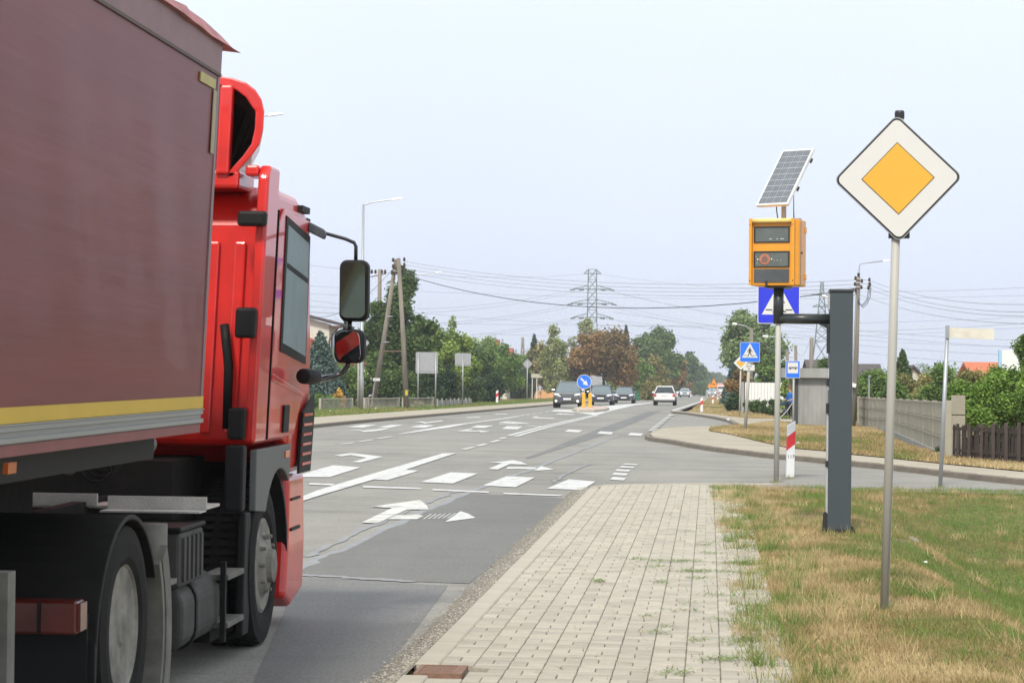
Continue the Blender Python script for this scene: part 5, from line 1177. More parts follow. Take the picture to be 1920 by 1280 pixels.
backsign('pale grey board sign on two legs above the white estate car', 1237, 330, 1230.5, 1243.5, 715.5, 723.5, (1234,1240), .06)
b_ = G(988, 748.5); diamond('grey back of a diamond sign on a post by the left hedge', b_, b_.y, W(989,682,b_.y).z-b_.z, 19*b_.y/F/1.38, .003, 0, .045, front=False)
b_ = gp(671.5, 116); diamond('thin sign post with grey diamond back mostly behind the lower truck mirror', b_, 116, W(672,643,116).z-b_.z, .75, .0, 0, .04, front=False)
# signs right behind the arrow sign
t = thing('sign_back', 'grey round and square sign backs behind the blue arrow sign', 'road sign', gp(1107, 139)); xx = gp(1107,139).x; z0 = hgt(xx,139)+.13
part(t, 'post', MB().tube([(xx,139,z0-.15),(xx,139,W(1107,703,139).z)], .035, 10), M_galv); cc = W(1112,713,139); part(t, 'disc', MB().prism([(cc.x+.30*math.cos(i*math.pi/10), cc.z+.30*math.sin(i*math.pi/10)) for i in range(20)], 1, 139.04, 139.06), M_signback)
backsign('pale rectangular sign back between arrow sign and black cars', 1124, 205, 1116, 1129, 705.5, 721.5, (1119,), .035)
# orange warning sign with leaping deer
Yd = 262; b_ = gp(1338.5, Yd); t = thing('deer_warning_sign', 'orange triangular warning sign with leaping deer beside the far road', 'road sign', b_); s = Yd/F; zb = W(1338,726,Yd).z-b_.z; zt_ = W(1338,709.5,Yd).z-b_.z
post(t, zb+.2, .04, y=.03); plate(t, 'orange_face', [(-7.2*s,zb),(7.2*s,zb),(.6*s,zt_),(-.6*s,zt_)], -.03, .02, S_or)
plate(t, 'deer_symbol', [(-2.8*s,zb+6.2*s),(-1.2*s,zb+7.6*s),(1.2*s,zb+6.2*s),(3.0*s,zb+4.0*s),(1.0*s,zb+4.6*s),(0,zb+5.4*s),(-2.2*s,zb+5.2*s)], -.0335, .002, S_blk)
b_ = gp(1330.5, 300); t = thing('deer_warning_sign', 'second orange sign peeping out behind the deer sign', 'road sign', b_); s = 300/F; zb = W(1330,726,300).z-b_.z; post(t, zb+.2, .05, y=.03); plate(t, 'orange_face', [(-4*s,zb),(4*s,zb),(.4*s,zb+8*s),(-.4*s,zb+8*s)], -.03, .02, S_or)
# kiosk style flag stop sign by the walking man
t = thing('bus_shelter', 'small far bus shelter with beige roof board near the walking man', 'bus shelter', gp(1003, 262)); x0, x1 = W(996,700,262).x, W(1016.5,700,262).x; g0 = hgt(x0,262)
part(t, 'roof', MB().box(x0, x1, 262, 264.5, W(1000,708,262).z, W(1000,700.5,262).z), mat('beige_board', (.50,.47,.38), .8)); 
for p in (998,1001,1006.5): xx = W(p,700,262).x; part(t, 'post', MB().box(xx-.035, xx+.035, 262.1, 262.25, g0, W(1000,708,262).z-.003), M_white if p != 1001 else M_black)
t = thing('dirt_bank', 'orange sandy bank beside the walking man', 'bank', gp(1022, 275)); c = gp(1022,275)
part(t, 'mound', MB().hexa([(c.x-1.3,274,c.z-.1),(c.x+2.2,274,c.z-.1),(c.x+2.2,279,c.z-.1),(c.x-1.3,279,c.z-.1),(c.x-1.1,275,c.z+.95),(c.x+1.8,275,c.z+1.15),(c.x+1.8,278,c.z+1.1),(c.x-1.1,278,c.z+.9)]), mat('orange_sand', (.55,.29,.13), .95, var=.2, bump=.4, bscale=8), bev=.3, world=True)
t = thing('waste_bin', 'green wheeled bin beside the last black car', 'bin', gp(1195, 250)); c = gp(1195, 250)
part(t, 'body', MB().box(c.x-.3,c.x+.3,249.7,250.3,c.z,c.z+.9), mat('bin_green', (.02,.12,.05), .6), bev=.03); part(t, 'lid', MB().box(c.x-.33,c.x+.33,249.66,250.34,c.z+.903,c.z+.97), mat('bin_green_lid', (.02,.14,.06), .6), bev=.02)

# ================================================================== SPEED CAMERA
M_anth = mat('anthracite_paint', (.050,.064,.072), .45, var=.06, scale=2, bump=.05, bscale=120)
M_anth2 = mat('dark_steel_paint', (.03,.035,.037), .35, var=.05)
M_camor = mat('camera_orange_paint', (.78,.325,.018), .42, var=.05, scale=4, coat=.3)
M_camgl = mat('camera_window_glass', (.105,.125,.11), .12, var=.15, scale=6, coat=.4)
bc = G(1572, 997); Yc = bc.y; sc_ = Yc/F
sm = thing('speed_camera', 'yellow box speed camera on an anthracite hinged column with solar panel on top', 'speed camera', bc)
Hc = W(1577, 549, Yc).z-bc.z; hw = 21.3*sc_; ln = (W(1577,549,Yc).x-bc.x)/Hc
def cz(py): return W(1500, py, Yc).z-bc.z
def cxx(px, py=600): return W(px, py, Yc).x-bc.x
part(sm, 'column', MB().hexa([(-hw,-.12,.03),(hw,-.12,.03),(hw,.14,.03),(-hw,.14,.03),(-hw+ln*Hc,-.12,Hc),(hw+ln*Hc,-.12,Hc),(hw+ln*Hc,.14,Hc),(-hw+ln*Hc,.14,Hc)]), M_anth, world=False, bev=.006)
part(sm, 'column_cap', MB().box(ln*Hc-hw-.006, ln*Hc+hw+.006, -.13, .15, Hc+.002, Hc+.034), M_anth2, world=False, bev=.005)
M_silver = mat('bare_steel', (.55,.56,.56), .4, .4)
for y0_, y1_ in ((552,580),(690,730),(775,870),(872,960)):
    za, zb = cz(y1_), cz(y0_); part(sm, 'edge_strip', MB().box(ln*za-hw-.012, ln*za-hw-.001, -.10, .10, za, zb), M_silver, world=False)
for y0_, y1_ in ((608,662),(708,723),(755,775),(862,874)):
    za, zb = cz(y1_), cz(y0_); part(sm, 'hinge', MB().box(ln*za-hw-.028, ln*za-hw-.002, -.118, -.04, za, zb), M_black, world=False, bev=.003)
part(sm, 'base_plate', MB().box(-hw-.03, hw+.05, -.17, .2, -.03, .0), M_anth2, world=False)
part(sm, 'base_plate', MB().box(-hw-.005, hw+.008, -.14, .16, .003, .03), M_anth2, world=False)
part(sm, 'lifting_lug', MB().prism([(-hw-.055,.0),(-hw-.004,.0),(-hw-.004,.20),(-hw-.02,.215),(-hw-.045,.20)], 1, -.10, -.085), M_black, world=False, bev=.003)
part(sm, 'lifting_lug', MB().prism([(hw+.004,.0),(hw+.05,.0),(hw+.03,.06),(hw+.004,.07)], 1, -.10, -.02), M_black, world=False, bev=.003)
for a in (-.13,-.02,.10,.15): part(sm, 'anchor_bolt', MB().tube([(a,-.155,-.03),(a,-.155,.04)], .012, 6).tube([(a,-.155,.0),(a,-.155,.018)], .022, 6), M_black, world=False)
zA = cz(597.5); xL = cxx(1459); rA = 9.6*sc_
part(sm, 'arm', MB().tube([(ln*zA-hw+.0, .0, zA), (xL, .0, zA)], rA, 20), M_anth2, world=False, smooth=True)
part(sm, 'mast', MB().tube([(xL, 0, zA-rA), (xL+.004, 0, cz(536))], rA, 20), M_anth2, world=False, smooth=True)
part(sm, 'gusset', MB().prism([(cxx(1534),zA-rA+.005),(ln*zA-hw-.002,zA-rA+.005),(ln*zA-hw-.002,zA-rA-.055)], 1, -.02, .02), M_anth2, world=False)
# box head, turned a little to the left
zt_, zb_ = cz(413), cz(537); fx0, fx1 = -.225, .225
hd = part(sm, 'camera_box', MB().prism([(fx0+.0,-.16),(fx1-.0,-.16),(fx1+.045,-.12),(fx1+.05,.0),(fx1+.05,.18),(fx1-.03,.26),(fx0+.03,.26),(fx0-.0,.2)], 2, zb_, zt_-.0), M_camor, world=False)
hd.location = (cxx(1454), 0, 0); hd.rotation_euler = (0, 0, rad(-15))
bevel(hd, .012, 3)
def hp(name, mb, m, **k):
    return part(hd, name, mb, m, world=False, **k)
hp('visor_fin', MB().prism([(-.21,zb_+.002),(-.16,zb_+.012),(-.16,zt_-.003),(-.215,zt_+.005)], 0, fx0-.012, fx0+.018), M_camor, bev=.004)
hp('visor_fin', MB().prism([(-.21,zb_+.002),(-.16,zb_+.012),(-.16,zt_-.003),(-.215,zt_+.005)], 0, fx1-.018, fx1+.012), M_camor, bev=.004)
hp('top_bar', MB().tube([(fx0+.02,-.185,zt_-.018),(fx1-.02,-.185,zt_-.018)], .024, 14), mat('pale_yellow_bar', (.86,.62,.20), .4, coat=.3), smooth=True)
def zz_(py): return cz(py)
W0 = (fx0+.03, fx1-.045)
for i, (pt, pb) in enumerate(((429,455),(475,501),(506,531))):
    a, b2 = zz_(pb), zz_(pt)
    if i < 2:
        hp('window_frame', MB().box(W0[0],W0[1],-.172,-.161,b2,b2+.012).box(W0[0],W0[1],-.172,-.161,a-.010,a).box(W0[0],W0[0]+.014,-.172,-.161,a+.0005,b2-.0005).box(W0[1]-.014,W0[1],-.172,-.161,a+.0005,b2-.0005), M_black)
        hp('window_glass', MB().box(W0[0]+.0145,W0[1]-.0145,-.166,-.1625,a+.0005,b2-.0005), M_camgl)
    else:
        hp('radar_panel', MB().box(W0[0]+.004,W0[1]-.004,-.170,-.161,a,b2), mat('radar_grey', (.075,.085,.09), .5, var=.35, scale=3))
lx = W0[0]+.115; lz = zz_(488)
M_lens = mat('orange_lens', (.42,.16,.085), .3, var=.25, scale=20, coat=.5)
hp('lens_ring', MB().lathe([(-.1705,.055),(-.168,.058),(-.1665,.058)], (lx,0,lz), 1, 28), M_lens); hp('lens_core', MB().lathe([(-.1735,.030),(-.1708,.032)], (lx,0,lz), 1, 24), mat('lens_core_brown', (.20,.12,.085), .3, coat=.5))
for a, b2 in ((-.073,0),(.073,.003)): hp('indicator_dot', MB().lathe([(-.171,.007),(-.1665,.008)], (lx+a,0,lz+b2), 1, 10), M_white)
for a, b2 in ((.10,-.01),(.13,-.012),(.17,-.012),(-.08,-.035),(-.09,.03)): hp('glass_speck', MB().box(lx+a-.003,lx+a+.003,-.1675,-.1663,lz+b2-.003,lz+b2+.003), M_white)
z1w = zz_(450); 
for a, w_ in ((-.02,.012),(.05,.008),(.10,.018)): hp('glass_speck', MB().box(a-w_,a+w_,-.1675,-.1663,z1w-.003,z1w+.002), M_white)
hp('roof_hatch', MB().lathe([(zt_-.002,.055),(zt_+.012,.055)], (fx1-.02,.02,0), 2, 16), M_black)
hp('latch', MB().box(-.07,-.05,-.180,-.1605,zb_-.02,zb_+.05), M_anth2); hp('underplate', MB().box(-.09,.13,-.12,.2,zb_-.02,zb_-.002), M_anth2)
for zz in (zb_+.10, zt_-.10): hp('side_hinge', MB().box(fx1+.0505, fx1+.060, .12, .17, zz-.03, zz+.03), M_camor, bev=.003)
hp('side_seam', MB().box(fx1+.0495, fx1+.0515, -.07, -.066, zb_+.015, zt_-.015), M_anth2)
hp('side_lock', MB().lathe([(fx1+.0505,.014),(fx1+.058,.012)], (0,-.02,(zb_+zt_)/2), 0, 12), M_black)
for a in (fx0+.012+.01, fx1-.022):
    for zz in (zb_+.05, zt_-.06): hp('screw', MB().lathe([(-.2155,.006),(-.210,.007)], (a-.02 if a < 0 else a+.02,0,zz), 1, 8), M_anth2)
# panel pole, solar panel, antenna
px_ = cxx(1470, 400); z0 = cz(413); z1 = cz(372)
part(sm, 'panel_pole', MB().tube([(px_,.05,z0-.1),(px_,.05,z1+.12)], .026, 14), M_galvm, world=False, smooth=True)
so = part(sm, 'solar_panel', MB().box(0,.385,0,.79,-.035,0), mat('aluminium_frame', (.78,.78,.77), .4, .2), world=False, bev=.003)
phi, beta = rad(-35), rad(51)
h_ = Vector((math.cos(phi), math.sin(phi), 0)); nb_ = Vector((-math.sin(phi), math.cos(phi), 0)); upv = nb_*math.cos(beta)+Vector((0,0,1))*math.sin(beta); nr = h_.cross(upv)
p0 = Vector((cxx(1417.5, 386), .04, cz(385)))
so.matrix_local = Matrix(((h_.x,upv.x,nr.x,p0.x),(h_.y,upv.y,nr.y,p0.y),(h_.z,upv.z,nr.z,p0.z),(0,0,0,1)))
M_cell = mat('solar_cell', (.13,.145,.165), .18, var=.15, scale=8, coat=.5); M_grid = mat('cell_grid_pale', (.40,.41,.42), .5)
part(so, 'backing_sheet', MB().box(.018,.367,.02,.77,.0005,.002), M_grid, world=False)
for r in range(9):
    for c in range(4):
        part(so, 'solar_cell', MB().box(.022+c*.0865,.022+c*.0865+.0255,.026+r*.0825,.026+r*.0825+.074,.002,.0035).box(.0505+c*.0865,.0505+c*.0865+.0255,.026+r*.0825,.026+r*.0825+.074,.002,.0035).box(.079+c*.0865,.079+c*.0865+.024,.026+r*.0825,.026+r*.0825+.074,.002,.0035), M_cell, world=False)
for y_ in (.62,.22): part(so, 'clip', MB().box(.385,.40,y_,y_+.05,-.05,-.03), M_black, world=False)
part(sm, 'antenna', MB().tube([(cxx(1489,400),.02,z0-.005),(cxx(1488.5,400),.02,cz(400)),(cxx(1488,380),.02,cz(344))], [.009,.006,.003], 6), M_black, world=False)
part(sm, 'panel_cable', MB().tube([(cxx(1456,386),.08,cz(384)),(cxx(1457,400),.02,cz(400)),(cxx(1459,411),.0,cz(413))], .006, 6), M_black, world=False)
# concrete footing beside the column
ft = thing('concrete_footing', 'rough concrete footing edge in the grass beside the camera column', 'footing', (bc.x+.45, bc.y-.1, bc.z))
part(ft, 'slab', MB().box(-.55,.34,-.28,.3,-.32,-.045), M_conc, world=False, bev=.02)
part(ft, 'rusty_stub', MB().box(.02,.04,-.16,-.14,-.05,.07), M_rust, world=False)

# ================================================================== TRUCK
XS = -2.60
def tx(x, y, z): return (x+max(0, z-1.1)*.042, y, z+prof(y))
M_tred = mat('truck_red_paint', (.62,.018,.012), .33, var=.16, scale=3.5, coat=.6)
M_tgrey = mat('truck_grey_plastic', (.12,.125,.122), .55, var=.08)
M_tblk = mat('truck_black_plastic', (.009,.009,.0095), .6, var=.15, spec=.25)
M_dirt = mat('dirty_chassis', (.016,.014,.012), .8, var=.4, scale=4, bump=.3, bscale=10, spec=.2)
M_alu = mat('tread_aluminium', (.56,.54,.49), .55, .15, var=.15, scale=5, bump=.6, bscale=90)
M_rub = mat('tyre_rubber', (.015,.014,.013), .85, var=.3, scale=6, bump=.2, bscale=30, spec=.2)
M_rim = mat('dusty_rim', (.20,.188,.16), .7, .1, var=.45, scale=7)
M_dust_lit = mat('dusty_lit_plastic', (.155,.147,.125), .8, var=.35, scale=5)  # light falling on the spray flap is put into this paleness, with dust
M_dust2 = mat('dusty_dark_metal', (.05,.048,.043), .75, var=.4, scale=5)
M_amber = mat('amber_lens', (.75,.16,.02), .3, coat=.5); M_redl = mat('dark_red_lens', (.10,.012,.007), .3, var=.4, scale=6, coat=.5)
tk = thing('lorry_tractor', 'red lorry tractor unit seen from behind with black mirrors and open roof deflector', 'truck', (XS, 14.75, prof(14.75)))
def tp_(name, mb, m, parent=None, **k): return part(parent or tk, name, mb, m, xf=tx, **k)
def arc(cy_, cz_, r, a0, a1, n): return [(cy_+r*math.cos(rad(a0+(a1-a0)*i/n)), cz_+r*math.sin(rad(a0+(a1-a0)*i/n))) for i in range(n+1)]
cab = [(14.18,1.22),(15.28,1.22),(15.36,1.0),(16.02,1.0),(16.12,1.35),(16.08,1.75),(15.82,2.5),(15.6,2.72),(15.2,2.80),(14.5,2.80),(14.26,2.72),(14.18,2.55)]
tp_('cab', MB().prism(cab, 0, XS-2.34, XS), M_tred, bev=.07, seg=4)
for i in range(9): x_ = XS-.16-i*.16; tp_('cab_rib', MB().box(x_-.035, x_+.035, 14.145, 14.182, 1.3, 2.45), M_tred, bev=.012)
tp_('side_fairing', MB().prism([(13.99,1.25),(14.36,1.25),(14.36,2.9),(14.05,2.9),(13.99,2.83)], 0, XS-.045, XS+.022), M_tred, bev=.02, seg=3)
tp_('fairing_cap', MB().prism([(XS-.13,2.835),(XS-.048,2.835),(XS-.048,2.90),(XS-.13,2.90)], 1, 14.02, 14.3), M_tred, bev=.015)
# door with window
tp_('door', MB().prism([(14.46,1.26),(15.40,1.26),(15.74,1.55),(15.76,1.80),(15.60,2.66),(14.62,2.68),(14.46,2.58)], 0, XS+.001, XS+.016), M_tred, bev=.006)
tp_('cab_side_seam', MB().box(XS+.0005, XS+.0175, 14.435, 14.447, 1.26, 2.66), M_tblk)
wf_ = tp_('window_frame', MB().prism([(14.70,1.80),(15.71,1.72),(15.62,2.56),(14.68,2.64)], 0, XS+.0165, XS+.022), M_tblk)
tp_('window', MB().prism([(14.76,1.85),(15.66,1.77),(15.57,2.51),(14.74,2.585)], 0, XS+.022, XS+.0255), mat('cab_side_glass', (.22,.29,.31), .5, coat=0), wf_)
tp_('window_divider', MB().prism([(14.76,2.32),(15.60,2.25),(15.60,2.28),(14.76,2.35)], 0, XS+.0257, XS+.029), M_tblk, wf_)
tp_('door_handle', MB().box(XS+.016, XS+.030, 14.93, 15.13, 1.285, 1.46), M_tblk, bev=.01)
tp_('door_crease', MB().prism([(14.47,1.62),(15.72,1.50),(15.72,1.52),(14.47,1.66)], 0, XS+.016, XS+.024), M_tred, bev=.004)
tp_('roof_ledge', MB().box(XS-2.2, XS-.16, 14.0, 14.5, 2.76, 2.87), M_tred, bev=.02)
for (za, zb, xa, xb) in ((2.53,2.62,-.14,.03),(1.87,2.05,-.12,.0),(1.27,1.46,-.13,-.03)): tp_('grab_handle', MB().box(XS+xa, XS+xb, 13.90, 13.986, za, zb), M_tblk, bev=.018)
tp_('intake_pipe', MB().tube([(XS-.22,14.10,1.95),(XS-.20,14.08,1.85),(XS-.175,14.07,1.7),(XS-.165,14.07,1.33)], .028, 8), M_tblk, smooth=True)
tp_('roof_lamp_bracket', MB().box(XS-.05, XS+.03, 15.2, 15.5, 2.70, 2.74), M_tblk)
# grey wing panel and arch
tp_('wing_panel', MB().prism([(14.13,.84),(14.13,1.205),(15.34,1.205)]+arc(14.98,.42,.64,58,142,10), 0, XS-.03, XS+.012), M_tgrey, bev=.008)
tp_('wheel_arch', MB().prism(arc(14.9,.44,.66,-10,190,14)+arc(14.9,.44,.62,190,-10,14), 0, XS-.55, XS-.031), M_tblk)
tp_('rear_wing', MB().box(XS-.13, XS-.02, 13.86, 13.98, .85, 1.24), M_tblk, bev=.015)
tp_('marker_lamp', MB().box(XS+.012, XS+.022, 15.12, 15.26, 1.12, 1.165), M_amber, bev=.004)
tp_('corner_deflector', MB().prism([(15.58,1.0),(16.06,1.0),(16.13,1.36),(16.09,1.52),(15.66,1.40)], 0, XS+.017, XS+.032), M_tblk)
for i in range(6): z_ = 1.05+i*.065; tp_('louvre', MB().box(XS+.032, XS+.042, 15.66, 16.0, z_, z_+.018), M_tred)
tp_('bumper', MB().prism([(15.53,.99),(16.14,.99),(16.2,.55),(16.15,.2),(15.66,.12),(15.42,.2),(15.50,.5),(15.52,.75)], 0, XS-2.3, XS-.025), M_tred, bev=.04, seg=3)
tp_('bumper_step', MB().box(XS-.025, XS-.015, 15.60, 15.95, .62, .64), M_tblk); tp_('bumper_step', MB().box(XS-.025, XS-.015, 15.60, 15.95, .82, .835), M_tblk)
# roof deflector: hollow shell open to the rear
def dloop(z0, k, inset, cxm=XS-1.18, wmul=1.0):
    hwid = 1.15*wmul-inset; R_ = []
    for a, z_ in ((-.16,0),(-.12,.06),(-.06,.14),(-.015,.22),(.0,.32),(.0,.44),(-.02,.52),(-.06,.585),(-.12,.635),(-.20,.665),(-.32,.685),(-.6,.70)): R_.append((hwid+a, z_))
    L = [(cxm+a, z0+(z_-(inset if z_ > .5 else 0))*k) for a, z_ in R_]; L += [(cxm-a, z0+(z_-(inset if z_ > .5 else 0))*k) for a, z_ in R_[::-1]]
    return L
mb = MB(); A0 = dloop(2.83,.88,0); A1 = dloop(2.83,.88,.055); B0 = dloop(2.80,.22,0,wmul=.66); B1 = dloop(2.80,.20,.05,wmul=.66); n = len(A0); o0 = 0
M0 = dloop(2.84,.86,0,wmul=.90); M1 = dloop(2.84,.84,.05,wmul=.90)
for L, y_ in ((A0,14.0),(M0,14.6),(B0,15.4),(A1,14.0),(M1,14.6),(B1,15.38)): mb.v += [(a, y_, b2) for a, b2 in L]
for i in range(n-1):
    for j in (0, 1):
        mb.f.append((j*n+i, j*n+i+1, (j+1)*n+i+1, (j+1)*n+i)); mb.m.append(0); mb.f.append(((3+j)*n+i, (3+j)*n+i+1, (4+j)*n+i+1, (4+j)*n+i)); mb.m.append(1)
    mb.f.append((i, i+1, 3*n+i+1, 3*n+i)); mb.m.append(0); mb.f.append((2*n+i, 2*n+i+1, 5*n+i+1, 5*n+i)); mb.m.append(0)
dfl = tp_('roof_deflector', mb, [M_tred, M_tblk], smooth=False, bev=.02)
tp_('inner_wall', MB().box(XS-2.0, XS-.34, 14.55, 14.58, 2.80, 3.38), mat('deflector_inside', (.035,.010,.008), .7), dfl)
tp_('strut', MB().box(XS-.30, XS-.22, 13.97, 14.05, 2.84, 3.37), M_tred, dfl, bev=.015)
# mirrors (hung ahead of the door)
Ym = 15.62
def Wm(px, py, dy=0): return W(px, py, Ym+dy)
mr_ = part(tk, 'mirror_arm', MB().tube([Wm(546,405,-.1), Wm(575,418), Wm(612,438), Wm(648,448), Wm(664,455), Wm(667.5,462), Wm(667,490)], .0125, 8), M_blacks, smooth=True)
part(tk, 'visor_bracket', MB().tube([Wm(546,404,-.1), Wm(560,410), Wm(580,417)], [.028,.03,.022], 8), M_tblk, smooth=True)
sd_ = part(tk, 'kerb_mirror', MB().hexa([Wm(573,432,-.1),Wm(611,451,-.1),Wm(611,451,.1),Wm(573,432,.1),Wm(577,414,-.06),Wm(612,432,-.06),Wm(612,432,.06),Wm(577,414,.06)]), M_blacks, bev=.02)
def mirror(name, x0, x1, y0, y1, depth, yaw_, tilt_, rr_, mn, mc, gt):
    c = Wm((x0+x1)/2, (y0+y1)/2); s = Ym/F; w_ = (x1-x0)*s; h_ = (y1-y0)*s
    loc = (c.x-tk.location.x, c.y-tk.location.y, c.z-tk.location.z)
    o = link(name, MB().prism(rrect(-w_/2, w_/2, -h_/2, h_/2, rr_, 6), 1, -depth*.35, depth*.65).mesh(name, M_tblk), tk, loc); bevel(o, .022, 4); o.rotation_euler = (tilt_, 0, 0)
    M_mir = mat(mn, mc, .04, 1.0, var=.02)
    g = link('mirror_glass', MB().prism(rrect(-w_*.42, w_*.42, -h_*.445, h_*.445, rr_*.8, 6), 1, -.006, 0).mesh('mirror_glass', M_mir), o, (0, -depth*.35-.032, 0)); g.rotation_euler = (gt, 0, yaw_)
    return o
mirror('main_mirror', 637, 692, 487, 603, .12, rad(3), rad(0), .05, 'dark_reflection_glass', (.17,.215,.20), rad(4))  # dark green reflection is put into the main mirror's glass colour
mirror('wide_mirror', 627, 685, 617, 681, .12, rad(-16), rad(0), .055, 'mirror_glass', (.55,.55,.55), rad(11))
part(tk, 'mirror_link', MB().tube([Wm(656,600,.03), Wm(655,622,.03)], .016, 8), M_blacks, smooth=True)
part(tk, 'mirror_arm', MB().tube([Wm(582,712,-.3), Wm(600,711,-.1), Wm(625,706), Wm(643,698), Wm(652,686), Wm(653,675)], [.032,.024,.02,.019,.018,.017], 10), M_blacks, smooth=True)
part(tk, 'mirror_base', MB().tube([Wm(568,705,-.5), Wm(590,706,-.25)], [.05,.05], 12), M_tblk, smooth=True, bev=.01)
# wheels
def wheel(yc, xo, dual=False, name='wheel'):
    t_ = tp_(name, MB().lathe([(xo-.30,.40),(xo-.29,.47),(xo-.25,.485),(xo-.05,.485),(xo-.012,.47),(xo,.40),(xo-.005,.33),(xo-.03,.29)] if not dual else [(xo-.30,.40),(xo-.29,.47),(xo-.25,.485),(xo-.05,.485),(xo-.012,.47),(xo,.40),(xo-.005,.33),(xo-.03,.29)], (0,yc,.487), 0, 48, cap=False), M_rub, smooth=False)
    if dual: tp_('rim', MB().lathe([(xo-.11,.08),(xo-.115,.20),(xo-.09,.255),(xo-.04,.285),(xo-.018,.296),(xo-.03,.284)], (0,yc,.487), 0, 40), M_rim, t_)
    else: tp_('rim', MB().lathe([(xo-.10,.285),(xo-.02,.29),(xo-.01,.27),(xo-.015,.20),(xo+.02,.14),(xo+.03,.05)], (0,yc,.487), 0, 40), M_rim, t_)
    if dual:
        for i in range(8): a = i*.785; tp_('vent_hole', MB().lathe([(xo-.118,.028),(xo-.102,.026)], (0,yc+.215*math.cos(a),.487+.215*math.sin(a)), 0, 10), M_tblk, t_)
    tp_('hub', MB().lathe([(xo-.16,.13),(xo-.04,.11),(xo-.02,.07)] if dual else [(xo-.03,.12),(xo+.055,.10),(xo+.065,.05)], (0,yc,.487), 0, 20), M_rim, t_)
    for i in range(10):
        a = i*.628; r_ = .17; tp_('wheel_nut', MB().lathe([(xo-.115 if dual else xo-.01,.016),(xo-.085 if dual else xo+.03,.012)], (0,yc+r_*math.cos(a),.5+r_*math.sin(a)), 0, 6), M_rim, t_)
    mb = MB()
    for i in range(60):
        a = i*math.pi/30
        for xx in (xo-.27, xo-.17, xo-.09):
            c = (yc+.5*math.cos(a), .5+.5*math.sin(a)); mb.prism([(c[0]-.018*math.sin(a)-.004*math.cos(a), c[1]+.018*math.cos(a)-.004*math.sin(a)), (c[0]+.012*math.sin(a)-.004*math.cos(a), c[1]-.012*math.cos(a)-.004*math.sin(a)), (c[0]+.012*math.sin(a)+.004*math.cos(a), c[1]-.012*math.cos(a)+.004*math.sin(a)), (c[0]-.018*math.sin(a)+.004*math.cos(a), c[1]+.018*math.cos(a)+.004*math.sin(a))], 0, xx-.03, xx+.035)
    tp_('tread', mb, M_rub, t_, kind='stuff')
    return t_
wheel(14.5, XS+.01); wheel(10.95, XS, True)
for xo in (XS-.34,): tp_('wheel', MB().lathe([(xo-.30,.3),(xo-.29,.47),(xo-.25,.485),(xo-.05,.485),(xo-.012,.47),(xo,.30)], (0,10.95,.5), 0, 40), M_rub)
for yc, xo in ((14.5, XS-2.0), (10.95, XS-1.95), (10.95, XS-1.62)): tp_('wheel', MB().lathe([(xo-.30,.2),(xo-.29,.47),(xo-.25,.485),(xo-.05,.485),(xo-.012,.47),(xo,.2)], (0,yc,.487), 0, 40), M_rub)
for yc in (14.5, 10.95): tp_('axle', MB().tube([(XS-2.0,yc,.5),(XS-.2,yc,.5)], .09, 10), M_dirt)
# mudguard over the drive wheel, rear flap, lamp cluster
tp_('mudguard', MB().prism(arc(10.95,.39,.60,28,180,16)+[(10.33,.18),(10.31,.18),(10.31,.50)]+arc(10.95,.39,.625,172,28,16), 0, XS-.66, XS+.01), mat('mudguard_black', (.011,.010,.009), .6, var=.3, scale=3, spec=.25), bev=.006)
tp_('mud_flap', MB().box(XS-.66, XS-.02, 10.28, 10.30, .12, .62), M_tblk)
tp_('spray_flap', MB().prism(arc(11.02,.40,.60,-38,34,10)+arc(11.02,.40,.64,34,-38,10), 0, XS-.30, XS+.02), M_dust_lit)
tp_('spray_flap', MB().prism(arc(11.06,.38,.66,-30,34,10)+arc(11.06,.38,.78,34,-30,10), 0, XS-.02, XS+.015), M_dust_lit)
lc = tp_('tail_lamp', MB().box(XS-.52, XS-.03, 10.14, 10.277, .545, .69), M_redl, bev=.012)
tp_('side_lens', MB().box(XS-.029, XS-.015, 10.15, 10.26, .56, .68), M_redl, lc)
for a in (-.36,-.20): tp_('lens_rib', MB().box(XS+a, XS+a+.012, 10.13, 10.138, .55, .685), M_tblk, lc)
# chassis, fifth wheel, catwalk
for a in (-.72,-1.62): tp_('chassis_rail', MB().box(XS+a-.08, XS+a, 9.9, 15.3, .68, .95), M_dirt)
tp_('rear_crossmember', MB().box(XS-1.7, XS-.65, 9.85, 9.93, .66, .94), M_dirt)
tp_('fifth_wheel', MB().prism([(10.3,1.0),(10.5,1.12),(11.5,1.15),(11.5,1.0)], 0, XS-1.7, XS-.7), M_dirt)
tp_('catwalk_plate', MB().box(XS-1.62, XS-.05, 13.0, 13.35, .915, .93), M_alu)
tp_('catwalk_flange', MB().box(XS-.60, XS-.05, 12.975, 12.998, .915, .985), M_alu)
tp_('catwalk_flange', MB().box(XS-1.18, XS-.66, 12.975, 12.998, .925, .995), M_alu); tp_('catwalk_flange', MB().box(XS-.60, XS-.05, 12.80, 12.975, .905, .914), M_alu)
tp_('battery_box', MB().box(XS-.55, XS-.06, 12.35, 12.95, .54, .83), M_dust2, bev=.02)
for i in range(5): tp_('box_rib', MB().box(XS-.06, XS-.045, 12.40+i*.11, 12.45+i*.11, .57, .80), M_dust2)
tp_('box_rib', MB().box(XS-.50, XS-.12, 12.33, 12.349, .62, .66), M_dust2); tp_('box_lid', MB().box(XS-.56, XS-.05, 12.33, 12.97, .833, .86), M_tblk, bev=.01)
tp_('air_canister', MB().tube([(XS-.14,12.02,.62),(XS-.14,12.02,.90)], .085, 14), M_dust_lit, smooth=True); tp_('canister_tray', MB().box(XS-.3, XS-.04, 11.9, 12.2, .585, .61), M_dust_lit)
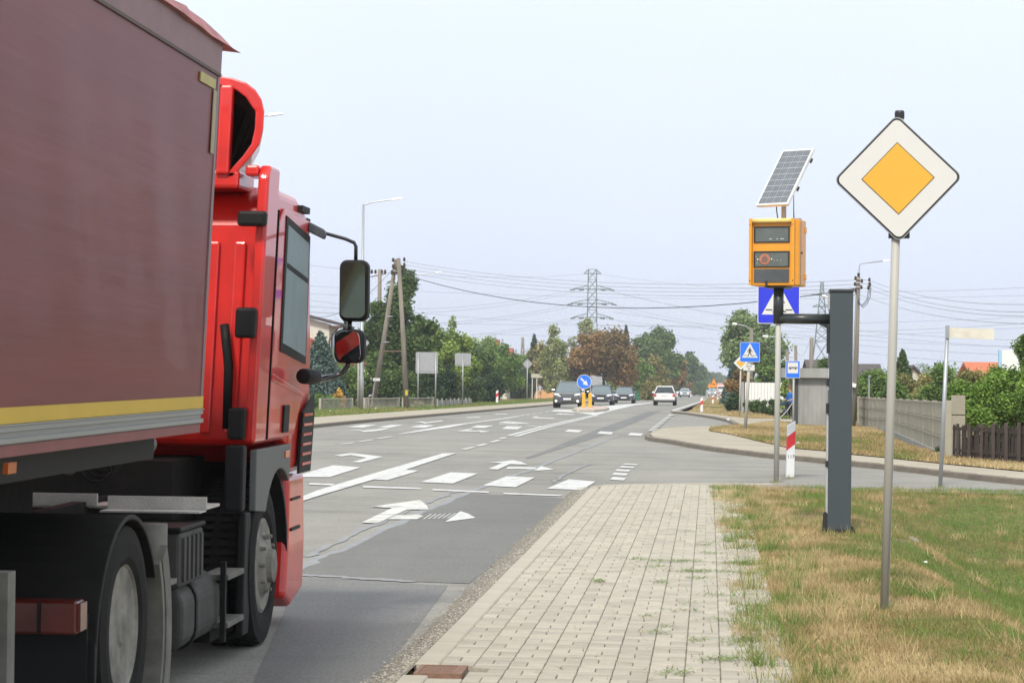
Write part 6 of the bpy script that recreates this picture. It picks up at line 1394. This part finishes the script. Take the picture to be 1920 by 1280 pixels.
tp_('fuel_tank', MB().prism([(a, b2) for a, b2 in rrect(XS-.62, XS-.06, .18, .55, .12, 5)], 1, 12.45, 13.45), M_dust2, bev=.03, seg=3)
tp_('tank_strap', MB().prism([(a, b2) for a, b2 in rrect(XS-.63, XS-.05, .17, .56, .12, 5)], 1, 12.75, 12.8), M_tblk)
for z_ in (.505, .235): tp_('step', MB().box(XS-.16, XS-.0, 13.38, 13.86, z_-.012, z_+.02), M_dust_lit, bev=.004)
tp_('step_frame', MB().prism([(13.88,.12),(14.06,.12),(14.16,.5),(14.10,.84),(13.94,.84)], 0, XS-.06, XS-.01), M_tblk, bev=.012)
tp_('step_frame', MB().box(XS-.04, XS-.01, 13.34, 13.375, .15, .6), M_tblk)
tp_('engine_cover', MB().box(XS-2.1, XS-.4, 13.7, 14.6, .5, 1.15), M_dirt)
tp_('lower_skirt', MB().box(XS-.45, XS-.12, 13.46, 14.2, .13, .45), M_dirt)
# coiled air hoses and couplings behind the cab
M_hose = mat('grey_hose', (.10,.10,.10), .5)
def loop_tube(nm, pts, r, m): tp_(nm, MB().tube(pts, r, 7), m, smooth=True)
def coil(nm, p0, p1, R_, turns, r, m):
    p0 = Vector(p0); p1 = Vector(p1); P = []
    for i in range(turns*10+1):
        t_ = i/(turns*10); a = t_*turns*6.283; p = p0.lerp(p1, t_); P.append((p.x+R_*math.cos(a), p.y+.0, p.z+R_*.9*math.sin(a)))
    tp_(nm, MB().tube(P, r, 5), m, smooth=True)
coil('hose_coil', (XS-.66,12.9,1.12), (XS-.60,13.3,1.3), .09, 7, .010, M_tblk)
loop_tube('air_hose', [(XS-1.05,12.6,1.28),(XS-.85,12.7,1.33),(XS-.72,12.8,1.30),(XS-.68,12.85,1.2),(XS-.76,12.8,1.12),(XS-.95,12.6,1.17),(XS-1.3,12.2,1.22)], .017, M_hose)
loop_tube('air_hose', [(XS-1.5,12.3,1.1),(XS-1.1,12.5,1.22),(XS-.9,12.6,1.25),(XS-.7,13.0,1.18),(XS-.5,13.6,1.3)], .014, M_tblk)
tp_('coupling_head', MB().lathe([(12.5,.055),(12.55,.06),(12.58,.03)], (XS-.45,0,1.27), 1, 16), mat('coupling_ochre', (.22,.15,.02), .6))
tp_('coupling_head', MB().lathe([(12.6,.05),(12.66,.055)], (XS-.32,0,1.28), 1, 16), M_hose)

# ------------------------------------------------------------------ semi-trailer
M_curt = mat('maroon_tarpaulin', (.165,.019,.018), .47, var=.14, scale=1.3, bump=.14, bscale=5, stretch=(1,.14,2.6), coat=.05)
tl = thing('curtain_trailer', 'maroon curtain sided semi-trailer with yellow band along its lower edge', 'trailer', (XS, 8, prof(8)))
def tt(name, mb, m, **k): return part(k.pop('parent', tl), name, mb, m, xf=tx, **k)
Y0t, Y1t = -1.2, 12.50
mb = MB(); ys = [Y0t+(Y1t-.06-Y0t)*i/260 for i in range(261)]; zs = [1.545+(3.235-1.545)*i/14 for i in range(15)]
rr = random.Random(4); ph = [rr.uniform(0,6) for _ in range(6)]
for y_ in ys:
    for j, z_ in enumerate(zs):
        e_ = math.sin(math.pi*j/14)
        mb.v.append((XS+e_*(.003*math.sin(y_*4.1+ph[0]+z_*2)+.002*math.sin(y_*7.7+ph[1]+z_*3.5)+.004*math.sin(y_*1.6+ph[2]+z_*.8)), y_, z_))
for i in range(260):
    for j in range(14): a = i*15+j; mb.f.append((a, a+15, a+16, a+1)); mb.m.append(0)
tt('curtain', mb, M_curt, smooth=True)
tt('yellow_band', MB().box(XS-.02, XS+.006, Y0t, Y1t, 1.482, 1.545), mat('band_yellow', (.60,.40,.035), .5, var=.06, scale=2))
M_alr = mat('aluminium_rail', (.34,.345,.33), .5, .35, var=.08, scale=3, stretch=(1,.1,1))
tt('side_rail', MB().prism([(XS-.04,1.402),(XS+.004,1.402),(XS+.012,1.408),(XS+.012,1.425),(XS-.004,1.43),(XS-.004,1.448),(XS+.008,1.452),(XS+.008,1.470),(XS+.014,1.474),(XS+.014,1.480),(XS-.04,1.480)], 1, Y0t, Y1t), M_alr)
tt('lower_skirt', MB().box(XS-.03, XS+.0, Y0t, Y1t-.02, 1.355, 1.400), mat('dull_maroon_steel', (.22,.06,.06), .5))
tt('curtain_track', MB().box(XS-.05, XS+.010, Y0t, Y1t, 3.236, 3.252), mat('track_brown', (.10,.06,.045), .6))
tt('cant_rail', MB().box(XS-.05, XS+.004, Y0t, Y1t+.01, 3.253, 3.43), mat('pale_maroon_rail', (.24,.12,.12), .5))
tt('corner_post', MB().box(XS-.10, XS+.0035, Y1t-.058, Y1t, 1.483, 3.235), mat('post_mauve', (.21,.13,.135), .45))
tt('front_wall', MB().box(XS-2.5, XS-.101, Y1t-.05, Y1t-.003, 1.37, 3.43), M_white)
tt('roof', MB().box(XS-2.5, XS-.051, Y0t, Y1t, 3.40, 3.435), mat('roof_tarp', (.3,.12,.12), .6))
tt('reflector_mark', MB().box(XS+.003, XS+.010, 11.98, 12.36, 3.155, 3.205), mat('reflective_ochre', (.50,.42,.12), .5)); tt('reflector_mark', MB().box(XS+.0045, XS+.009, 12.33, 12.41, 2.82, 3.150), mat('reflective_drab', (.36,.31,.17), .5))
mb = MB(); prev = None; rr = random.Random(9); y_ = -1.2
while y_ < 13.0:
    p = (y_, 3.42+rr.uniform(-.006,.006), 3.485+rr.uniform(-.012,.012)+(.0 if y_ < 12.4 else -.03), XS+.03+rr.uniform(-.012,.012))
    if prev: mb.hexa([(XS-.05,prev[0],prev[1]),(prev[3],prev[0],prev[1]-.01),(p[3],p[0],p[1]-.01),(XS-.05,p[0],p[1]),(XS-.3,prev[0],prev[2]),(prev[3]-.05,prev[0],prev[2]),(p[3]-.05,p[0],p[2]),(XS-.3,p[0],p[2])])
    prev = p; y_ += rr.uniform(.06,.5)
tt('roof_tarp_edge', mb, mat('frayed_tarp', (.42,.17,.17), .7, var=.3, scale=6))
tt('belly_frame', MB().box(XS-2.4, XS-.20, Y0t, 12.3, 1.22, 1.354), M_tblk); tt('chassis_beam', MB().box(XS-.85, XS-.75, Y0t, 12.0, .95, 1.18), M_dirt); tt('chassis_beam', MB().box(XS-1.75, XS-1.65, Y0t, 12.0, .95, 1.18), M_dirt)
tt('side_marker', MB().box(XS-.14, XS-.119, 9.35, 9.47, 1.27, 1.315), M_amber)
tt('landing_leg', MB().box(XS-.02, XS+.06, 8.78, 8.88, .12, .93), M_dust_lit); tt('landing_foot', MB().box(XS-.08, XS+.1, 8.7, 8.96, .09, .118), M_dust_lit)

# ================================================================== CARS
def paint(name, col): return mat(name, col, .32, .0, var=.03, scale=2, coat=.7)
M_head = mat('headlamp_glass', (.80,.82,.85), .12, var=.1, coat=.8); M_chr = mat('chrome', (.60,.61,.62), .2, .8)
M_lit = D.materials.new('lit_lamp'); M_lit.use_nodes = True; _b = M_lit.node_tree.nodes['Principled BSDF']; _b.inputs['Base Color'].default_value = (.9,.9,.9,1); _b.inputs['Emission Color'].default_value = (1,.98,.92,1); _b.inputs['Emission Strength'].default_value = 1.6
M_plate = mat('number_plate_white', (.72,.72,.70), .5, var=.02)
def car(label, pos, head, col, Wd=1.8, H=1.46, L=4.6, kind='estate', rails=True, lit=False, rear=False, grille='bars', detail=True):
    """nose at -y before rotation"""
    t = thing('car', label, 'car', pos, rot=(0,0,head)); hw = Wd/2; bz = H*.60; hb = H*.56
    st = [(0,.74,.30,.50),(.07,.90,.24,.58),(.30,.98,.22,.66),(.75,1,.22,.70),(1.15,1,.22,.735),(2.0,1,.22,.755),(L-1.0,1,.22,.78),(L-.30,.97,.24,.78),(L-.08,.90,.30,.70),(L,.80,.36,.55)]
    sc = (H*.63)/.755
    mb = MB(); k = 12
    for y_, wf_, zl, zh in st:
        w_ = hw*wf_; zh *= sc; zl *= 1.0; y_ -= L/2
        mb.v += [(-w_*.86,y_,zl),(-w_*.97,y_,zl+.10),(-w_,y_,zl+(zh-zl)*.5),(-w_*.97,y_,zh-.07),(-w_*.86,y_,zh),(-w_*.4,y_,zh+.025),(w_*.4,y_,zh+.025),(w_*.86,y_,zh),(w_*.97,y_,zh-.07),(w_,y_,zl+(zh-zl)*.5),(w_*.97,y_,zl+.10),(w_*.86,y_,zl)]
    for i in range(len(st)-1):
        for j in range(k): a = i*k+j; b2 = i*k+(j+1)%k; mb.f.append((a, b2, b2+k, a+k)); mb.m.append(0)
    mb.f.append(tuple(range(k))); mb.m.append(0); mb.f.append(tuple((len(st)-1)*k+j for j in range(k))); mb.m.append(0)
    body = part(t, 'body', mb, col, world=False, smooth=True); body.modifiers.new('s', 'SUBSURF').levels = 1; body.modifiers['s'].render_levels = 1
    zb = .735*sc-.02; y0 = -L/2+1.05; y1 = -L/2+1.85; y2 = L/2-(.75 if kind != 'sedan' else 1.35); y3 = L/2-(.22 if kind != 'sedan' else .55)
    g = part(t, 'windows', MB().hexa([(-hw*.90,y0,zb),(hw*.90,y0,zb),(hw*.92,y3,zb+.03),(-hw*.92,y3,zb+.03),(-hw*.68,y1,H-.05),(hw*.68,y1,H-.05),(hw*.66,y2,H-.06),(-hw*.66,y2,H-.06)]), M_winds if not rear else M_glass, world=False, bev=.03)
    part(t, 'roof', MB().hexa([(-hw*.70,y1-.06,H-.075),(hw*.70,y1-.06,H-.075),(hw*.69,y2+.08,H-.085),(-hw*.69,y2+.08,H-.085),(-hw*.60,y1+.08,H),(hw*.60,y1+.08,H),(hw*.58,y2-.02,H-.01),(-hw*.58,y2-.02,H-.01)]), col, world=False, bev=.03, smooth=False)
    for s_ in (-1,1):
        for (ya, yb, w0, w1) in ((y0,y1,.905,.69),(y3,y2,.925,.67)):
            part(t, 'pillar', MB().tube([(s_*hw*w0,ya,zb),(s_*hw*w1,yb,H-.055)], .038, 6), col, world=False)
        part(t, 'pillar', MB().tube([(s_*hw*.915,-.05,zb),(s_*hw*.69,.0,H-.06)], .035, 6), M_black, world=False)
        part(t, 'door_mirror', MB().box(s_*hw*.93 if s_ > 0 else -hw*.93-.24, s_*hw*.93+.24 if s_ > 0 else -hw*.93, y0+.30, y0+.45, zb+.02, zb+.16), col, world=False, bev=.04)
        for yy in (-L/2+.85, L/2-.85):
            w_ = part(t, 'wheel', MB().lathe([(hw*.97-.22,.2),(hw*.97-.21,.32),(hw*.97-.02,.33),(hw*.97+.005,.27)], (0,yy,.33), 0, 24) if s_ > 0 else MB().lathe([(-hw*.97+.22,.2),(-hw*.97+.21,.32),(-hw*.97+.02,.33),(-hw*.97-.005,.27)], (0,yy,.33), 0, 24), M_rub, world=False)
            part(w_, 'rim', MB().lathe([(s_*(hw*.97),.22),(s_*(hw*.97+.012),.20),(s_*(hw*.97-.01),.05)], (0,yy,.33), 0, 18), M_chr, world=False)
            part(t, 'wheel_arch', MB().lathe([(s_*(hw*.985),.385),(s_*(hw*1.0),.385)], (0,yy,.34), 0, 24), M_black, world=False)
        if rails: part(t, 'roof_rail', MB().tube([(s_*hw*.64,y1+.1,H-.03),(s_*hw*.63,y1+.3,H+.03),(s_*hw*.61,y2-.3,H+.03),(s_*hw*.60,y2,H-.03)], .02, 6), M_chr, world=False)
    f = -L/2; zh = .62*sc
    if not rear:
        for s_ in (-1,1):
            part(t, 'headlight', MB().hexa([(s_*hw*.52,f+.035,zh-.10),(s_*hw*.90,f+.13,zh-.06),(s_*hw*.90,f+.4,zh-.06),(s_*hw*.52,f+.3,zh-.10),(s_*hw*.54,f+.06,zh+.0),(s_*hw*.93,f+.17,zh+.06),(s_*hw*.93,f+.42,zh+.06),(s_*hw*.54,f+.3,zh+.0)]), M_head, world=False, bev=.02)
            if lit: part(t, 'fog_lamp', MB().lathe([(f-.02,.06),(f+.06,.07)], (s_*hw*.76,0,.42), 1, 12), M_lit, world=False)
            else:
                part(t, 'fog_lamp', MB().box(s_*hw*.72-.09,s_*hw*.72+.09,f-.0,f+.05,.33,.37), M_chr, world=False)
                part(t, 'headlamp_bulb', MB().lathe([(f-.01,.035),(f+.06,.045)], (s_*hw*.70,0,zh-.03), 1, 10), M_lit, world=False)
        gr_ = part(t, 'grille', MB().prism([(-hw*.48,zh-.02),(hw*.48,zh-.02),(hw*.36,zh-.26),(-hw*.36,zh-.26)] if grille == 'bars' else [(-hw*.46,zh+.02),(hw*.46,zh+.02),(hw*.38,zh-.15),(-hw*.38,zh-.15)], 1, f-.035, f+.04), M_black, world=False, bev=.01)
        for i in range(3 if grille == 'bars' else 1): part(gr_, 'grille_bar', MB().box(-hw*(.44-.03*i), hw*(.44-.03*i), f-.048, f-.037, zh-.08-i*.07, zh-.06-i*.07) if grille == 'bars' else MB().box(-hw*.46, hw*.46, f-.048, f-.037, zh-.0, zh+.02), M_chr, world=False)
        part(t, 'lower_intake', MB().box(-hw*.74, hw*.74, f+.005, f+.05, .27, .37), M_black, world=False, bev=.01)
        zp = zh-.30 if grille == 'bars' else zh-.24
        pl = part(t, 'number_plate', MB().box(-.26,.26,f-.055,f-.037,zp-.06,zp+.06), M_plate, world=False); part(pl, 'blue_strip', MB().box(-.26,-.22,f-.058,f-.0555,zp-.06,zp+.06), S_blue, world=False)
    else:
        r_ = L/2
        for s_ in (-1,1):
            part(t, 'tail_light', MB().hexa([(s_*hw*.70,r_-.14,zh-.08),(s_*hw*.96,r_-.2,zh-.06),(s_*hw*.96,r_-.02,zh-.06),(s_*hw*.70,r_+.01,zh-.08),(s_*hw*.72,r_-.14,zh+.10),(s_*hw*.95,r_-.24,zh+.10),(s_*hw*.93,r_-.05,zh+.10),(s_*hw*.72,r_-.02,zh+.10)]), mat('tail_lamp_red', (.50,.02,.02), .3, coat=.5), world=False, bev=.015)
        part(t, 'rear_bumper', MB().box(-hw*.93, hw*.93, r_-.25, r_+.04, .38, .60), col, world=False, bev=.06, seg=3)
        part(t, 'lower_valance', MB().box(-hw*.86, hw*.86, r_-.2, r_+.015, .24, .375), M_black, world=False, bev=.02)
        pl = part(t, 'number_plate', MB().box(-.26,.26,r_+.0,r_+.012,zh-.06,zh+.05), M_plate, world=False)
        part(t, 'chrome_strip', MB().box(-.42,.42,r_-.005,r_+.014,zh+.075,zh+.10), M_chr, world=False); part(t, 'wiper', MB().tube([(0,y3-.02,zb+.1),(.3,y3-.08,zb+.2)], .012, 4), M_black, world=False)
        part(t, 'rear_pane', MB().hexa([(-hw*.76,y3-.02,zb+.06),(hw*.76,y3-.02,zb+.06),(hw*.76,y3+.012,zb+.06),(-hw*.76,y3+.012,zb+.06),(-hw*.58,y2+.10,H-.12),(hw*.58,y2+.10,H-.12),(hw*.58,y2+.13,H-.12),(-hw*.58,y2+.13,H-.12)]), M_glass, world=False)
    return t
hd_ = math.atan(-.0125)
def cpos(px, py): v = G(px, py); return (v.x, v.y+2.2, v.z)
car('dark grey SUV with lit fog lamps, first of the oncoming cars', cpos(1063.5, 764.5), hd_, paint('suv_grey', (.085,.08,.075)), 1.72, 1.62, 4.5, 'estate', True, True, grille='bars')
car('black estate car with roof rails right behind the yellow bollards', cpos(1126, 759.5), hd_, paint('estate_black', (.035,.038,.05)), 1.76, 1.45, 4.7, 'estate', True, False, grille='slim')
car('black saloon car, last of the three dark oncoming cars', cpos(1169.5, 756), hd_, paint('saloon_black', (.028,.030,.042)), 1.74, 1.38, 4.6, 'estate', False, False, grille='slim')
v = G(1246.5, 760); car('white estate car driving away in the near lane', (v.x, v.y+2.2, v.z), hd_+math.pi, paint('estate_white', (.68,.68,.66)), 1.66, 1.45, 4.6, 'estate', True, False, rear=True)
v = G(1284, 744.3); car('small silver blue hatchback coming from far down the road', (v.x, v.y+2, v.z), hd_, paint('hatch_silver', (.55,.60,.66)), 1.62, 1.42, 3.9, 'estate', False, False, grille='slim')
for px_, py_, c_, lb in ((1335.5,741.8,(.70,.72,.75),'white car far away under the orange warning sign'), (1342,739,(.5,.12,.1),'red car in the distant queue'), (1347,738,(.10,.10,.12),'dark car in the distant queue'), (1352,737.3,(.65,.66,.68),'pale car at the end of the distant queue')):
    v = G(px_, py_); s_ = 1; car(lb, (v.x, v.y, v.z), hd_, paint('queue_'+lb.split()[0], c_), 1.75, 1.45, 4.2, 'estate', False, False, grille='slim')
v = gp(1352, 760); t = thing('lorry', 'distant red and white lorry at the end of the queue', 'truck', v); 
part(t, 'cargo_box', MB().box(v.x-1.25, v.x+1.25, v.y, v.y+7, v.z+1.0, v.z+3.4), mat('lorry_pink', (.65,.30,.25), .6)); part(t, 'cab', MB().box(v.x-1.15, v.x+1.15, v.y-1.8, v.y-.05, v.z+.5, v.z+2.6), M_white, bev=.1); part(t, 'windscreen', MB().box(v.x-1, v.x+1, v.y-1.83, v.y-1.8, v.z+1.6, v.z+2.3), M_glass)
for a in (-.95,.95):
    for b2 in (-1.0, 5.5): part(t, 'wheel', MB().lathe([(a-.15,.5),(a+.15,.5)], (v.x, v.y+b2, v.z+.5), 0, 14), M_rub)

# ================================================================== PEOPLE
def person(label, base, J, E, mats, assign, hair, rotz=0):
    """J: name -> (x, y, z, rx, ry); E: edges; one continuous skinned body"""
    names = list(J); me = D.meshes.new('person'); me.from_pydata([J[k][:3] for k in names], [(names.index(a), names.index(b_)) for a, b_ in E], [])
    o = D.objects.new('tmp', me); COL.objects.link(o); sk = o.modifiers.new('sk', 'SKIN'); 
    for i, k in enumerate(names): me.skin_vertices[0].data[i].radius = J[k][3:5]; me.skin_vertices[0].data[i].use_root = (i == 0)
    sb = o.modifiers.new('sb', 'SUBSURF'); sb.levels = 2; sb.render_levels = 2
    dg = bpy.context.evaluated_depsgraph_get(); m2 = D.meshes.new_from_object(o.evaluated_get(dg)); D.objects.remove(o)
    m2.materials.clear()
    for m in mats: m2.materials.append(m)
    for p in m2.polygons: p.material_index = assign(p.center); p.use_smooth = True
    body = link('person', m2, None, base); body.rotation_euler = (0,0,rotz); tag(body, label, 'person')
    h = J['head']; hz = Vector(h[:3]); mb = MB(); n = 10; rows = 6
    for i in range(rows+1):
        a = rad(5+100*i/rows)
        for k in range(n): b_ = 2*math.pi*k/n; mb.v.append((hz.x+h[3]*1.18*math.sin(a)*math.cos(b_), hz.y+h[4]*1.22*math.sin(a)*math.sin(b_)+hair[1], hz.z+.02+h[4]*1.25*math.cos(a)))
    for i in range(rows):
        for k in range(n): a = i*n+k; b_ = i*n+(k+1)%n; mb.f.append((a,b_,b_+n,a+n)); mb.m.append(0)
    mb.f.append(tuple(range(n))); mb.m.append(0)
    part(body, 'hair', mb, hair[0], world=False, smooth=True)
    return body
M_skin = mat('skin', (.50,.28,.19), .6, var=.05); M_blue = mat('blue_shirt', (.02,.15,.50), .8); M_navy = mat('navy_trousers', (.012,.02,.06), .8); M_grsh = mat('grey_shirt', (.42,.42,.47), .8); M_tan = mat('tan_shorts', (.42,.30,.17), .8)
M_hairb = mat('brown_hair', (.06,.03,.015), .7); M_hairr = mat('auburn_hair', (.16,.06,.03), .7)
def body_joints(h, arms, legs, leanf=0):
    s = h/1.75
    def q(x, y, z, a, b_=None): return (x*s, (y-leanf*max(0, z-.9))*s, z*s, a*s, (b_ or a)*s)
    J = {'pelvis': q(0,0,.95,.15,.12), 'waist': q(0,0,1.10,.135,.105), 'chest': q(0,0,1.30,.165,.12), 'neckb': q(0,0,1.45,.075,.07), 'neck': q(0,-.01,1.52,.05,.052), 'head': q(0,-.02,1.65,.078,.10), 'crown': q(0,-.01,1.73,.06,.075), 'nose': q(0,-.125,1.635,.014,.014)}
    E = [('pelvis','waist'),('waist','chest'),('chest','neckb'),('neckb','neck'),('neck','head'),('head','crown'),('head','nose')]
    for s_, nm in ((-1,'l'),(1,'r')):
        J['sh'+nm] = q(s_*.19,0,1.40,.062); el, ha = arms[nm]; J['el'+nm] = q(*el,.042); J['wr'+nm] = q(*ha,.028); d = Vector(ha)-Vector(el); d.normalize(); t_ = Vector(ha)+d*.09; J['pa'+nm] = q(*t_,.034,.02); t3 = Vector(ha)+d*.15; J['fi'+nm] = q(*t3,.022,.012)
        E += [('chest','sh'+nm),('sh'+nm,'el'+nm),('el'+nm,'wr'+nm),('wr'+nm,'pa'+nm),('pa'+nm,'fi'+nm)]
        kn, an = legs[nm]; J['hp'+nm] = q(s_*.095,0,.88,.095); J['kn'+nm] = q(*kn,.062); J['an'+nm] = q(*an,.04); J['ft'+nm] = q(an[0],an[1]-.13,max(.03,an[2]-.05),.04,.03); J['to'+nm] = q(an[0],an[1]-.20,max(.025,an[2]-.06),.03,.02)
        E += [('pelvis','hp'+nm),('hp'+nm,'kn'+nm),('kn'+nm,'an'+nm),('an'+nm,'ft'+nm),('ft'+nm,'to'+nm)]
    return J, E
b_ = G(1483, 791.5); hM = 65.5*b_.y/F; sM = hM/1.75
J, E = body_joints(hM*1.02, {'l': ((-.26,-.02,1.15),(-.20,-.24,1.08)), 'r': ((.27,-.0,1.15),(.20,-.24,1.08))}, {'l': ((-.09,-.04,.50),(-.10,.02,.08)), 'r': ((.10,.02,.50),(.10,.06,.08))}, .10)
def asg(c):
    z = c.z/sM; 
    if z > 1.50 or abs(c.x) > .285*sM and z < 1.22: return 0
    if z < 1.25 and c.y < -.16*sM and z > 1.0: return 0
    if z < .07: return 3
    return 1 if z > .98 else 2
man = person('man in blue shirt and navy trousers standing with a pushchair at the shelter', b_, J, E, [M_skin, M_blue, M_navy, M_black], asg, (M_hairr, .02), rotz=rad(-52))
pc = thing('pushchair', 'dark pushchair with pale frame held by the man in the blue shirt', 'pushchair', (b_.x-.32, b_.y-.15, b_.z), rot=(0,0,rad(-60)))
k = sM
part(pc, 'frame', MB().tube([(-.2*k,.42*k,1.02*k),(-.2*k,.1*k,.60*k),(-.22*k,-.45*k,.12*k)], .012, 6).tube([(.2*k,.42*k,1.02*k),(.2*k,.1*k,.60*k),(.22*k,-.45*k,.12*k)], .012, 6).tube([(-.2*k,.42*k,1.02*k),(.2*k,.42*k,1.02*k)], .022, 6), M_white, world=False)
part(pc, 'frame', MB().tube([(-.21*k,-.1*k,.72*k),(-.22*k,.32*k,.1*k)], .012, 6).tube([(.21*k,-.1*k,.72*k),(.22*k,.32*k,.1*k)], .012, 6), M_galv, world=False)
part(pc, 'seat', MB().prism([(-.25*k,.42*k),(.1*k,.36*k),(.28*k,.85*k),(.22*k,.90*k),(.02*k,.46*k),(-.25*k,.5*k)], 0, -.18*k, .18*k), M_black, world=False, bev=.02)
part(pc, 'hood', MB().prism([(.26*k,.80*k),(.30*k,.98*k),(.12*k,1.06*k),(-.08*k,1.0*k),(-.16*k,.85*k),(-.08*k,.83*k),(.1*k,.92*k)], 0, -.19*k, .19*k), mat('dark_teal_fabric', (.01,.04,.06), .8), world=False, bev=.02)
for a in (-.22,.22):
    for y_ in (-.45,.32): part(pc, 'wheel', MB().lathe([(a*k-.02,.10*k),(a*k+.02,.10*k)], (0,y_*k,.10*k), 0, 16), M_black, world=False)
b_ = G(1012, 748.8); hM2 = 29.8*b_.y/F; s2 = hM2/1.75
J, E = body_joints(hM2, {'l': ((-.27,.05,1.14),(-.26,-.04,.92)), 'r': ((.27,-.02,1.14),(.27,.10,.93))}, {'l': ((-.10,-.16,.50),(-.10,-.10,.09)), 'r': ((.10,.04,.48),(.10,.30,.16))}, .03)
def asg2(c):
    z = c.z/s2
    if z > 1.50: return 0
    if z < .10: return 3
    if z < .52: return 0
    if abs(c.x) > .225*s2 and z < 1.16: return 0
    return 1 if z > .97 else 2
person('man in grey shirt and tan shorts walking away by the small shelter', b_, J, E, [M_skin, M_grsh, M_tan, M_black], asg2, (M_hairb, .01), rotz=rad(180))

# small litter bits
for i, (px_, py_) in enumerate(((1735,1058),(1520,748.5),(1365,792),(1495,840),(620,775),(704,770),(1428,755))):
    v = G(px_, py_)
    if v is None: continue
    o = link('litter_scrap', MB().hexa([(-.03,-.02,0),(.03,-.03,0),(.04,.03,0),(-.03,.03,0),(-.02,-.01,.02),(.03,-.01,.012),(.02,.02,.03),(-.02,.02,.015)]).mesh('litter_scrap', M_white), None, (v.x, v.y, hgt(v.x, v.y)+(.02 if i == 0 else .1)))
    o.scale = (.6 if i == 0 else 1.5,)*3
    tag(o, ('crumpled white scrap of litter in the ditch grass right of the sign post','white scrap of litter near the shelter post','white scrap on the straw grass by the lay-by','white scrap on the corner grass left of the marker post','white scrap in the grass near the truck front','white scrap in the grass by the leaning timber foot','white scrap before the white metal fence')[i], 'litter')

# ================================================================== HAZE
hz = link('haze', MB().box(-950, 950, -60, 1500, -2, 52).mesh('haze', D.materials.new('haze_air')), None); tag(hz, 'faint summer haze over the road and trees', kind='stuff')
hm = hz.data.materials[0]; hm.use_nodes = True; ht = hm.node_tree; ht.nodes.clear(); ho = N(ht, 'ShaderNodeOutputMaterial'); hvn = N(ht, 'ShaderNodeVolumePrincipled')
hvn.inputs['Color'].default_value = (.92,.95,1,1); hvn.inputs['Density'].default_value = HAZE; hvn.inputs['Anisotropy'].default_value = .2
ht.links.new(hvn.outputs[0], ho.inputs['Volume'])
